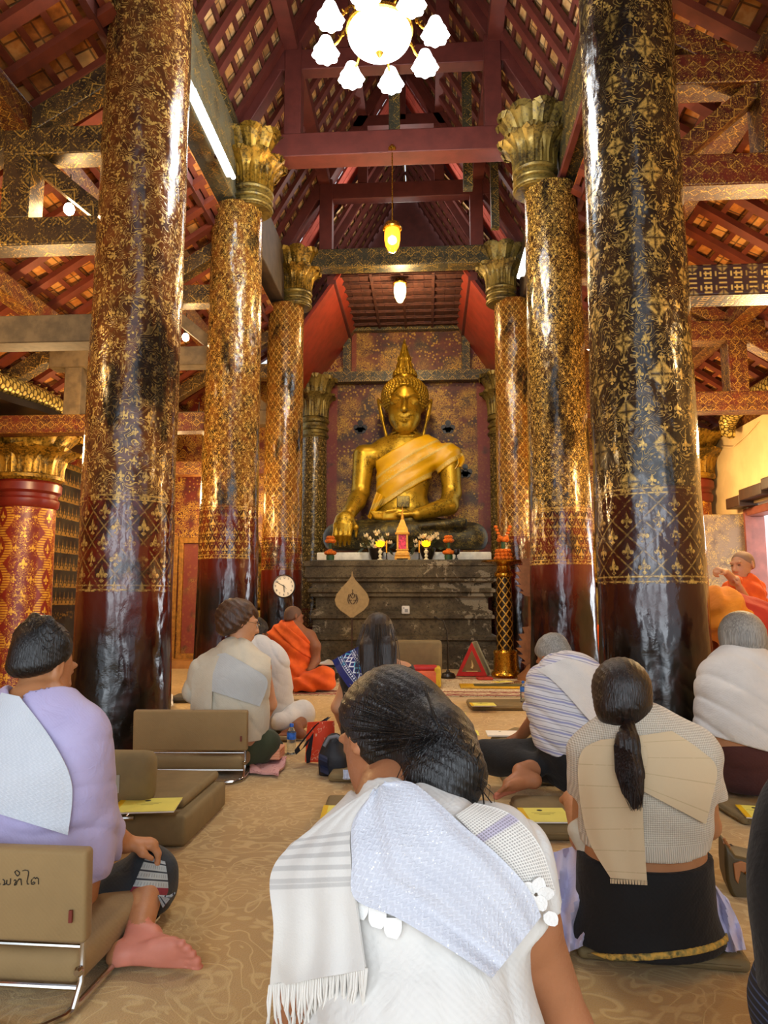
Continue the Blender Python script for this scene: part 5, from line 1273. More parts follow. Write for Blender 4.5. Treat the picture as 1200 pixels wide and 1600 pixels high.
ribbon([e(484, 1191, -.03), e(483, 1175, -.04), e(490, 1150, -.04), e(506, 1127, -.02), e(512, 1122, 0)], .05, blk, 'strap', t, axis=(.8, .3, .2))
ribbon([e(510, 1122, 0), e(494, 1133, -.08), e(478, 1152, -.12), e(464, 1170, -.13), e(466, 1176, -.12), e(476, 1166, -.1), e(482, 1155, -.08)], .045, blk, 'loop', t, axis=(.5, .6, .4))
p = PZ(518, 1208); t = thing('backpack', 'black backpack with grey trim behind the orange bag', 'bag', p); Y_ = p.y
f = U(.04, ell(P(522, 1182, Y_), (.085, .1, .14)), bx(P(522, 1194, Y_), (.085, .09, .08), r=.04)); sdf('pack', f & half((0, 0, .0), (0, 0, -1)), .01, plain('black nylon', '#1b1c22', .6, bump=.4), t)
MB().tube([P(506, 1166, Y_-.1), P(514, 1153, Y_-.09), P(526, 1150, Y_-.07), P(536, 1158, Y_-.07)], .012, 8).build('grey_trim', plain('grey nylon', '#6d7078', .6), t)
MB().grid([[P(498+i*2.6+j*.3, 1178+j*3.5+i*1.2, Y_-.12-.02*sin(j)) for j in range(9)] for i in range(6)], .006).build('navy_flap', plain('navy cloth', '#1d2440', .8), t)
ck = Mt('blue and white check cloth'); u, v, _ = ck.xyz('UV'); ck.set(col=ck.mix(cell(u, .03).ab().lt(.006).mx(cell(v, .03).ab().lt(.006)), '#d9e2ee', '#4b74b4'), rough=.9)
MB().grid([[PZ(536+i*3.3, 1204+j*3.4+sin(i)*.6, .055+.004*sin(i*2+j)) for j in range(5)] for i in range(8)], .006).build('check_cloth', ck.mat); o = [x for x in COL.objects if x.name.startswith('check_cloth')][-1]; tag(o, 'blue and white check cloth on the brown cushion below the backpack', 'cloth')
# leather handbag
p = PZ(1160, 1425); Y_ = 2.75; t = thing('handbag', 'olive brown handbag with tan leather straps standing on the carpet', 'handbag', V(P(1165, 1420, Y_).x, Y_, 0)); hb = plain('olive brown leather', '#4b3c1e', .5, var=.12, bump=.2); tn = plain('tan leather', '#a5693a', .45, var=.12)
e = lambda x, y, d=0: P(x, y, Y_+d)
out = [(1133, 1318), (1133, 1352), (1135, 1376), (1141, 1396), (1152, 1412), (1168, 1428), (1200, 1445), (1240, 1440), (1250, 1340), (1225, 1335), (1180, 1345), (1150, 1338)]
MB().prism([e(x, y) for x, y in out], (.03, .14, 0)).build('pouch', hb, t, bevel=.012)
MB().prism([e(x, y, -.006) for x, y in ((1146, 1350), (1158, 1346), (1170, 1350), (1176, 1362), (1166, 1366), (1158, 1362), (1154, 1382), (1149, 1374))], (0, .012, 0)).build('leather_tab', tn, t, bevel=.003)
MB().tube([e(1133, 1316, .02), e(1140, 1330, .04), e(1147, 1345, .02)], .008, 8).tube([e(1131, 1310, .02), e(1134, 1318, .02), e(1140, 1322, .02)], .005, 6).build('handle', tn, t)
MB().tube([e(1141, 1322, .12), e(1152, 1332, .14), e(1164, 1350, .14)], .009, 8).build('strap', plain('dark leather', '#3a2415', .5), t)
MB().lathe([(.006, -.004), (.005, .003)], e(1167, 1365, -.012), 12, M=RX).build('stud', M['brass'], t)
# pink quilt and peach pad beside the tan chair
pk = Mt('pink flowered quilt'); pk.set(col=pk.mix(pk.voro(45, 'F1').lt(.24, .06), '#d9a29c', '#b56e74'), rough=.9); pk.bump(pk.noise(30, 3), .5, .01)
def drape(pxs, z0=.01, amp=.012, n=14, m_=None, name='', th=.012):
    (a, b, c_, d_) = [PZ(*q, z0) for q in pxs]; G = []
    for i in range(n+1):
        row = []
        for j in range(n+1):
            s_, t_ = i/n, j/n; q = a.lerp(b, s_).lerp(d_.lerp(c_, s_), t_); row.append(q+V(sin(t_*9+s_*3)*.01, sin(s_*11)*.008, amp*(1+sin(s_*8+t_*5)*sin(t_*7))))
        G.append(row)
    return MB().grid(G, -th).build(name, m_)
o = drape(((390, 1212), (436, 1216), (450, 1188), (380, 1180)), .0, .014, m_=pk.mat, name='quilt'); tag(o, 'pink flowered quilt edge spilling out beside the tan chair', 'quilt')
t = thing('seat_pad', 'ribbed peach pad tucked beside the olive skirt', 'pad', PZ(418, 1192)); q = PZ(418, 1196); 
mb = MB()
for k in range(4): mb.rbox((q.x-.02, q.y+.03, .055+k*.016), (.22, .17, .02), .009)
mb.build('layers', plain('peach cloth', '#dc9a74', .8, bump=.3), t)
t = flat_box('phone', 'small grey phone lying beside the olive skirt', 'phone', *PZ(431, 1175).xy, .08, .15, .012, .5, plain('grey glass', '#5e6668', .25, var=0), .005)
o = drape(((256, 1114), (270, 1112), (268, 1094), (258, 1092)), .0, .05, 8, plain('white cotton', '#e2ddcf', .9), 'folded_cloth'); tag(o, 'bit of white cloth showing beside the red-brown column', 'cloth')
o = drape(((1120, 1196), (1152, 1216), (1160, 1204), (1128, 1186)), .0, .02, 8, plain('lilac white cotton', '#c9c3d6', .9), 'folded_cloth'); tag(o, 'small lilac-white cloth on the carpet by the grey-bobbed woman', 'cloth')
# ---------------------------------------------------------------- people: helpers
def fr3(f, u):
    f = V(*f).normalized(); r = f.cross(V(*u)).normalized(); return f, r, r.cross(f)
def hand(w, d, n, L=.17, curl=.5, side=1, spread=.05, thumb=1.):
    """wrist, direction, palm normal; side = which way the thumb leaves"""
    w, d, n = V(*w), V(*d).normalized(), V(*n); n = (n-d*n.dot(d)).normalized(); l = d.cross(n).normalized()*side
    fs = [cone(w, w+d*.2*L, .15*L, .19*L, (n, .6)), cone(w+d*.18*L, w+d*.42*L, .21*L, .23*L, (n, .5))]
    for k, (ln, of) in enumerate(((.9, .17), (1., .055), (.94, -.06), (.74, -.165))):
        b = w+d*.48*L+l*(of*L); dd = (d+l*((1.5-k)*spread)).normalized(); p = b; a = 0; rad = .058*L
        for sg in (.25, .19, .14):
            a += curl; q = p+(dd*cos(a)+n*sin(a))*(sg*L*ln); fs.append(cone(p, q, rad, rad*.9)); p = q; rad *= .9
    b = w+d*.14*L+l*.12*L; m = b+(d*.62+l*.62+n*.35).normalized()*(.27*L*thumb); e = m+(d*.9+l*.1+n*.45).normalized()*(.22*L*thumb)
    return U(.014*L/.17, *fs, cone(b, m, .085*L, .068*L), cone(m, e, .066*L, .05*L))
def foot(ank, t, u, L=.235, side=1):
    """ankle, toe direction, dorsum normal (sole faces -u); side: big toe to +side of t x u"""
    ank, t, u = V(*ank), V(*t).normalized(), V(*u); u = (u-t*u.dot(t)).normalized(); l = t.cross(u).normalized()*side
    h = ank-u*.06*(L/.235)-t*.045*(L/.235); k = L/.235
    fs = [cone(ank, h, .036*k, .036*k), ell(h-u*.0*k, (.04*k, .033*k, .035*k), t, u), cone(h, h+t*.11*k+l*.0, .033*k, .036*k, (u, .75)), cone(ank-u*.02*k, h+t*.135*k+u*.018*k, .034*k, .026*k), cone(h+t*.1*k-l*.012*k, h+t*.14*k-l*.014*k, .034*k, .036*k, (u, .62)), cone(h+t*.12*k+l*.022*k, h+t*.155*k+l*.022*k, .028*k, .028*k, (u, .75))]
    toes = [(.032, .205, .0165), (.01, .208, .0115), (-.008, .2, .0108), (-.023, .19, .0102), (-.037, .176, .0108)]
    tz = [cone(h+t*.15*k+l*(o_*k*.95)-u*.004*k, h+t*ln*k+l*o_*1.08*k-u*.010*k, r*k*.8, r*k) for o_, ln, r in toes]
    return U(.005*k, U(.012*k, *fs), *tz)
def head_f(c, f, u, s=1., ears=True, look='adult'):
    f, r, u = fr3(f, u); c = V(*c); E = lambda a, b, d: c+(r*a+f*b+u*d)*s
    H = U(.03*s, ell(E(0, -.012, .03), (.074*s, .095*s, .082*s), r, f), ell(E(0, .03, -.03), (.062*s, .07*s, .085*s), r, f), cone(E(0, .055, -.098), E(0, .05, -.095), .028*s))
    H = U(.012*s, H, cone(E(0, .093, .012), E(0, .112, -.03), .010*s, .015*s), cone(E(-.012, .098, -.035), E(.012, .098, -.035), .011*s))
    H = U(.012*s, H, cone(E(-.035, .088, .028), E(.035, .088, .028), .012*s))
    for q in (-1, 1):
        H = SS(.014*s, H, ell(E(q*.033, .1, .008), (.018*s, .014*s, .011*s), r, f)); H = U(.006*s, H, ell(E(q*.032, .079, .007), (.015*s, .012*s, .010*s), r, f))
    H = U(.007*s, H, cone(E(-.018, .09, -.063), E(.018, .09, -.063), .008*s), cone(E(-.014, .089, -.074), E(.014, .089, -.074), .009*s)); H = SS(.004*s, H, cone(E(-.022, .1, -.0685), E(.022, .1, -.0685), .0025*s))
    if ears:
        for q in (-1, 1):
            e = SS(.008*s, ell(E(q*.081, -.012, .0), (.011*s, .02*s, .033*s), r+f*(-.5*q), f), ell(E(q*.093, -.008, .004), (.009*s, .011*s, .02*s), r, f)); H = U(.008*s, H, e)
    return H
def skullcap(c, f, u, s=1., g=.012, low=-.03, front=.055, k=.02, sideburn=0):
    """short hair: the skull grown by g, cut away from face and neck"""
    f, r, u = fr3(f, u); c = V(*c); E = lambda a, b, d: c+(r*a+f*b+u*d)*s
    sk = U(.03*s, ell(E(0, -.014, .03), ((.076+g)*s, (.096+g)*s, (.083+g)*s), r, f), ell(E(0, -.03, -.03), ((.066+g)*s, (.07+g)*s, .075*s), r, f))
    cut = half(E(0, front, .06), (f*1.+u*-.55))
    sk = SI(k*s, sk, cut); sk = SI(k*s, sk, half(E(0, 0, low), (u*-1+f*.45)))
    return sk
def torso_f(pel, wai, che, nb, sl, sr, wh, ww, wc, fr=(0, 1, 0), flat=.64, k=.09):
    return U(k, cone(pel, wai, wh, ww, (fr, flat+.12)), cone(wai, che, ww, wc, (fr, flat)), cone(che, (V(*sl)+V(*sr))/2, wc, wc*.8, (fr, flat)), cone(sl, sr, .058, .058), cone((V(*sl)+V(*sr))/2, nb, .085, .055))
def cast(f, pts, y0, y1, off=0.):
    D = np.array([tuple(ray(x, y).normalized()) for x, y in pts], np.float32); O = A3(CAM)
    t = y0/D[:, 1]; best = np.full(len(D), 1e9); bt = t.copy(); hit = np.zeros(len(D), bool)
    for _ in range(90):
        d = f.fn((O+D*t[:, None]).astype(np.float32))-off; b = (d < best) & ~hit; best[b] = d[b]; bt[b] = t[b]; hit |= d < .0006
        t = np.where(hit, t, t+np.maximum(np.abs(d)*.75, .0004)); t = np.minimum(t, y1/D[:, 1])
    return [V(*p) for p in (O+D*bt[:, None])], best
def resample(pl, n):
    pl = [np.array(p, float) for p in pl]; N = len(pl); L = [0]
    for i in range(1, N): L.append(L[-1]+np.linalg.norm(pl[i]-pl[i-1]))
    out = []
    for k in range(n):
        t = L[-1]*k/(n-1); i = min(max(int(np.searchsorted(L, t, 'right'))-1, 0), N-2); w = (t-L[i])/max(L[i+1]-L[i], 1e-9)
        p0, p1, p2, p3 = pl[max(i-1, 0)], pl[i], pl[i+1], pl[min(i+2, N-1)]
        out.append(.5*((2*p1)+(-p0+p2)*w+(2*p0-5*p1+4*p2-p3)*w*w+(-p0+3*p1-3*p2+p3)*w**3) if N > 2 else p1+(p2-p1)*w)
    return out
def patch(f, Lp, Rp, n, m, off, thick, y0, y1, name, mt, parent, wr=None):
    """a cloth lying on the body f between two edges (given as the outline seen in the photo), with its own thickness"""
    A, B_ = resample(Lp, n), resample(Rp, n)
    pts = [tuple(A[i]+(B_[i]-A[i])*j/(m-1)) for i in range(n) for j in range(m)]
    W, _ = cast(f, pts, y0, y1, off); G = [[W[i*m+j] for j in range(m)] for i in range(n)]
    Z = np.array([[tuple(q) for q in row] for row in G]); dep = Z[:, :, 1].copy()
    for _ in range(3):                       # relax depth so that the cloth bridges hollows
        dp = np.pad(dep, 1, mode='edge'); av = (dp[:-2, 1:-1]+dp[2:, 1:-1]+dp[1:-1, :-2]+dp[1:-1, 2:])/4; dep = np.minimum(dep, av*.7+dep*.3)
    for i in range(n):
        for j in range(m):
            q = G[i][j]; d = (q-CAM); w_ = wr(i/(n-1), j/(m-1)) if wr else 0.
            G[i][j] = CAM+d*((dep[i, j]-w_)/d.y)
    c = G[n//2][m//2]; nn = (G[n//2+1][m//2]-c).cross(G[n//2][m//2+1]-c)
    if nn.dot(c-CAM) > 0: G = [list(reversed(r_)) for r_ in G]
    return MB().grid(G, thick).build(name, mt, parent, sharp=1.2)
def strands(name, mt, parent, paths, r=.0012):
    mb = MB()
    for p in paths: mb.tube(p, [r, r, r, r*.8, r*.5] if len(p) == 5 else [r*(1-.6*i/(len(p)-1)) for i in range(len(p))], 4, caps=False)
    return mb.build(name, mt, parent)
def repaint(o, m, fn):
    o.data.materials.append(m); k = len(o.data.materials)-1
    for p in o.data.polygons:
        if fn(p.center): p.material_index = k
HN = lambda amp, s, d: (lambda p: amp*np.sin((p@A3(V(*d[0]).normalized()))*s+2.2*hsh(p, 14))*(.5+.5*hsh(p, 23)))
SK1 = skin('warm brown skin', '#a87350'); SK2 = skin('tan skin', '#b58057'); SK3 = skin('light tan skin', '#c2906a'); SKP = skin('pink sole skin', '#cf8672'); SKD = skin('deep brown skin', '#8a5a3c')
HB = hair('black hair', '#040404', '#141213', rough=.32); HBr = hair('brown hair', '#2c190e', '#5d3c24', 220); HDB = hair('dark brown hair', '#120d0a', '#33241a', 240, (220, 220, 9)); HG = hair('grey hair', '#6b6a66', '#a6a49c', 260, (240, 240, 9)); HPony = hair('sleek dark brown hair', '#0b0706', '#2b1810', 240, (230, 230, 8), .3)
WHITE = cloth('white cotton', '#d9d6d0', 480, .85, .05, .3); CREAM = cloth('cream cotton', '#cfc6b0', 420, .85, .06, .35); LAV = cloth('lavender satin cotton', '#b9b1da', 600, .6, .05, .15); BLACKC = cloth('black cloth', '#0c0b0c', 420, .85, .2, .3)
def sash_mat(name, c1, c2, sparkle=0., scale=26.):
    m = Mt(name); n = m.noise(8, 3); x, y, z = m.xyz('Object'); u, v, _ = m.xyz('UV')
    zig = ((u*scale*1.1).fr()-.5).ab(); w = ((v*scale+zig*1.2+m.noise(30, 2)*.8).fr()-.5).ab().lt(.2, .1)
    tx = m.noise(300, 2); g = w*tx.gt(.42, .1)
    col = m.mix(g*.2, m.mix(n, c2, c1), '#eef1f8'); m.set(col=col, rough=.7, sheen=.2)
    if sparkle:
        sp = m.voro(190, 'F1').lt(.2, .06)*m.noise(14, 3).gt(.5, .05)*m.noise(90, 1).gt(.5, .04); m.set(col=m.mix(sp*sparkle, col, '#ffffff'), metal=sp*.6*sparkle, rough=m.mix(sp, (.7,)*3, (.16,)*3))
    m.bump(tx, .4, .003); m.bump(w, .3, .002); m.bump(m.noise(9, 3), .35, .015); return m.mat
SILK = sash_mat('sparkling white brocade', '#c9cbd2', '#b3b7c4', 1., 95.); BROC = sash_mat('white patterned brocade', '#d0d6de', '#c0c8d2', .0, 75.); BEIGE = cloth('beige ribbed cotton', '#d6b98c', 300, .85, .05, .4); GREYW = cloth('pale grey linen', '#bfc2c0', 380, .9, .05, .5)
def banded(name, base, line, freq, axis='v', duty=.12):
    m = Mt(name); u, v, _ = m.xyz('UV'); q = (v if axis == 'v' else u); l = ((q*freq).fr()-.5).ab().lt(duty/2, .02); m.set(col=m.mix(l*m.noise(90, 2).gt(.35, .1), base, line), rough=.85, sheen=.15); m.bump(m.noise(400, 1), .3, .001); m.bump(m.noise(9, 3), .3, .01); return m.mat
# ================================================================ the bowed woman with the sparkling sash
def woman_front():
    t = thing('person', 'woman with black low bun, bowed, in a white lace blouse and sparkling white sash', 'person', (-.02, 1.0, 0))
    pel, wai, che = V(.0, 1.06, .17), V(-.01, 1.12, .38), V(-.03, 1.2, .565); nb = P(622, 1235, 1.275); sl, sr = P(506, 1372, 1.235), P(785, 1345, 1.215)
    tor = torso_f(pel, wai, che, nb, sl, sr, .165, .142, .138, (0, .9, .4), .6)
    er, el_ = P(884, 1612, 1.25), P(462, 1640, 1.27); hc = P(606, 1156, 1.385); f = V(-.62, .62, -.42)
    armr = U(.02, cone(sr, P(822, 1440, 1.2), .062, .05), cone(P(822, 1440, 1.2), er, .05, .043), cone(er, V(.16, 1.5, .2), .043, .03)); arml = U(.02, cone(sl, el_, .056, .042), cone(el_, V(-.2, 1.5, .2), .042, .03))
    hd = head_f(hc, f, (-.15, .35, 1)); neck = cone(nb+V(0, -.03, -.03), hc-V(.0, .03, .06), .06, .052)
    legs = U(.05, cone(pel+V(.1, .02, -.05), V(.3, 1.38, .1), .1, .075), cone(pel+V(-.1, .02, -.05), V(-.34, 1.4, .1), .1, .075), cone(V(.3, 1.38, .1), V(-.1, 1.5, .06), .07, .05), cone(V(-.34, 1.4, .1), V(.1, 1.42, .06), .07, .05))
    hands = U(.02, hand(V(.16, 1.5, .2), (-.5, .8, -.1), (-.2, 0, -1), .17, .3, 1), hand(V(-.2, 1.5, .2), (.5, .8, -.1), (.2, 0, -1), .17, .3, -1))
    body = U(.02, U(.03, tor, armr, arml, neck, hd), hands)
    sdf('body', body, .006, SK1, t)
    slv = cone(sr, P(812, 1425, 1.195), .074, .066) & half(P(812, 1428, 1.2), P(880, 1600, 1.22)-P(815, 1425, 1.2))
    top = SS(.012, U(.03, tor.grow(.012), slv), cone(nb+V(.01, -.01, -.02), nb+V(-.03, .1, .25), .08, .1))
    top = top.disp(wrk(.014, 34, (1, .1, .12), 4), .02)
    sdf('blouse', top & half((0, 0, .2), (0, 0, -1)), .006, WHITE, t)
    sdf('skirt', U(.05, cone(pel, wai-V(0, 0, .1), .2, .17, ((0, 1, 0), .8)), legs.grow(.02)) & half((0, 0, .02), (0, 0, -1)), .012, plain('dark skirt cloth', '#26222a', .85), t)
    base = U(.03, tor.grow(.014), cone(sr, P(812, 1425, 1.195), .076, .068))
    # net yoke on the shoulder, with lace petals
    m = Mt('open net lace'); u, v, _ = m.xyz('UV'); g = cell(u, .0045).ab().gt(.0013, .0005).mx(cell(v, .0045).ab().gt(.0013, .0005)); st_ = (u-.055).ab().lt(.008, .002)
    m.set(col=m.mix(st_*.6, '#e2ded6', '#9b8fb8'), alpha=g*.75+.22, rough=.85); m.mat.blend_method = 'HASHED' if hasattr(m.mat, 'blend_method') else None
    patch(base, [(712, 1274), (745, 1308), (788, 1348), (822, 1392)], [(742, 1254), (798, 1272), (844, 1322), (868, 1394)], 26, 18, .004, .002, .9, 1.6, 'lace_yoke', m.mat, t)
    lace = plain('white lace petal', '#e9e8e4', .7, var=.05, bump=.4, bscale=200)
    for k, (x, y, a) in enumerate(((838, 1398, 2.5), (838, 1398, 1.3), (838, 1398, .1), (838, 1398, -1.1), (838, 1398, -2.4), (852, 1424, -.9))):
        pts = [(x+dx, y+dy) for dx, dy in ((0, 0),)]; L_, R_ = [], []
        for s_ in np.linspace(0, 1, 6):
            w_ = 11*sin((s_*.86+.1)*PI)**.7; cx, cy = x+(3+25*s_)*cos(a), y-(3+25*s_)*sin(a); L_.append((cx-w_*sin(a), cy-w_*cos(a))); R_.append((cx+w_*sin(a), cy+w_*cos(a)))
        patch(base, L_, R_, 9, 7, .009+.001*k, .002, .9, 1.5, 'lace_petal', lace, t)
    for k, (x, y) in enumerate(((560, 1432), (588, 1446), (612, 1462))):
        patch(base, [(x-12, y-28), (x-12, y-8), (x-7, y+2)], [(x+16, y-28), (x+15, y-6), (x+8, y+6)], 8, 7, .007, .002, .9, 1.5, 'lace_scallop', lace, t)
    # broad sash across the back
    hump = U(.04, base, cone(P(560, 1300, 1.19), P(640, 1262, 1.235), .05, .05)); drop = U(.05, base, arml.grow(.014), cone(sl, P(470, 1430, 1.2), .066, .06))
    sw = lambda a, b: .003*sin(b*15+a*2.5)+.002*sin(b*27+a*7)*a
    patch(hump, [(584, 1236), (551, 1285), (550, 1345), (554, 1404), (620, 1434), (700, 1482), (770, 1527)], [(602, 1222), (642, 1222), (680, 1250), (726, 1292), (776, 1334), (824, 1386), (846, 1432)], 60, 40, .015, .004, .85, 1.6, 'sash', SILK, t, sw)
    # plain end of the sash hanging down the back, with a fringe
    em = Mt('white sash end with woven bands'); u, v, _ = em.xyz('UV'); bd = (u-.125).ab().lt(.032, .003); ln = ((u*380).sin()).gt(.3, .3)*bd; l2 = (u-.09).ab().lt(.003, .001).mx((u-.16).ab().lt(.003, .001))
    em.set(col=em.mix(ln.mx(l2)*.45, '#cfccc6', '#8f8d8c'), rough=.85, sheen=.2); em.bump(em.noise(350, 2), .3, .002); em.bump(em.noise(7, 3), .4, .015)
    Lp = [(548, 1256, 1.245), (462, 1318, 1.165), (425, 1368, 1.13), (429, 1450, 1.10), (422, 1542, 1.075)]; Rp = [(594, 1228, 1.255), (553, 1290, 1.15), (551, 1350, 1.115), (561, 1430, 1.075), (573, 1516, 1.05)]
    A, B_ = resample(Lp, 36), resample(Rp, 36); G = []
    for i in range(36):
        row = []
        for j in range(20):
            q = A[i]+(B_[i]-A[i])*j/19; row.append((q[0], q[1]))
        W, _ = cast(drop, row, .8, 1.5, .013); dep = [(w_-CAM).y for w_ in W]
        G.append(dep)
    dep = np.array(G)
    for i in range(1, 36): dep[i] = np.minimum(dep[i], dep[i-1]+.004)          # it hangs: never falls back under itself
    for _ in range(6):
        dp = np.pad(dep, 1, mode='edge'); dep = np.minimum(dep, (dp[:-2, 1:-1]+dp[2:, 1:-1]+dp[1:-1, :-2]+dp[1:-1, 2:])/4+.001)
    G = [[P(*(A[i]+(B_[i]-A[i])*j/19)[:2], dep[i, j]-.004*sin(j*.9+i*.1)*i/36) for j in range(20)] for i in range(36)]
    G = [list(reversed(r_)) for r_ in G]
    se = MB().grid(G, .004).build('sash_end', em.mat, t, sharp=1.2)
    mb = MB(); R_ = random.Random(4)
    for j in range(46):
        a = G[-1][0].lerp(G[-1][-1], j/45)+V(0, -.002, .004); k = R_.uniform(.05, .075); sx = R_.uniform(-.008, .012)
        mb.tube([a, a+V(sx*.3, -.004, -k*.35), a+V(sx*.8+.004*sin(j), 0, -k*.7), a+V(sx, .004, -k)], [.0022, .0024, .0022, .001], 6)
    mb.build('fringe', plain('white fringe', '#d8d4cc', .85, var=.05), se)
    # hair: cap, gathered bun and curls
    cap = skullcap(hc, f, (-.15, .35, 1), 1.02, .016, -.055, .05)
    cap = U(.05, cap, cone(P(660, 1138, 1.33), P(686, 1156, 1.285), .066, .058))
    bun = U(.03, ell(P(682, 1168, 1.27), (.066, .065, .075)), ell(P(706, 1208, 1.235), (.05, .05, .06)), ell(P(676, 1224, 1.225), (.045, .04, .04)), cone(P(715, 1200, 1.23), P(700, 1256, 1.2), .036, .02), cone(P(670, 1215, 1.22), P(694, 1262, 1.195), .03, .014), cone(P(735, 1215, 1.24), P(722, 1248, 1.22), .02, .012))
    hf = U(.035, cap, bun).disp(lambda p: .0009*np.sin(((p-A3(P(690, 1150, 1.28)))@A3(V(.5, .2, .9)))*430+5*hsh(p, 9))+.004*hsh(p, 16), .008)
    sdf('hair', hf, .0045, HB, t)
    R_ = random.Random(11); paths = []; g0 = P(688, 1150, 1.27)
    fcap = cap.grow(.003)
    for k in range(150):
        x, y = R_.uniform(535, 680), R_.uniform(1065, 1185); (q,), (d,) = cast(fcap, [(x, y)], .9, 1.7)
        if d > .004: continue
        e = P(x+(692-x)*.8, y+(1150-y)*.8, 1.3); pts = []
        for s_ in np.linspace(0, 1, 5):
            xx, yy = x+(690-x)*s_*.92, y+(1150-y)*s_*.92; (w_,), _ = cast(hf, [(xx, yy)], .9, 1.7, .0015); pts.append(w_)
        paths.append(pts)
    for k in range(26):
        a = R_.uniform(0, 6.28); c0 = P(690, 1195, 1.235)+V(.055*cos(a), -.03, .06*sin(a)); paths.append([c0, c0+V(.02*cos(a+1), -.012, .02*sin(a+1)), c0+V(.035*cos(a+1.5), -.004, -.02), c0+V(.03*cos(a), .004, -.05), c0+V(.04*cos(a+.5), .01, -.07)])
    strands('loose_strands', HB, t, paths, .0009)
woman_front()
# ================================================================ the woman with a ponytail
def woman_pony():
    t = thing('person', 'woman with a long dark ponytail, cream knit top, beige sash and black skirt', 'person', (.7, 2.3, 0))
    pel, wai, che = P(1008, 1445, 2.33), P(1006, 1352, 2.3), P(1008, 1232, 2.29); nb = P(988, 1146, 2.31); sl, sr = P(925, 1178, 2.32), P(1086, 1176, 2.3)
    hc = P(971, 1092, 2.33); f = V(.12, .95, -.25); up = (.05, .25, 1)
    tor = torso_f(pel, wai, che, nb, sl, sr, .185, .155, .165, (0, 1, 0), .68)
    el_, er = P(912, 1310, 2.42), P(1104, 1290, 2.42)
    arms = U(.02, cone(sl, el_, .052, .04), cone(el_, V(.52, 2.75, .33), .04, .03), cone(sr, er, .052, .04), cone(er, V(.8, 2.75, .33), .04, .03)); hands = U(.01, hand(V(.52, 2.75, .33), (.5, .8, -.2), (0, .1, -1), .17, .35, 1), hand(V(.8, 2.75, .33), (-.5, .8, -.2), (0, .1, -1), .17, .35, -1))
    body = U(.012, U(.03, tor, arms, cone(nb+V(0, 0, -.04), hc-V(0, .02, .06), .055, .048), head_f(hc, f, up, .95)), hands)
    FLOORCUT[0] = .05; sdf('body', body, .007, SK2, t)
    slv = U(.02, cone(sl, P(914, 1245, 2.36), .064, .058), cone(sr, P(1100, 1240, 2.35), .066, .066)); slv = slv & half(P(1000, 1250, 2.3), (0, 0, -1)) 
    FLOORCUT[0] = .018
    top = U(.025, tor.grow(.010), slv) & half(P(1000, 1356, 2.13), (0, .1, -1)); top = (top - cone(nb+V(0, .01, .0), nb+V(0, .12, .25), .056, .1)).disp(folds(.003, 60, (.3, 0, 1), .5), .01)
    m = Mt('cream openwork knit'); x, y, z = m.xyz('Object'); h1 = ((x+z)*520).sin()*((x-z)*520).sin(); rib = (x*1000).sin(); low = z.lt(P(1000, 1316, 2.2).z, .002); g = h1*(1.-low)+rib*low
    m.set(col=m.mix(m.rng(g, -.6, .6), '#b9ad98', '#ddd3c0'), rough=.85, sheen=.2); m.bump(g, .5, .003)
    sdf('knit_top', top, .006, m.mat, t)
    sk = U(.06, tor.grow(.013), cone(pel+V(0, 0, -.02), wai+V(0, 0, -.045), .2, .16, ((0, 1, 0), .8)), cone(pel+V(.02, .1, -.05), P(1080, 1400, 2.7), .13, .09), cone(pel+V(-.1, .1, -.05), P(935, 1400, 2.72), .13, .09), ell(pel+V(0, .02, -.06), (.225, .2, .13)))
    sk = sk & half((0, 0, .045), (0, 0, -1)) & half(P(1000, 1372, 2.13), (0, -.1, 1))
    sdf('skirt', sk, .008, BLACKC, t)
    hm = sk.grow(.004) & band(P(1000, 1478, 2.15), (-.22, -.15, 1), .008); hm = hm & half(P(1000, 1468, 2.15), (-.22, -.15, 1)) 
    sdf('hem_band', sk.grow(.005) & band(V(.67, 2.15, .075), (-.12, .25, 1), .009), .006, lacquer('woven hem band', '#3b3720', '#1e1c12', '#8c8248', .02, metal=0, rough=.8), t)
    # sash: wide diagonal behind, then a straight end on the near side of it
    bt = U(.025, tor.grow(.012), slv)
    sb = banded('beige sash with fine cross lines', '#d6bd96', '#bfa57c', 17, 'u', .035)
    patch(bt, [(996, 1150), (1000, 1190), (1004, 1236)], [(1050, 1142), (1092, 1170), (1120, 1200), (1112, 1250), (1103, 1288)], 26, 22, .008, .004, 1.9, 2.8, 'sash', sb, t, lambda a, b: .003*sin(a*9)*b)
    se = patch(bt, [(938, 1156), (912, 1170), (903, 1200), (908, 1262), (922, 1318), (954, 1372)], [(1000, 1150), (1012, 1180), (1004, 1230), (1006, 1300), (1011, 1376)], 40, 18, .014, .004, 1.9, 2.8, 'sash_end', sb, t, lambda a, b: .003*sin(b*8))
    mb = MB()
    for j in range(26):
        (q,), _ = cast(bt, [(954+j*2.25, 1373+j*.1)], 1.9, 2.8, .014); mb.tube([q, q+V(.001*sin(j*3), -.002, -.012)], .0016, 5)
    mb.build('fringe', sb, se)
    f2 = U(.02, cone(P(905, 1300, 2.34), P(920, 1338, 2.3), .035, .026), cone(P(912, 1290, 2.36), P(925, 1312, 2.3), .03, .03)); sdf('sash_knot', f2.disp(folds(.004, 90, (.6, 0, 1)), .01), .006, CREAM, t)
    cap = skullcap(hc, f, up, .97, .018, -.075, .06)
    cap = U(.04, cap, cone(P(962, 1110, 2.27), P(981, 1128, 2.26), .045, .026)).disp(lambda p: .0012*np.sin(np.arctan2(p[:, 0]-hc.x, p[:, 2]-hc.z+.06)*60+2*hsh(p, 9)), .004)
    sdf('hair', cap, .005, HPony, t)
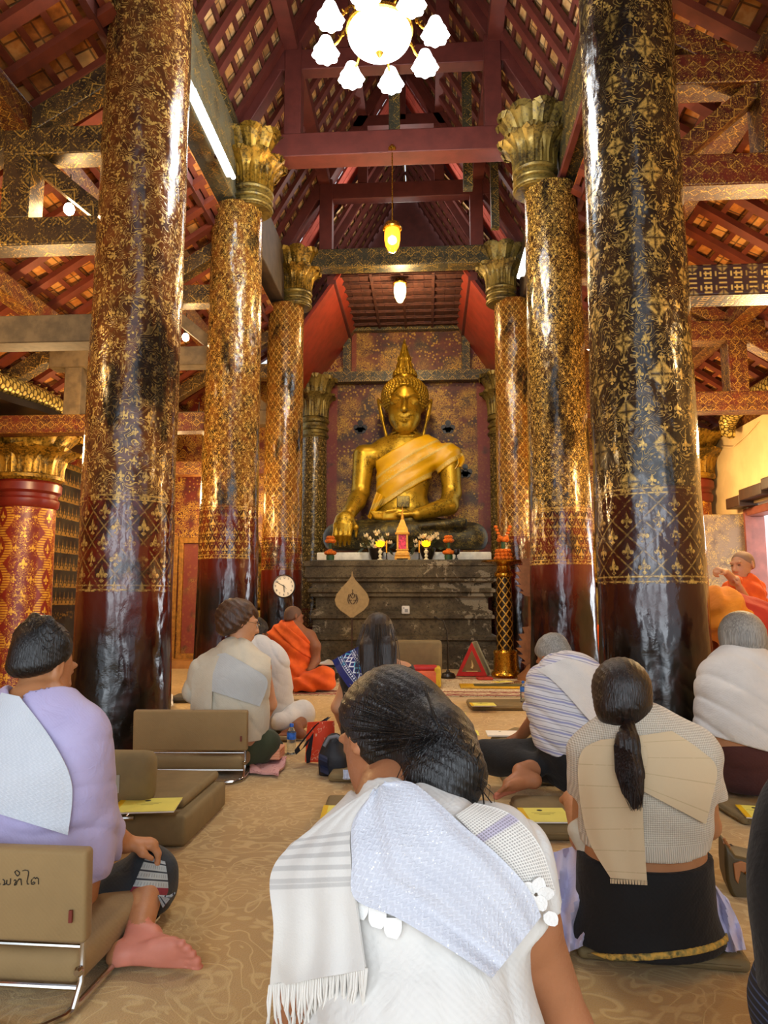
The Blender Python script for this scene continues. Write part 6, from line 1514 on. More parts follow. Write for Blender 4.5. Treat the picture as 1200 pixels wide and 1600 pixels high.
    tail = U(.012, cone(P(982, 1130, 2.225), P(980, 1160, 2.17), .018, .033), cone(P(980, 1160, 2.17), P(985, 1210, 2.125), .034, .036, ((0, 1, 0), .6)), cone(P(985, 1210, 2.125), P(992, 1262, 2.1), .035, .006, ((0, 1, 0), .6))).disp(lambda p: .002*np.sin(p[:, 0]*420+4*hsh(p, 8)), .004)
    pt = sdf('ponytail', tail, .004, HPony, t)
    R_ = random.Random(5); ps = []
    for k in range(150):
        a = R_.uniform(-1, 1); ps.append([P(981+a*9, 1131, 2.21), P(979+a*20, 1165, 2.142+.02*a*a), P(984+a*23, 1205, 2.1+.02*a*a), P(989+a*17, 1240, 2.085+.015*a*a), P(994+a*7+R_.uniform(-3, 3), 1262+R_.uniform(-10, 6), 2.085)])
    strands('tail_strands', HPony, pt, ps, .0008)
    MB().tube([P(981, 1129, 2.235)+V(.022*cos(a), -.004*sin(a), .012*sin(a)) for a in np.linspace(0, 2*PI, 15)], .006, 7).build('hair_tie', plain('grey hair tie', '#8d8488', .7), t)
woman_pony()
sh_m = cloth('lilac white shirt cotton', '#c9c5e0', 500, .8, .04, .2)
def ground_cloth(name, label, cat, L_, R_, z, m_, n=22, k=14, w=.012, top=None):
    """cloth lying and heaped on the floor between two edges; z(i,j) gives its height"""
    A, B_ = resample(L_, n), resample(R_, n); G = []
    for i in range(n):
        row = []
        for j in range(k):
            q = A[i]+(B_[i]-A[i])*j/(k-1); zz = q[2]+w*sin(j*1.1+i*.35)*sin(j/(k-1)*PI)+w*.6*sin(i*.8+j*.5)
            row.append(PZ(q[0], q[1], max(.008, zz)))
        G.append(row)
    c = G[n//2][k//2]; nn = (G[n//2+1][k//2]-c).cross(G[n//2][k//2+1]-c)
    if nn.dot(c-CAM) > 0: G = [list(reversed(r_)) for r_ in G]
    return tag(MB().grid(G, .006).build(name, m_, sharp=1.2), label, cat)
ground_cloth('folded_shirt', 'lilac-white cloth heaped on the carpet on the booklet side of the black skirt', 'cloth', [(846, 1338, .2), (836, 1400, .12), (850, 1450, .05), (868, 1497, .012)], [(908, 1318, .26), (921, 1380, .2), (918, 1440, .1), (911, 1478, .05)], .1, sh_m)
ground_cloth('shirt_sleeve', 'lilac-white sleeve with scalloped edge trailing on the cushion beside the black skirt, handbag side', 'cloth', [(1100, 1366, .25), (1108, 1420, .15), (1118, 1458, .08), (1134, 1487, .045)], [(1106, 1368, .25), (1135, 1405, .17), (1154, 1440, .09), (1166, 1484, .045)], .1, sh_m, w=.008)
# ================================================================ the woman in lavender
def woman_lavender():
    t = thing('person', 'woman in a lavender blouse with black updo and white patterned sash, bare foot turned out', 'person', (-1.25, 2.3, 0))
    pel, wai, che = P(48, 1480, 2.3), P(52, 1340, 2.25), P(58, 1215, 2.22); nb = P(62, 1098, 2.24); sl, sr = P(-24, 1150, 2.25), P(124, 1148, 2.22)
    hc = P(68, 1044, 2.3); f = V(.32, .85, -.28); up = (.1, .28, 1)
    tor = torso_f(pel, wai, che, nb, sl, sr, .2, .19, .185, (.1, 1, 0), .68)
    er = P(152, 1288, 2.3); wr_ = P(196, 1318, 2.42); arm = U(.02, cone(sr, er, .058, .046), cone(er, wr_, .044, .032)); arml = U(.02, cone(sl, P(-60, 1300, 2.3), .058, .045), cone(P(-60, 1300, 2.3), P(20, 1340, 2.6), .045, .032))
    hd = hand(wr_, (.82, .42, -.12), (.25, .1, -1), .165, .75, -1); hd2 = hand(P(20, 1340, 2.6), (.8, .5, -.1), (0, 0, -1), .165, .5, 1)
    kn = P(232, 1370, 2.5); an = P(214, 1458, 2.2)
    leg = cone(kn, an, .06, .036); calf = cone(P(225, 1400, 2.42), P(217, 1440, 2.27), .056, .044)
    ft = foot(P(233, 1466, 2.2), (.93, -.1, .09), (.12, .96, .28), .262, -1)
    body = U(.03, tor, arm, arml, cone(nb+V(0, 0, -.04), hc-V(0, .02, .06), .062, .055), head_f(hc, f, up, 1.0)); body = U(.015, body, hd, hd2); body = U(.02, body, leg, calf, ft)
    o = sdf('body', body, .006, SK2, t)
    h0 = P(229, 1466, 2.2); repaint(o, SKP, lambda c: c.x > h0.x-.06 and c.z < .17 and c.y < 2.24 and c.z < .1+(.0) or (c.x > h0.x+.05 and c.z < .16))
    slv = U(.03, cone(sr, P(140, 1230, 2.26), .07, .07), cone(P(140, 1230, 2.26), P(156, 1298, 2.32), .07, .066), cone(P(156, 1298, 2.32), P(188, 1318, 2.38), .066, .05), cone(sl, P(-60, 1300, 2.3), .082, .075), cone(P(150, 1290, 2.24), P(148, 1345, 2.24), .06, .05))
    slv = slv & half(P(190, 1315, 2.4), (.85, .45, -.1))
    top = U(.04, tor.grow(.02), slv); top = SS(.012, top, cone(nb+V(.0, -.02, -.012), nb+V(0, .1, .2), .085, .12))
    top = top.disp(wrk(.012, 17, (.5, .2, 1), 4), .02) & half(P(60, 1400, 2.1), (0, 0, -1))
    sdf('blouse', top, .007, LAV, t)
    fl = P(60, 1420, 2.3); ski = U(.06, cone(pel, wai+V(0, 0, -.12), .2, .18, ((0, 1, 0), .85)), cone(pel+V(.12, .05, -.02), kn, .15, .09), cone(pel+V(.05, 0, -.06), P(190, 1430, 2.4), .12, .07), cone(kn, P(222, 1405, 2.42), .09, .085))
    ski = ski & half(P(222, 1412, 2.36), an-kn) & half((0, 0, .03), (0, 0, -1))
    ski = ski.disp(lambda p: .006*np.sin((p@A3((.8, .2, .6)))*50+3*hsh(p, 8)), .012)
    sdf('skirt', ski, .007, cloth('charcoal cloth', '#2d3338', 450, .85, .12, .3), t)
    bm_ = Mt('grey hem stripes'); u, v, _ = bm_.xyz('UV'); st_ = ((u*34).fr()-.5).ab().lt(.1, .03); hz = (v*700).sin()*((u*34).fr()-.5).ab().gt(.3, .05); ed = u.gt(.098, .001)
    bm_.set(col=bm_.mix(ed, bm_.mix(st_.mx(hz*.35), '#a9b0ae', '#30353c'), '#7c2230'), rough=.85); bm_.bump(hz, .3, .002)
    patch(ski, [(228, 1338), (216, 1366), (206, 1388), (190, 1412)], [(258, 1346), (262, 1372), (262, 1395), (250, 1408)], 26, 20, .006, .004, 2., 3., 'striped_hem', bm_.mat, t)
    MB().grid([[P(248+i*2.4+j*1.4, 1398+i*.2+j*(3.2-i*.6), 2.36-.004*i) for j in range(7)] for i in range(8)], .006).build('hem_tip', bm_.mat, t)
    bt = U(.04, tor.grow(.022), slv)
    patch(bt, [(2, 1082), (-20, 1130), (-30, 1200), (-40, 1260)], [(30, 1088), (80, 1155), (112, 1225), (106, 1305)], 34, 22, .012, .005, 1.8, 2.8, 'sash', BROC, t, lambda a, b: .004*sin(a*12+b*2)*b)
    cap = skullcap(hc, f, up, 1.0, .016, -.018, .055, .055); R_ = random.Random(8); lumps_ = []
    for k in range(26):
        a = R_.uniform(0, 6.28); q = R_.uniform(.1, 1)**.6; lumps_.append(ell(P(66+33*q*cos(a), 996+26*q*sin(a)-3, 2.27-.03*(1-q)), (R_.uniform(.02, .034), R_.uniform(.018, .028), R_.uniform(.012, .018)), (cos(a*2), .3, sin(a*2))))
    hf = U(.02, U(.04, cap, ell(P(66, 998, 2.28), (.075, .07, .062))), *lumps_).disp(lambda p: .0008*np.sin((p@A3((.7, .2, .8)))*420+6*hsh(p, 12)), .005)
    sdf('hair', hf, .005, HB, t)
    ps = []
    for k in range(50):
        a = R_.uniform(0, 6.28); q = R_.uniform(.3, 1.05); c0 = P(66+36*q*cos(a), 997+30*q*sin(a), 2.205+.05*q*q); b = R_.uniform(0, 6.28)
        ps.append([c0+V(.02*cos(b+s_*2.2), -.006*sin(s_*3), .02*sin(b+s_*2.2)) for s_ in np.linspace(0, 1, 5)])
    strands('loose_curls', HB, t, ps, .0013)
woman_lavender()
# ================================================================ the short-haired woman in cream
def woman_short():
    t = thing('person', 'short brown-haired woman with glasses in cream top and pale grey sash, looking aside', 'person', (-1.25, 4.6, 0))
    pel, wai, che = P(362, 1165, 4.65), P(362, 1115, 4.6), P(365, 1065, 4.6); nb = P(370, 1017, 4.62); sl, sr = P(318, 1048, 4.6), P(408, 1043, 4.65); hc = P(374, 974, 4.66); f = V(.84, .42, -.16); up = (.05, .1, 1)
    tor = torso_f(pel, wai, che, nb, sl, sr, .21, .2, .19, (.2, 1, 0), .75)
    el_ = P(422, 1100, 4.72); wr_ = P(411, 1128, 4.85); arm = U(.02, cone(sr, el_, .056, .044), cone(el_, wr_, .042, .03)); body = U(.03, tor, arm, cone(nb+V(0, 0, -.03), hc-V(0, 0, .07), .06, .055), head_f(hc, f, up, 1.12)); body = U(.012, body, hand(wr_, (-.3, .8, -.5), (-.8, 0, -.4), .16, .6, 1))
    sdf('body', body, .008, SK3, t)
    top = U(.04, tor.grow(.022), cone(sl, P(304, 1080, 4.6), .085, .08)) - cone(nb+V(.01, .03, 0), nb+V(.05, .12, .2), .062, .1); top = top - cone(P(422, 1050, 4.66), P(426, 1110, 4.7), .075, .06)
    sdf('top', top.disp(wrk(.016, 24, (1, 0, .6), 4), .02) & half(P(360, 1158, 4.5), (0, 0, -1)), .009, CREAM, t)
    sdf('skirt', (U(.06, cone(pel, wai-V(0, 0, .1), .23, .2, ((0, 1, 0), .85)), cone(pel+V(.1, .0, -.06), P(418, 1160, 4.62), .13, .085), cone(pel+V(.0, .1, -.06), P(428, 1170, 5.0), .13, .07)) & half((0, 0, .03), (0, 0, -1)) & half(P(360, 1145, 4.5), (0, 0, 1))).disp(folds(.005, 50, (1, .3, .3)), .01), .01, cloth('olive green cloth', '#3a4128', 400, .85, .1, .3), t)
    bt = U(.04, tor.grow(.024), cone(sl, P(304, 1080, 4.6), .087, .082))
    patch(bt, [(340, 1022), (333, 1050), (331, 1080)], [(352, 1020), (392, 1042), (418, 1064), (406, 1104)], 26, 18, .012, .006, 4., 5.4, 'sash', GREYW, t, lambda a, b: .006*sin(a*11)*b)
    patch(bt, [(334, 1026), (303, 1052), (299, 1085), (296, 1122)], [(343, 1024), (334, 1050), (331, 1085), (330, 1124)], 24, 12, .014, .006, 4., 5.4, 'sash_end', CREAM, t)
    F_, R_, U_ = fr3(f, up); cap = U(.04, skullcap(hc, f, up, 1.14, .03, -.06, .05, .04), ell(hc-F_*.04+U_*.05, (.1, .11, .09), R_, F_), cone(hc+F_*.085+U_*.075, hc+F_*.1+U_*.04, .03, .02)).disp(lambda p: .0025*np.sin((p@A3((.6, .3, .7)))*160+4*hsh(p, 12))+.005*hsh(p, 30), .014)
    sdf('hair', cap, .007, HBr, t)
    mb = MB(); E = lambda a, b, d: hc+(R_*a+F_*b+U_*d)*1.12
    mb.tube([E(.076, -.005, .012), E(.074, .06, .012), E(.055, .1, .01)], .0022, 6).tube([E(.033+.022*cos(q), .104, .003+.018*sin(q)) for q in np.linspace(0, 2*PI, 15)], .0018, 6).tube([E(-.033+.022*cos(q), .104, .003+.018*sin(q)) for q in np.linspace(0, 2*PI, 15)], .0018, 6); mb.build('glasses', plain('silver wire', '#b9b6ae', .25, 1, var=0), t)
woman_short()
# ================================================================ person in white behind her
def person_white():
    t = thing('person', 'dark-haired person in white shirt and white trousers, sitting cross-legged before the orange-robed monk', 'person', (-1.2, 5.8, 0))
    pel, wai, che = P(420, 1125, 5.8), P(412, 1090, 5.75), P(408, 1048, 5.75); nb = P(405, 1012, 5.78); sl, sr = P(378, 1030, 5.8), P(428, 1030, 5.72); hc = P(400, 990, 5.85); f = V(.45, .75, -.45); up = (.1, .4, 1)
    tor = torso_f(pel, wai, che, nb, sl, sr, .2, .19, .19, (.2, 1, 0), .72); el_ = P(440, 1092, 5.75); wr_ = P(425, 1122, 5.95)
    fo = foot(P(462, 1136, 5.5), (-.95, .05, -.1), (.1, .3, .9), .25, 1)
    body = U(.03, tor, cone(sr, el_, .06, .048), cone(el_, wr_, .046, .033), cone(sl, P(375, 1095, 5.9), .06, .048), cone(nb, hc-V(0, 0, .07), .06, .055), head_f(hc, f, up, 1.05)); body = U(.015, body, hand(wr_, (-.3, .8, -.3), (-.5, 0, -.8), .17, .4, 1), fo, cone(P(470, 1130, 5.62), P(462, 1136, 5.5), .05, .04))
    sdf('body', body, .009, SKD, t)
    slv = U(.02, cone(sr, P(440, 1078, 5.73), .085, .09), cone(sl, P(375, 1080, 5.85), .085, .09)) & half(P(436, 1082, 5.7), (.05, 0, -1))
    sdf('shirt', ((U(.03, tor.grow(.022), slv) - cone(nb+V(0, .02, 0), nb+V(0, .1, .2), .065, .1)).disp(wrk(.016, 26, (.8, 0, .7), 4), .02) & half(P(410, 1128, 5.6), (0, 0, -1))), .01, WHITE, t)
    tr = U(.05, cone(pel, pel+V(0, 0, .08), .22, .2, ((0, 1, 0), .85)), cone(pel+V(.05, 0, -.02), P(470, 1116, 5.75), .13, .1), cone(P(470, 1116, 5.75), P(440, 1128, 5.55), .1, .075), cone(pel+V(-.1, .1, -.03), P(390, 1120, 6.1), .12, .09)).disp(folds(.008, 46, (.9, .3, .2)), .012) & half((0, 0, .03), (0, 0, -1))
    sdf('trousers', tr, .01, cloth('white trouser cotton', '#dcd9d2', 400, .9, .05, .3), t)
    sdf('hair', skullcap(hc, f, up, 1.06, .014, -.05, .06).disp(lumps(.003, 60), .006), .008, HB, t)
person_white()
# ================================================================ seated monk
ORANGE = cloth('bright orange robe cotton', '#f2660c', 420, .8, .1, .25, '#d24e06'); SAFF = cloth('saffron robe cotton', '#e58a0c', 420, .8, .1, .25, '#c26c06'); REDOR = cloth('red orange robe cotton', '#c02f10', 420, .8, .12, .25)
def monk_seated():
    t = thing('person', 'shaven-headed monk in a bright orange robe sitting sideways below the clock', 'person', (-1.55, 8.5, 0))
    pel, wai, che = P(455, 1060, 8.5), P(450, 1040, 8.5), P(452, 1008, 8.5); nb = P(460, 982, 8.5); sl, sr = P(432, 995, 8.5), P(484, 994, 8.5); hc = P(459, 964, 8.52); f = V(.78, .55, -.22); up = (.05, .15, 1)
    tor = torso_f(pel, wai, che, nb, sl, sr, .24, .23, .22, (.2, 1, 0), .75); el_ = P(493, 1032, 8.45); wr_ = P(484, 1048, 8.3)
    body = U(.03, tor, cone(sr, P(492, 1010, 8.45), .075, .07), cone(P(492, 1010, 8.45), el_, .07, .055), cone(el_, wr_, .052, .04), cone(nb, hc-V(0, 0, .07), .07, .065), head_f(hc, f, up, 1.1)); body = U(.015, body, hand(wr_, (-.5, .5, -.5), (-.6, 0, -.8), .18, .4, 1))
    o = sdf('body', body, .011, SKD, t)
    sdf('hair', skullcap(hc, f, up, 1.1, .004, -.03, .07), .009, plain('shaven scalp', '#6a4c38', .7), t)
    ro = U(.05, (tor.grow(.025) & half(P(476, 990, 8.5), (.75, 0, .55))), cone(sl, P(425, 1040, 8.5), .11, .13), cone(pel, pel+V(0, 0, .05), .3, .26), cone(pel+V(.1, -.1, -.05), P(505, 1062, 8.25), .16, .14), cone(pel+V(-.1, 0, -.05), P(428, 1066, 8.4), .18, .13), cone(P(505, 1062, 8.25), P(470, 1070, 8.15), .13, .1)) & half((0, 0, .03), (0, 0, -1))
    ro = ro.disp(lambda p: .012*np.sin((p@A3((.5, .3, .9)))*40+3.5*hsh(p, 4)), .02)
    sdf('robe', ro, .013, ORANGE, t)
    sdf('robe_fold', (tor.grow(.04) & band(P(470, 1006, 8.4), (.62, 0, .78), .06) & half(P(430, 1000, 8.5), (-1, 0, .0)).grow(.1)).disp(folds(.008, 60, (.62, 0, .78)), .01), .012, ORANGE, t)
monk_seated()
# ================================================================ long-haired woman with a blue woven sash
def woman_long():
    t = thing('person', 'woman with long dark brown hair, black sleeveless top and blue woven sash', 'person', (-.3, 4.7, 0))
    pel, wai, che = P(580, 1185, 4.75), P(582, 1130, 4.7), P(586, 1080, 4.7); nb = P(590, 1032, 4.72); sl, sr = P(548, 1055, 4.72), P(632, 1050, 4.72); hc = P(592, 990, 4.75); f = V(.18, .9, -.3); up = (0, .3, 1)
    tor = torso_f(pel, wai, che, nb, sl, sr, .19, .165, .165, (0, 1, 0), .7); el_ = P(528, 1105, 4.72)
    body = U(.03, tor, cone(sl, el_, .052, .04), cone(el_, P(540, 1145, 5.0), .04, .03), cone(sr, P(650, 1085, 4.8), .052, .042), cone(P(650, 1085, 4.8), P(630, 1120, 5.1), .04, .03), cone(nb, hc-V(0, 0, .07), .055, .05), head_f(hc, f, up)); body = U(.012, body, hand(P(540, 1145, 5.0), (.5, .7, -.3), (0, 0, -1), .16, .4, 1), hand(P(630, 1120, 5.1), (-.5, .7, -.3), (0, 0, -1), .16, .4, -1))
    sdf('body', body, .009, SK3, t)
    sdf('top', tor.grow(.012) & half(P(580, 1160, 4.6), (0, 0, -1)) & (half(P(588, 1040, 4.7), (0, -.2, 1))), .009, BLACKC, t)
    tr = U(.05, cone(pel, wai-V(0, 0, .12), .21, .18, ((0, 1, 0), .85)), cone(pel+V(.05, .1, -.04), P(640, 1170, 5.15), .13, .09), cone(pel+V(-.1, .05, -.05), P(535, 1180, 5.0), .12, .09), cone(P(535, 1180, 5.0), P(540, 1200, 4.65), .085, .06)) & half((0, 0, .05), (0, 0, -1))
    sdf('trousers', tr, .011, BLACKC, t)
    MB().grid([[P(541+i*3-j*.6, 1172+j*6+i*1.5, 4.52-.01*sin(j)) for j in range(7)] for i in range(4)], .006).build('white_side_stripe', WHITE, t)
    h1 = U(.03, skullcap(hc, f, up, 1.04, .018, -.07, .06), cone(hc+V(0, -.05, .0), P(588, 1060, 4.6), .1, .085, ((0, 1, 0), .75)), cone(P(575, 1010, 4.64), P(572, 1072, 4.58), .06, .035), cone(P(604, 1010, 4.64), P(612, 1078, 4.58), .065, .03), cone(P(588, 1060, 4.6), P(592, 1110, 4.57), .075, .03, ((0, 1, 0), .6))).disp(lambda p: .0012*np.sin(p[:, 0]*260+4*hsh(p, 7)), .006)
    sdf('hair', h1, .007, HDB, t); R_ = random.Random(2); ps = []
    for k in range(46):
        a = R_.uniform(-1, 1); ps.append([P(590+a*24, 975, 4.62+.05*abs(a)), P(589+a*33, 1005, 4.58+.05*abs(a)), P(590+a*36, 1040, 4.555+.03*abs(a)), P(592+a*34+R_.uniform(-4, 4), 1070, 4.55), P(593+a*30+R_.uniform(-6, 6), 1095, 4.55)])
    strands('loose_strands', HDB, t, ps, .002)
    m = Mt('blue woven cloth with white motifs'); u, v, _ = m.xyz('UV'); a = cell(u, .055); d = (v-.11).ab(); mot = (a.ab()*1.2+((v-.11)).ab()*.8).lt(.02, .003)*(((u/.055).fl()*.37).fr()).gt(-.1); dots = (cell(u, .018).ab().lt(.005, .001))*((d-.045).ab().lt(.006, .001)); ln = (d-.06).ab().lt(.0025, .001).mx((d-.032).ab().lt(.002, .001))
    zg = ((cell(u, .055).ab()*1.0)+(d*.9)); mot = (zg-.022).ab().lt(.006, .002)*d.lt(.03, .002)
    m.set(col=m.mix(mot.mx(dots).mx(ln*.6), m.mix(m.noise(40, 2, kind='UV'), '#1c1f52', '#2b2f7a'), m.mix(m.noise(12, 1, kind='UV').gt(.55, .03), '#dcdfe6', '#5fb4cf')), rough=.85); m.bump(m.noise(300, 2), .4, .002)
    bt = U(.03, tor.grow(.02), cone(sl, P(538, 1075, 4.7), .07, .065))
    patch(bt, [(519, 1032), (529, 1052), (546, 1076)], [(560, 1010), (570, 1026), (584, 1042)], 22, 22, .02, .006, 4., 5.3, 'sash', m.mat, t)
woman_long()
# ================================================================ grey-haired man in a striped shirt
def man_striped():
    t = thing('person', 'grey-haired man in a striped shirt and white sash, leaning over an open booklet', 'person', (.9, 4.3, 0))
    pel, wai, che = P(912, 1182, 3.980), P(902, 1135, 3.930), P(888, 1085, 3.980); nb = P(872, 1046, 4.130); sl, sr = P(848, 1066, 4.080), P(930, 1066, 4.130); hc = P(864, 1026, 4.290); f = V(-.45, .6, -.66); up = (-.3, .6, .75)
    tor = torso_f(pel, wai, che, nb, sl, sr, .2, .2, .19, (-.2, .9, .35), .72); el_ = P(838, 1122, 4.130); wr_ = P(815, 1148, 4.330)
    fo = foot(P(812, 1206, 3.830), (-.86, -.42, -.12), (-.35, .6, .7), .25, 1)
    body = U(.03, tor, cone(sl, el_, .058, .046), cone(el_, wr_, .045, .032), cone(sr, P(955, 1130, 4.180), .058, .046), cone(nb, hc-V(.0, .05, .05), .062, .058), head_f(hc, f, up, 1.04)); body = U(.015, body, hand(wr_, (-.6, .6, -.4), (0, 0, -1), .18, .35, 1), fo, cone(P(842, 1198, 3.930), P(814, 1205, 3.850), .05, .042))
    o = sdf('body', body, .008, SK1, t); repaint(o, SKP, lambda c: c.z < .1 and c.x < .8)
    m = Mt('white shirt with blue grey stripes'); x, y, z = m.xyz('Object'); q = z*1.+x*.25+y*.12; w_ = m.noise(5, 2)*.03; s1 = cell(q+w_, .052); l1_ = s1.ab().lt(.005, .002); l2_ = (s1-.013).ab().lt(.0022, .001).mx((s1+.016).ab().lt(.0018, .001))
    m.set(col=m.mix(l2_*.7, m.mix(l1_*.9, '#d6d5d8', '#8b8fb9'), '#6d6e86'), rough=.85); m.bump(m.noise(14, 3), .5, .012)
    slv = U(.02, cone(sl, P(840, 1108, 4.110), .085, .085), cone(sr, P(952, 1110, 4.150), .085, .08)) & half(P(838, 1114, 4.080), (-.15, .05, -1))
    sdf('shirt', ((U(.035, tor.grow(.02), slv) - cone(nb+V(-.02, .03, .02), nb+V(-.1, .2, .2), .064, .1)).disp(wrk(.016, 28, (.5, 0, 1), 4), .02) & half(P(905, 1196, 3.830), (-.35, 0, -1))), .008, m.mat, t)
    tr = U(.05, cone(pel, wai-V(0, 0, .1), .21, .2, ((0, 1, 0), .85)), cone(pel+V(-.1, .08, -.04), P(762, 1182, 4.180), .13, .085), cone(P(762, 1182, 4.180), P(838, 1196, 3.930), .085, .06), cone(pel+V(.1, .08, -.05), P(925, 1190, 4.400), .13, .09)).disp(folds(.006, 50, (1, .3, .4)), .01) & half((0, 0, .03), (0, 0, -1))
    sdf('trousers', tr, .01, BLACKC, t)
    bt = U(.035, tor.grow(.022), slv.grow(.004))
    patch(bt, [(838, 1046), (862, 1062), (888, 1088), (918, 1122), (948, 1150)], [(886, 1028), (908, 1034), (936, 1052), (958, 1090), (965, 1135)], 30, 14, .012, .006, 3.4, 4.8, 'sash', WHITE, t, lambda a, b: .005*sin(b*9+a*2))
    sdf('hair', skullcap(hc, f, up, 1.06, .012, -.03, .06).disp(lambda p: .0015*np.sin((p@A3((.8, .3, .3)))*200+4*hsh(p, 12)), .006), .007, HG, t)
man_striped()
# ================================================================ grey-bobbed woman
def woman_grey():
    t = thing('person', 'woman with a straight grey bob in a loose white blouse and maroon skirt', 'person', (1.85, 4.5, 0))
    pel, wai, che = P(1170, 1180, 4.100), P(1166, 1130, 4.050), P(1164, 1078, 4.050); nb = P(1160, 1035, 4.070); sl, sr = P(1124, 1062, 4.050), P(1206, 1062, 4.050); hc = P(1158, 998, 4.100); f = V(-.1, .95, -.2); up = (0, .2, 1)
    tor = torso_f(pel, wai, che, nb, sl, sr, .21, .2, .19, (0, 1, 0), .75); el_ = P(1120, 1140, 4.070); wr_ = P(1124, 1185, 4.150)
    body = U(.03, tor, cone(sl, el_, .058, .044), cone(el_, wr_, .042, .03), cone(sr, P(1230, 1130, 4.150), .058, .044), cone(nb, hc-V(0, 0, .07), .055, .05), head_f(hc, f, up)); body = U(.012, body, hand(wr_, (.1, -.2, -1), (1, 0, 0), .16, .3, 1))
    sdf('body', body, .009, SK3, t)
    slv = U(.03, cone(sl, P(1116, 1130, 4.050), .09, .095), cone(sr, P(1232, 1130, 4.100), .09, .1))
    sdf('blouse', ((U(.05, tor.grow(.03), slv) - cone(nb+V(0, .02, 0), nb+V(0, .1, .2), .065, .1)).disp(wrk(.02, 22, (.7, .2, .9), 4), .02) & half(P(1165, 1166, 3.850), (-.25, 0, -1))), .009, WHITE, t)
    sdf('skirt', U(.06, cone(pel, wai-V(0, 0, .1), .24, .2, ((0, 1, 0), .85)), cone(pel+V(.02, .06, -.05), P(1180, 1185, 4.500), .12, .09), cone(pel+V(.1, .1, -.05), P(1240, 1185, 4.450), .15, .1)) & half((0, 0, .035), (0, 0, -1)) & half(P(1165, 1150, 3.950), (0, 0, 1)), .011, cloth('maroon cloth', '#4a211a', 400, .85, .1, .3), t)
    bob = U(.03, skullcap(hc, f, up, 1.06, .03, -.2, .07), cone(hc+V(-.045, -.02, .02), hc+V(-.055, -.03, -.09), .075, .066), cone(hc+V(.045, -.02, .02), hc+V(.055, -.03, -.09), .075, .066), cone(hc+V(0, -.05, .02), hc+V(0, -.06, -.1), .085, .07)) & half(hc+V(0, 0, -.118), (0, -.1, -1))
    sdf('hair', bob.disp(lambda p: .0018*np.sin(np.arctan2(p[:, 0]-hc.x, -(p[:, 1]-hc.y))*55), .004), .006, HG, t)
woman_grey()
# ================================================================ novice boy, bowing monk, monk behind the column
def novice():
    t = thing('person', 'young novice boy in an orange robe with raised fists, standing by the open door', 'person', (2.55, 5.7, 0))
    Y = 5.7; hc = P(1160, 884, Y); f = V(-.8, -.55, -.08); up = (.0, .05, 1); nb = P(1163, 908, Y); sl, sr = P(1146, 922, Y-.1), P(1180, 922, Y+.1); che = P(1163, 940, Y); wai = P(1165, 970, Y); pel = P(1167, 1000, Y)
    tor = torso_f(pel, wai, che, nb, sl, sr, .12, .115, .12, f, .75, .06)
    e1, w1 = P(1148, 908, Y-.3), P(1134, 894, Y-.42); e2, w2 = P(1173, 948, Y-.12), P(1155, 918, Y-.34)
    legs = U(.03, cone(pel, V(pel.x-.05, pel.y, .05), .085, .05), cone(pel, V(pel.x+.07, pel.y, .05), .085, .05)); ft = U(.02, foot(V(pel.x-.05, pel.y, .075), (-.8, -.5, 0), (0, 0, 1), .19, 1), foot(V(pel.x+.07, pel.y, .075), (-.8, -.5, 0), (0, 0, 1), .19, -1))
    body = U(.02, tor, cone(sl, e1, .042, .034), cone(e1, w1, .033, .026), cone(sr, e2, .042, .034), cone(e2, w2, .033, .026), cone(nb, hc-V(0, 0, .06), .042, .04), head_f(hc, f, up, .98), legs); body = U(.01, body, hand(w1, (-.7, -.3, .25), (-.2, .3, -1), .135, 1.0, 1), hand(w2, (-.2, -.2, 1), (-.8, .2, .1), .135, 1.0, 1), ft)
    sdf('body', body, .0065, SK3, t)
    sdf('hair', skullcap(hc, f, up, .98, .0025, .0, .07), .006, plain('shaven scalp', '#8a6a52', .7), t)
    F_, R_, U_ = fr3(f, up); E = lambda a, b, d: hc+(R_*a+F_*b+U_*d)*.98
    mb = MB()
    bm__ = plain('dark brow', '#24180f', .8, var=0)
    for q in (-1, 1): MB().tube([E(q*.018, .0935, .03), E(q*.032, .095, .034), E(q*.048, .084, .03)], .0028, 6).build('eyebrow', bm__, t); MB().tube([E(q*.022, .0915, .008), E(q*.032, .0925, .009), E(q*.042, .088, .007)], .0028, 6).build('eye_line', bm__, t)
    ro = U(.03, tor.grow(.022), cone(sl, e1.lerp(w1, -.02), .055, .05), cone(sr, P(1184, 945, Y+.02), .06, .075), cone(P(1184, 945, Y+.02), P(1186, 975, Y), .075, .06), cone(wai, V(pel.x, pel.y, .2), .15, .17)) & half(e1, w1-e1) - cone(nb+V(0, 0, .02), nb+V(-.05, -.05, .15), .05, .08)
    sdf('robe', ro.disp(lambda p: .006*np.sin((p@A3((.6, .2, .9)))*60+3*hsh(p, 7)), .012), .008, ORANGE, t)
novice()
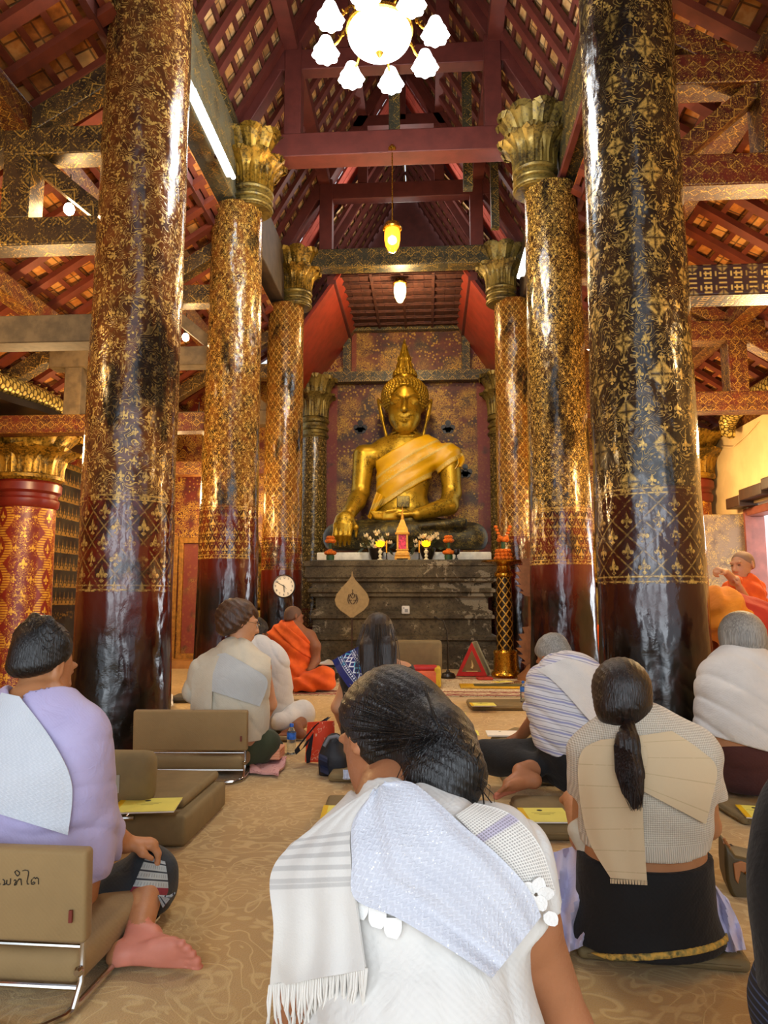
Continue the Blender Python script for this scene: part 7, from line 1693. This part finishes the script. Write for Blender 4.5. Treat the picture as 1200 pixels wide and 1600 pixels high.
def monk_bowing():
    t = thing('person', 'monk bending low in a saffron robe behind the grey-bobbed woman', 'person', (2.35, 5.1, 0))
    Y = 5.1; hip = P(1190, 985, Y); sh = P(1128, 958, Y+.05); hc = P(1103, 968, Y+.1); f = V(-.35, -.2, -.9); up = (-.95, 0, .2)
    tor = U(.08, cone(hip, sh, .17, .16, ((0, 1, 0), .9)), cone(sh+V(0, -.14, -.02), sh+V(0, .16, -.02), .07)); legs = U(.05, cone(hip, V(hip.x-.02, hip.y-.08, .5), .13, .08), cone(V(hip.x-.02, hip.y-.08, .5), V(hip.x+.05, hip.y-.08, .08), .075, .05), cone(hip, V(hip.x+.02, hip.y+.12, .08), .13, .05))
    arms = U(.02, cone(sh+V(0, -.17, -.03), sh+V(-.02, -.2, -.3), .055, .042), cone(sh+V(-.02, -.2, -.3), sh+V(-.05, -.05, -.5), .04, .03), cone(sh+V(0, .18, -.03), sh+V(-.02, .16, -.3), .055, .042), cone(sh+V(-.02, .16, -.3), sh+V(-.05, .05, -.5), .04, .03))
    hs = U(.01, hand(sh+V(-.05, -.05, -.5), (-.1, .2, -1), (0, 1, 0), .17, .3, 1), hand(sh+V(-.05, .05, -.5), (-.1, -.2, -1), (0, -1, 0), .17, .3, 1)); ft = U(.01, foot(V(hip.x+.05, hip.y-.08, .08), (-1, 0, 0), (0, 0, 1), .24), foot(V(hip.x+.02, hip.y+.12, .08), (-1, 0, 0), (0, 0, 1), .24))
    sdf('body', U(.012, U(.03, tor, legs, arms, cone(sh, hc+V(.05, 0, .02), .065, .055), head_f(hc, f, up, 1.05)), hs, ft), .009, SKD, t)
    sdf('hair', skullcap(hc, f, up, 1.05, .004, -.02, .07), .008, plain('shaven scalp', '#6a4c38', .7), t)
    ro = U(.06, tor.grow(.03), cone(sh+V(.02, -.1, 0), sh+V(.03, -.14, -.24), .11, .09), cone(sh+V(.1, 0, 0), P(1165, 990, Y), .16, .12)) & half(P(1160, 960, Y), (1, 0, .35)).grow(.0)
    sdf('robe', ro.disp(lambda p: .010*np.sin((p@A3((.75, .1, -.6)))*60+2.5*hsh(p, 5)), .015), .008, SAFF, t)
    sdf('inner_robe', (U(.05, tor.grow(.022), cone(hip+V(-.1, 0, 0), hip+V(-.02, 0, -.3), .19, .2)) & half(P(1152, 960, Y), (-1, 0, -.3))).disp(folds(.008, 55, (.5, 0, .8)), .012), .009, REDOR, t)
    sdf('lower_robe', (cone(hip+V(.05, 0, -.05), V(hip.x+.05, hip.y, .2), .17, .22).disp(folds(.01, 46, (1, .4, 0)), .015)) & half((0, 0, .12), (0, 0, -1)), .01, ORANGE, t)
monk_bowing()
def monk_hidden():
    t = thing('person', 'monk in orange mostly hidden between the two dark columns, only a strip of robe showing', 'person', (2.3, 8.9, 0))
    Y = 8.9; px = 956; hc = P(px+6, 962, Y); f = V(-.5, .8, -.1); up = (0, 0, 1); pel, che, nb = P(px, 1050, Y), P(px, 1006, Y), P(px+3, 982, Y); sl, sr = P(px-24, 994, Y), P(px+26, 994, Y)
    tor = torso_f(pel, pel.lerp(che, .5), che, nb, sl, sr, .22, .2, .2, (0, 1, 0), .75)
    sdf('body', U(.03, tor, cone(nb, hc, .06, .055), head_f(hc, f, up, 1.05), cone(sr, P(px+34, 1036, Y), .06, .045)), .014, SKD, t)
    sdf('hair', skullcap(hc, f, up, 1.05, .004, -.02, .07), .012, plain('shaven scalp', '#6a4c38', .7), t)
    sdf('robe', (U(.05, tor.grow(.03), cone(sl, P(px-28, 1050, Y), .1, .13), cone(pel, pel+V(.3, -.1, -.05), .22, .14), cone(pel, pel+V(-.25, -.1, -.05), .22, .14)).disp(folds(.012, 40, (1, 0, .3)), .02)) & half((0, 0, .02), (0, 0, -1)), .014, ORANGE, t)
monk_hidden()
# ================================================================ person at the edge with long black hair
def person_edge():
    t = thing('person', 'person with long black hair and dark striped clothing, cut off by the picture edge', 'person', (.78, 1.4, 0))
    Y = 1.42; hc = P(1344, 1120, Y); f = V(0, 1, -.1); up = (0, .1, 1); pel, che, nb = P(1364, 1590, Y), P(1352, 1370, Y), P(1348, 1225, Y); sl, sr = P(1277, 1285, Y), P(1432, 1285, Y)
    tor = torso_f(pel, pel.lerp(che, .5), che, nb, sl, sr, .17, .15, .155, (0, 1, 0), .66)
    arms = U(.02, cone(sl, P(1274, 1480, Y+.05), .048, .038), cone(P(1274, 1480, Y+.05), P(1322, 1540, Y+.3), .037, .028), cone(sr, P(1452, 1480, Y+.05), .05, .04)); hnd = hand(P(1322, 1540, Y+.3), (.5, .7, -.3), (0, 0, -1), .16, .4, 1)
    sdf('body', U(.012, U(.03, tor, arms, cone(nb, hc, .055, .05), head_f(hc, f, up)), hnd), .009, SK2, t)
    sdf('top', U(.02, tor.grow(.012), cone(sl, P(1274, 1480, Y+.05), .06, .05)) & half(P(1352, 1560, Y), (0, 0, -1)), .009, BLACKC, t)
    sm = Mt('dark blue striped cloth'); x, y, z = sm.xyz('Object'); l = ((z*1.+x*.5)*70).fr(); sm.set(col=sm.mix((l-.5).ab().lt(.12, .05), '#14161f', '#3e4c6e'), rough=.85); sm.bump(l, .2, .003)
    sdf('skirt', (U(.05, cone(pel, pel+V(0, 0, .12), .19, .16, ((0, 1, 0), .85)), cone(pel+V(-.06, .05, -.02), P(1314, 1560, Y+.35), .12, .08), cone(pel+V(.1, .05, -.02), V(1.1, 1.75, .12), .12, .08), cone(P(1277, 1500, Y-.02), P(1284, 1650, Y-.02), .045, .06)) & half((0, 0, .02), (0, 0, -1))), .009, sm.mat, t)
    hr = U(.03, skullcap(hc, f, up, 1.03, .02, -.07, .06), cone(hc+V(0, -.04, 0), P(1337, 1420, Y-.13), .1, .07, ((0, 1, 0), .7)), cone(P(1290, 1230, Y-.09), P(1274, 1340, Y-.13), .05, .05, ((0, 1, 0), .7)), cone(P(1274, 1340, Y-.13), P(1267, 1440, Y-.13), .05, .04, ((0, 1, 0), .7)), cone(P(1382, 1230, Y-.09), P(1397, 1430, Y-.13), .06, .04)).disp(lambda p: .003*np.sin(p[:, 0]*260+4*hsh(p, 8)), .006)
    sdf('hair', hr, .007, HB, t)
person_edge()
# ---------------------------------------------------------------- light, sky, camera
def lamp(name, kind, loc, power, col, size=.1, rot=None, sy=None, spread=None):
    l = bpy.data.lights.new(name, kind); l.energy = power; l.color = col
    if kind == 'AREA':
        l.size = size
        if sy: l.shape = 'RECTANGLE'; l.size_y = sy
        if spread: l.spread = spread
    elif kind != 'SUN': l.shadow_soft_size = size
    o = bpy.data.objects.new(name, l); COL.objects.link(o); o.location = loc
    if rot is not None: o.rotation_euler = rot
    o['kind'] = 'helper'
    return o
def aim(o, target):
    o.rotation_euler = (V(*target)-o.location).to_track_quat('-Z', 'Y').to_euler()
w = bpy.data.worlds.new('World'); SC.world = w; w.use_nodes = True
bg = w.node_tree.nodes['Background']; bg.inputs[0].default_value = (.82, .9, 1, 1); bg.inputs[1].default_value = .9
# daylight through the open doors behind the camera and the door in the right wall
o = lamp('daylight_front_doors', 'AREA', (-.2, -2.9, 2.6), 42, (.84, .92, 1), 6.5, sy=3.0); aim(o, (-.3, 4, 1.6))
for x in (-2.9, -.4, 2.1):
    o = lamp('daylight_doorway', 'AREA', (x, -2.7, 1.5), 34, (.84, .92, 1), 1.2, sy=2.5); aim(o, (x*.9, 4, 1.4))
o = lamp('daylight_side_door', 'AREA', (4.9, 8.65, 1.4), 55, (.9, .95, 1), 1.3, sy=2.0); aim(o, (2, 7.5, 1))
WARM = (1, .66, .3)
for x, y, z, p in ((-2.86, 5.25, 4.12, 9), (-2.86, 8.05, 4.12, 9), (-3.6, 6.3, 2.5, 95), (-3.6, 9.2, 2.5, 85), (3.0, 6.2, 2.5, 95), (3.0, 9.0, 2.5, 70), (-3.8, 3.6, 3.2, 45), (3.2, 3.4, 3.2, 45), (-3.3, 10.6, 2.6, 25)):
    lamp('aisle_bulb_and_fill', 'POINT', (x, y, z), p, WARM, .12)
lamp('pendant_light', 'POINT', (XC, Y2, 4.95), 60, (1, .72, .34), .08)
lamp('rear_pendant_light', 'POINT', (-.4, 10.9, 5.7), 60, (1, .74, .4), .08)
o = lamp('chandelier_light', 'POINT', (XC, 5.4, 5.3), 160, (.95, .97, 1), .45)
# spot washes added to brighten the statue, no lamp hangs there
o = lamp('statue_fill_spot', 'SPOT', (-1.6, 8.9, 5.2), 170, (1, .86, .54), .12); o.data.spot_size = .85; o.data.spot_blend = .8; aim(o, (-.5, 12, 2.9))
o = lamp('statue_fill_spot', 'SPOT', (.9, 8.9, 5.2), 170, (1, .86, .54), .12); o.data.spot_size = .85; o.data.spot_blend = .8; aim(o, (-.3, 12, 2.9))
cam = bpy.data.cameras.new('camera'); co = bpy.data.objects.new('camera', cam); COL.objects.link(co)
cam.sensor_fit = 'VERTICAL'; cam.sensor_height = 36; cam.lens = FPX/1600*36; cam.clip_start = .05
R3_ = Matrix((CR, CU, -CF)).transposed(); lamp('roof_gap_daylight', 'POINT', (XC, 11.2, 7.4), 40, (1, .93, .88), .3)
co.matrix_world = Matrix.Translation(CAM) @ R3_.to_4x4()
SC.camera = co
SC.view_settings.view_transform = 'Standard'; SC.view_settings.look = 'None'; SC.view_settings.gamma = 1; SC.view_settings.exposure = .55; SC.view_settings.use_curve_mapping = False
SC.cycles.use_denoising = True
try: SC.cycles.denoiser = 'OPENIMAGEDENOISE'
except Exception: pass
SC.cycles.max_bounces = 6; SC.cycles.diffuse_bounces = 3; SC.cycles.glossy_bounces = 3; SC.cycles.transmission_bounces = 6; SC.cycles.sample_clamp_indirect = 6; SC.cycles.caustics_reflective = False; SC.cycles.caustics_refractive = False
SC.cycles.use_adaptive_sampling = True; SC.cycles.adaptive_threshold = .05
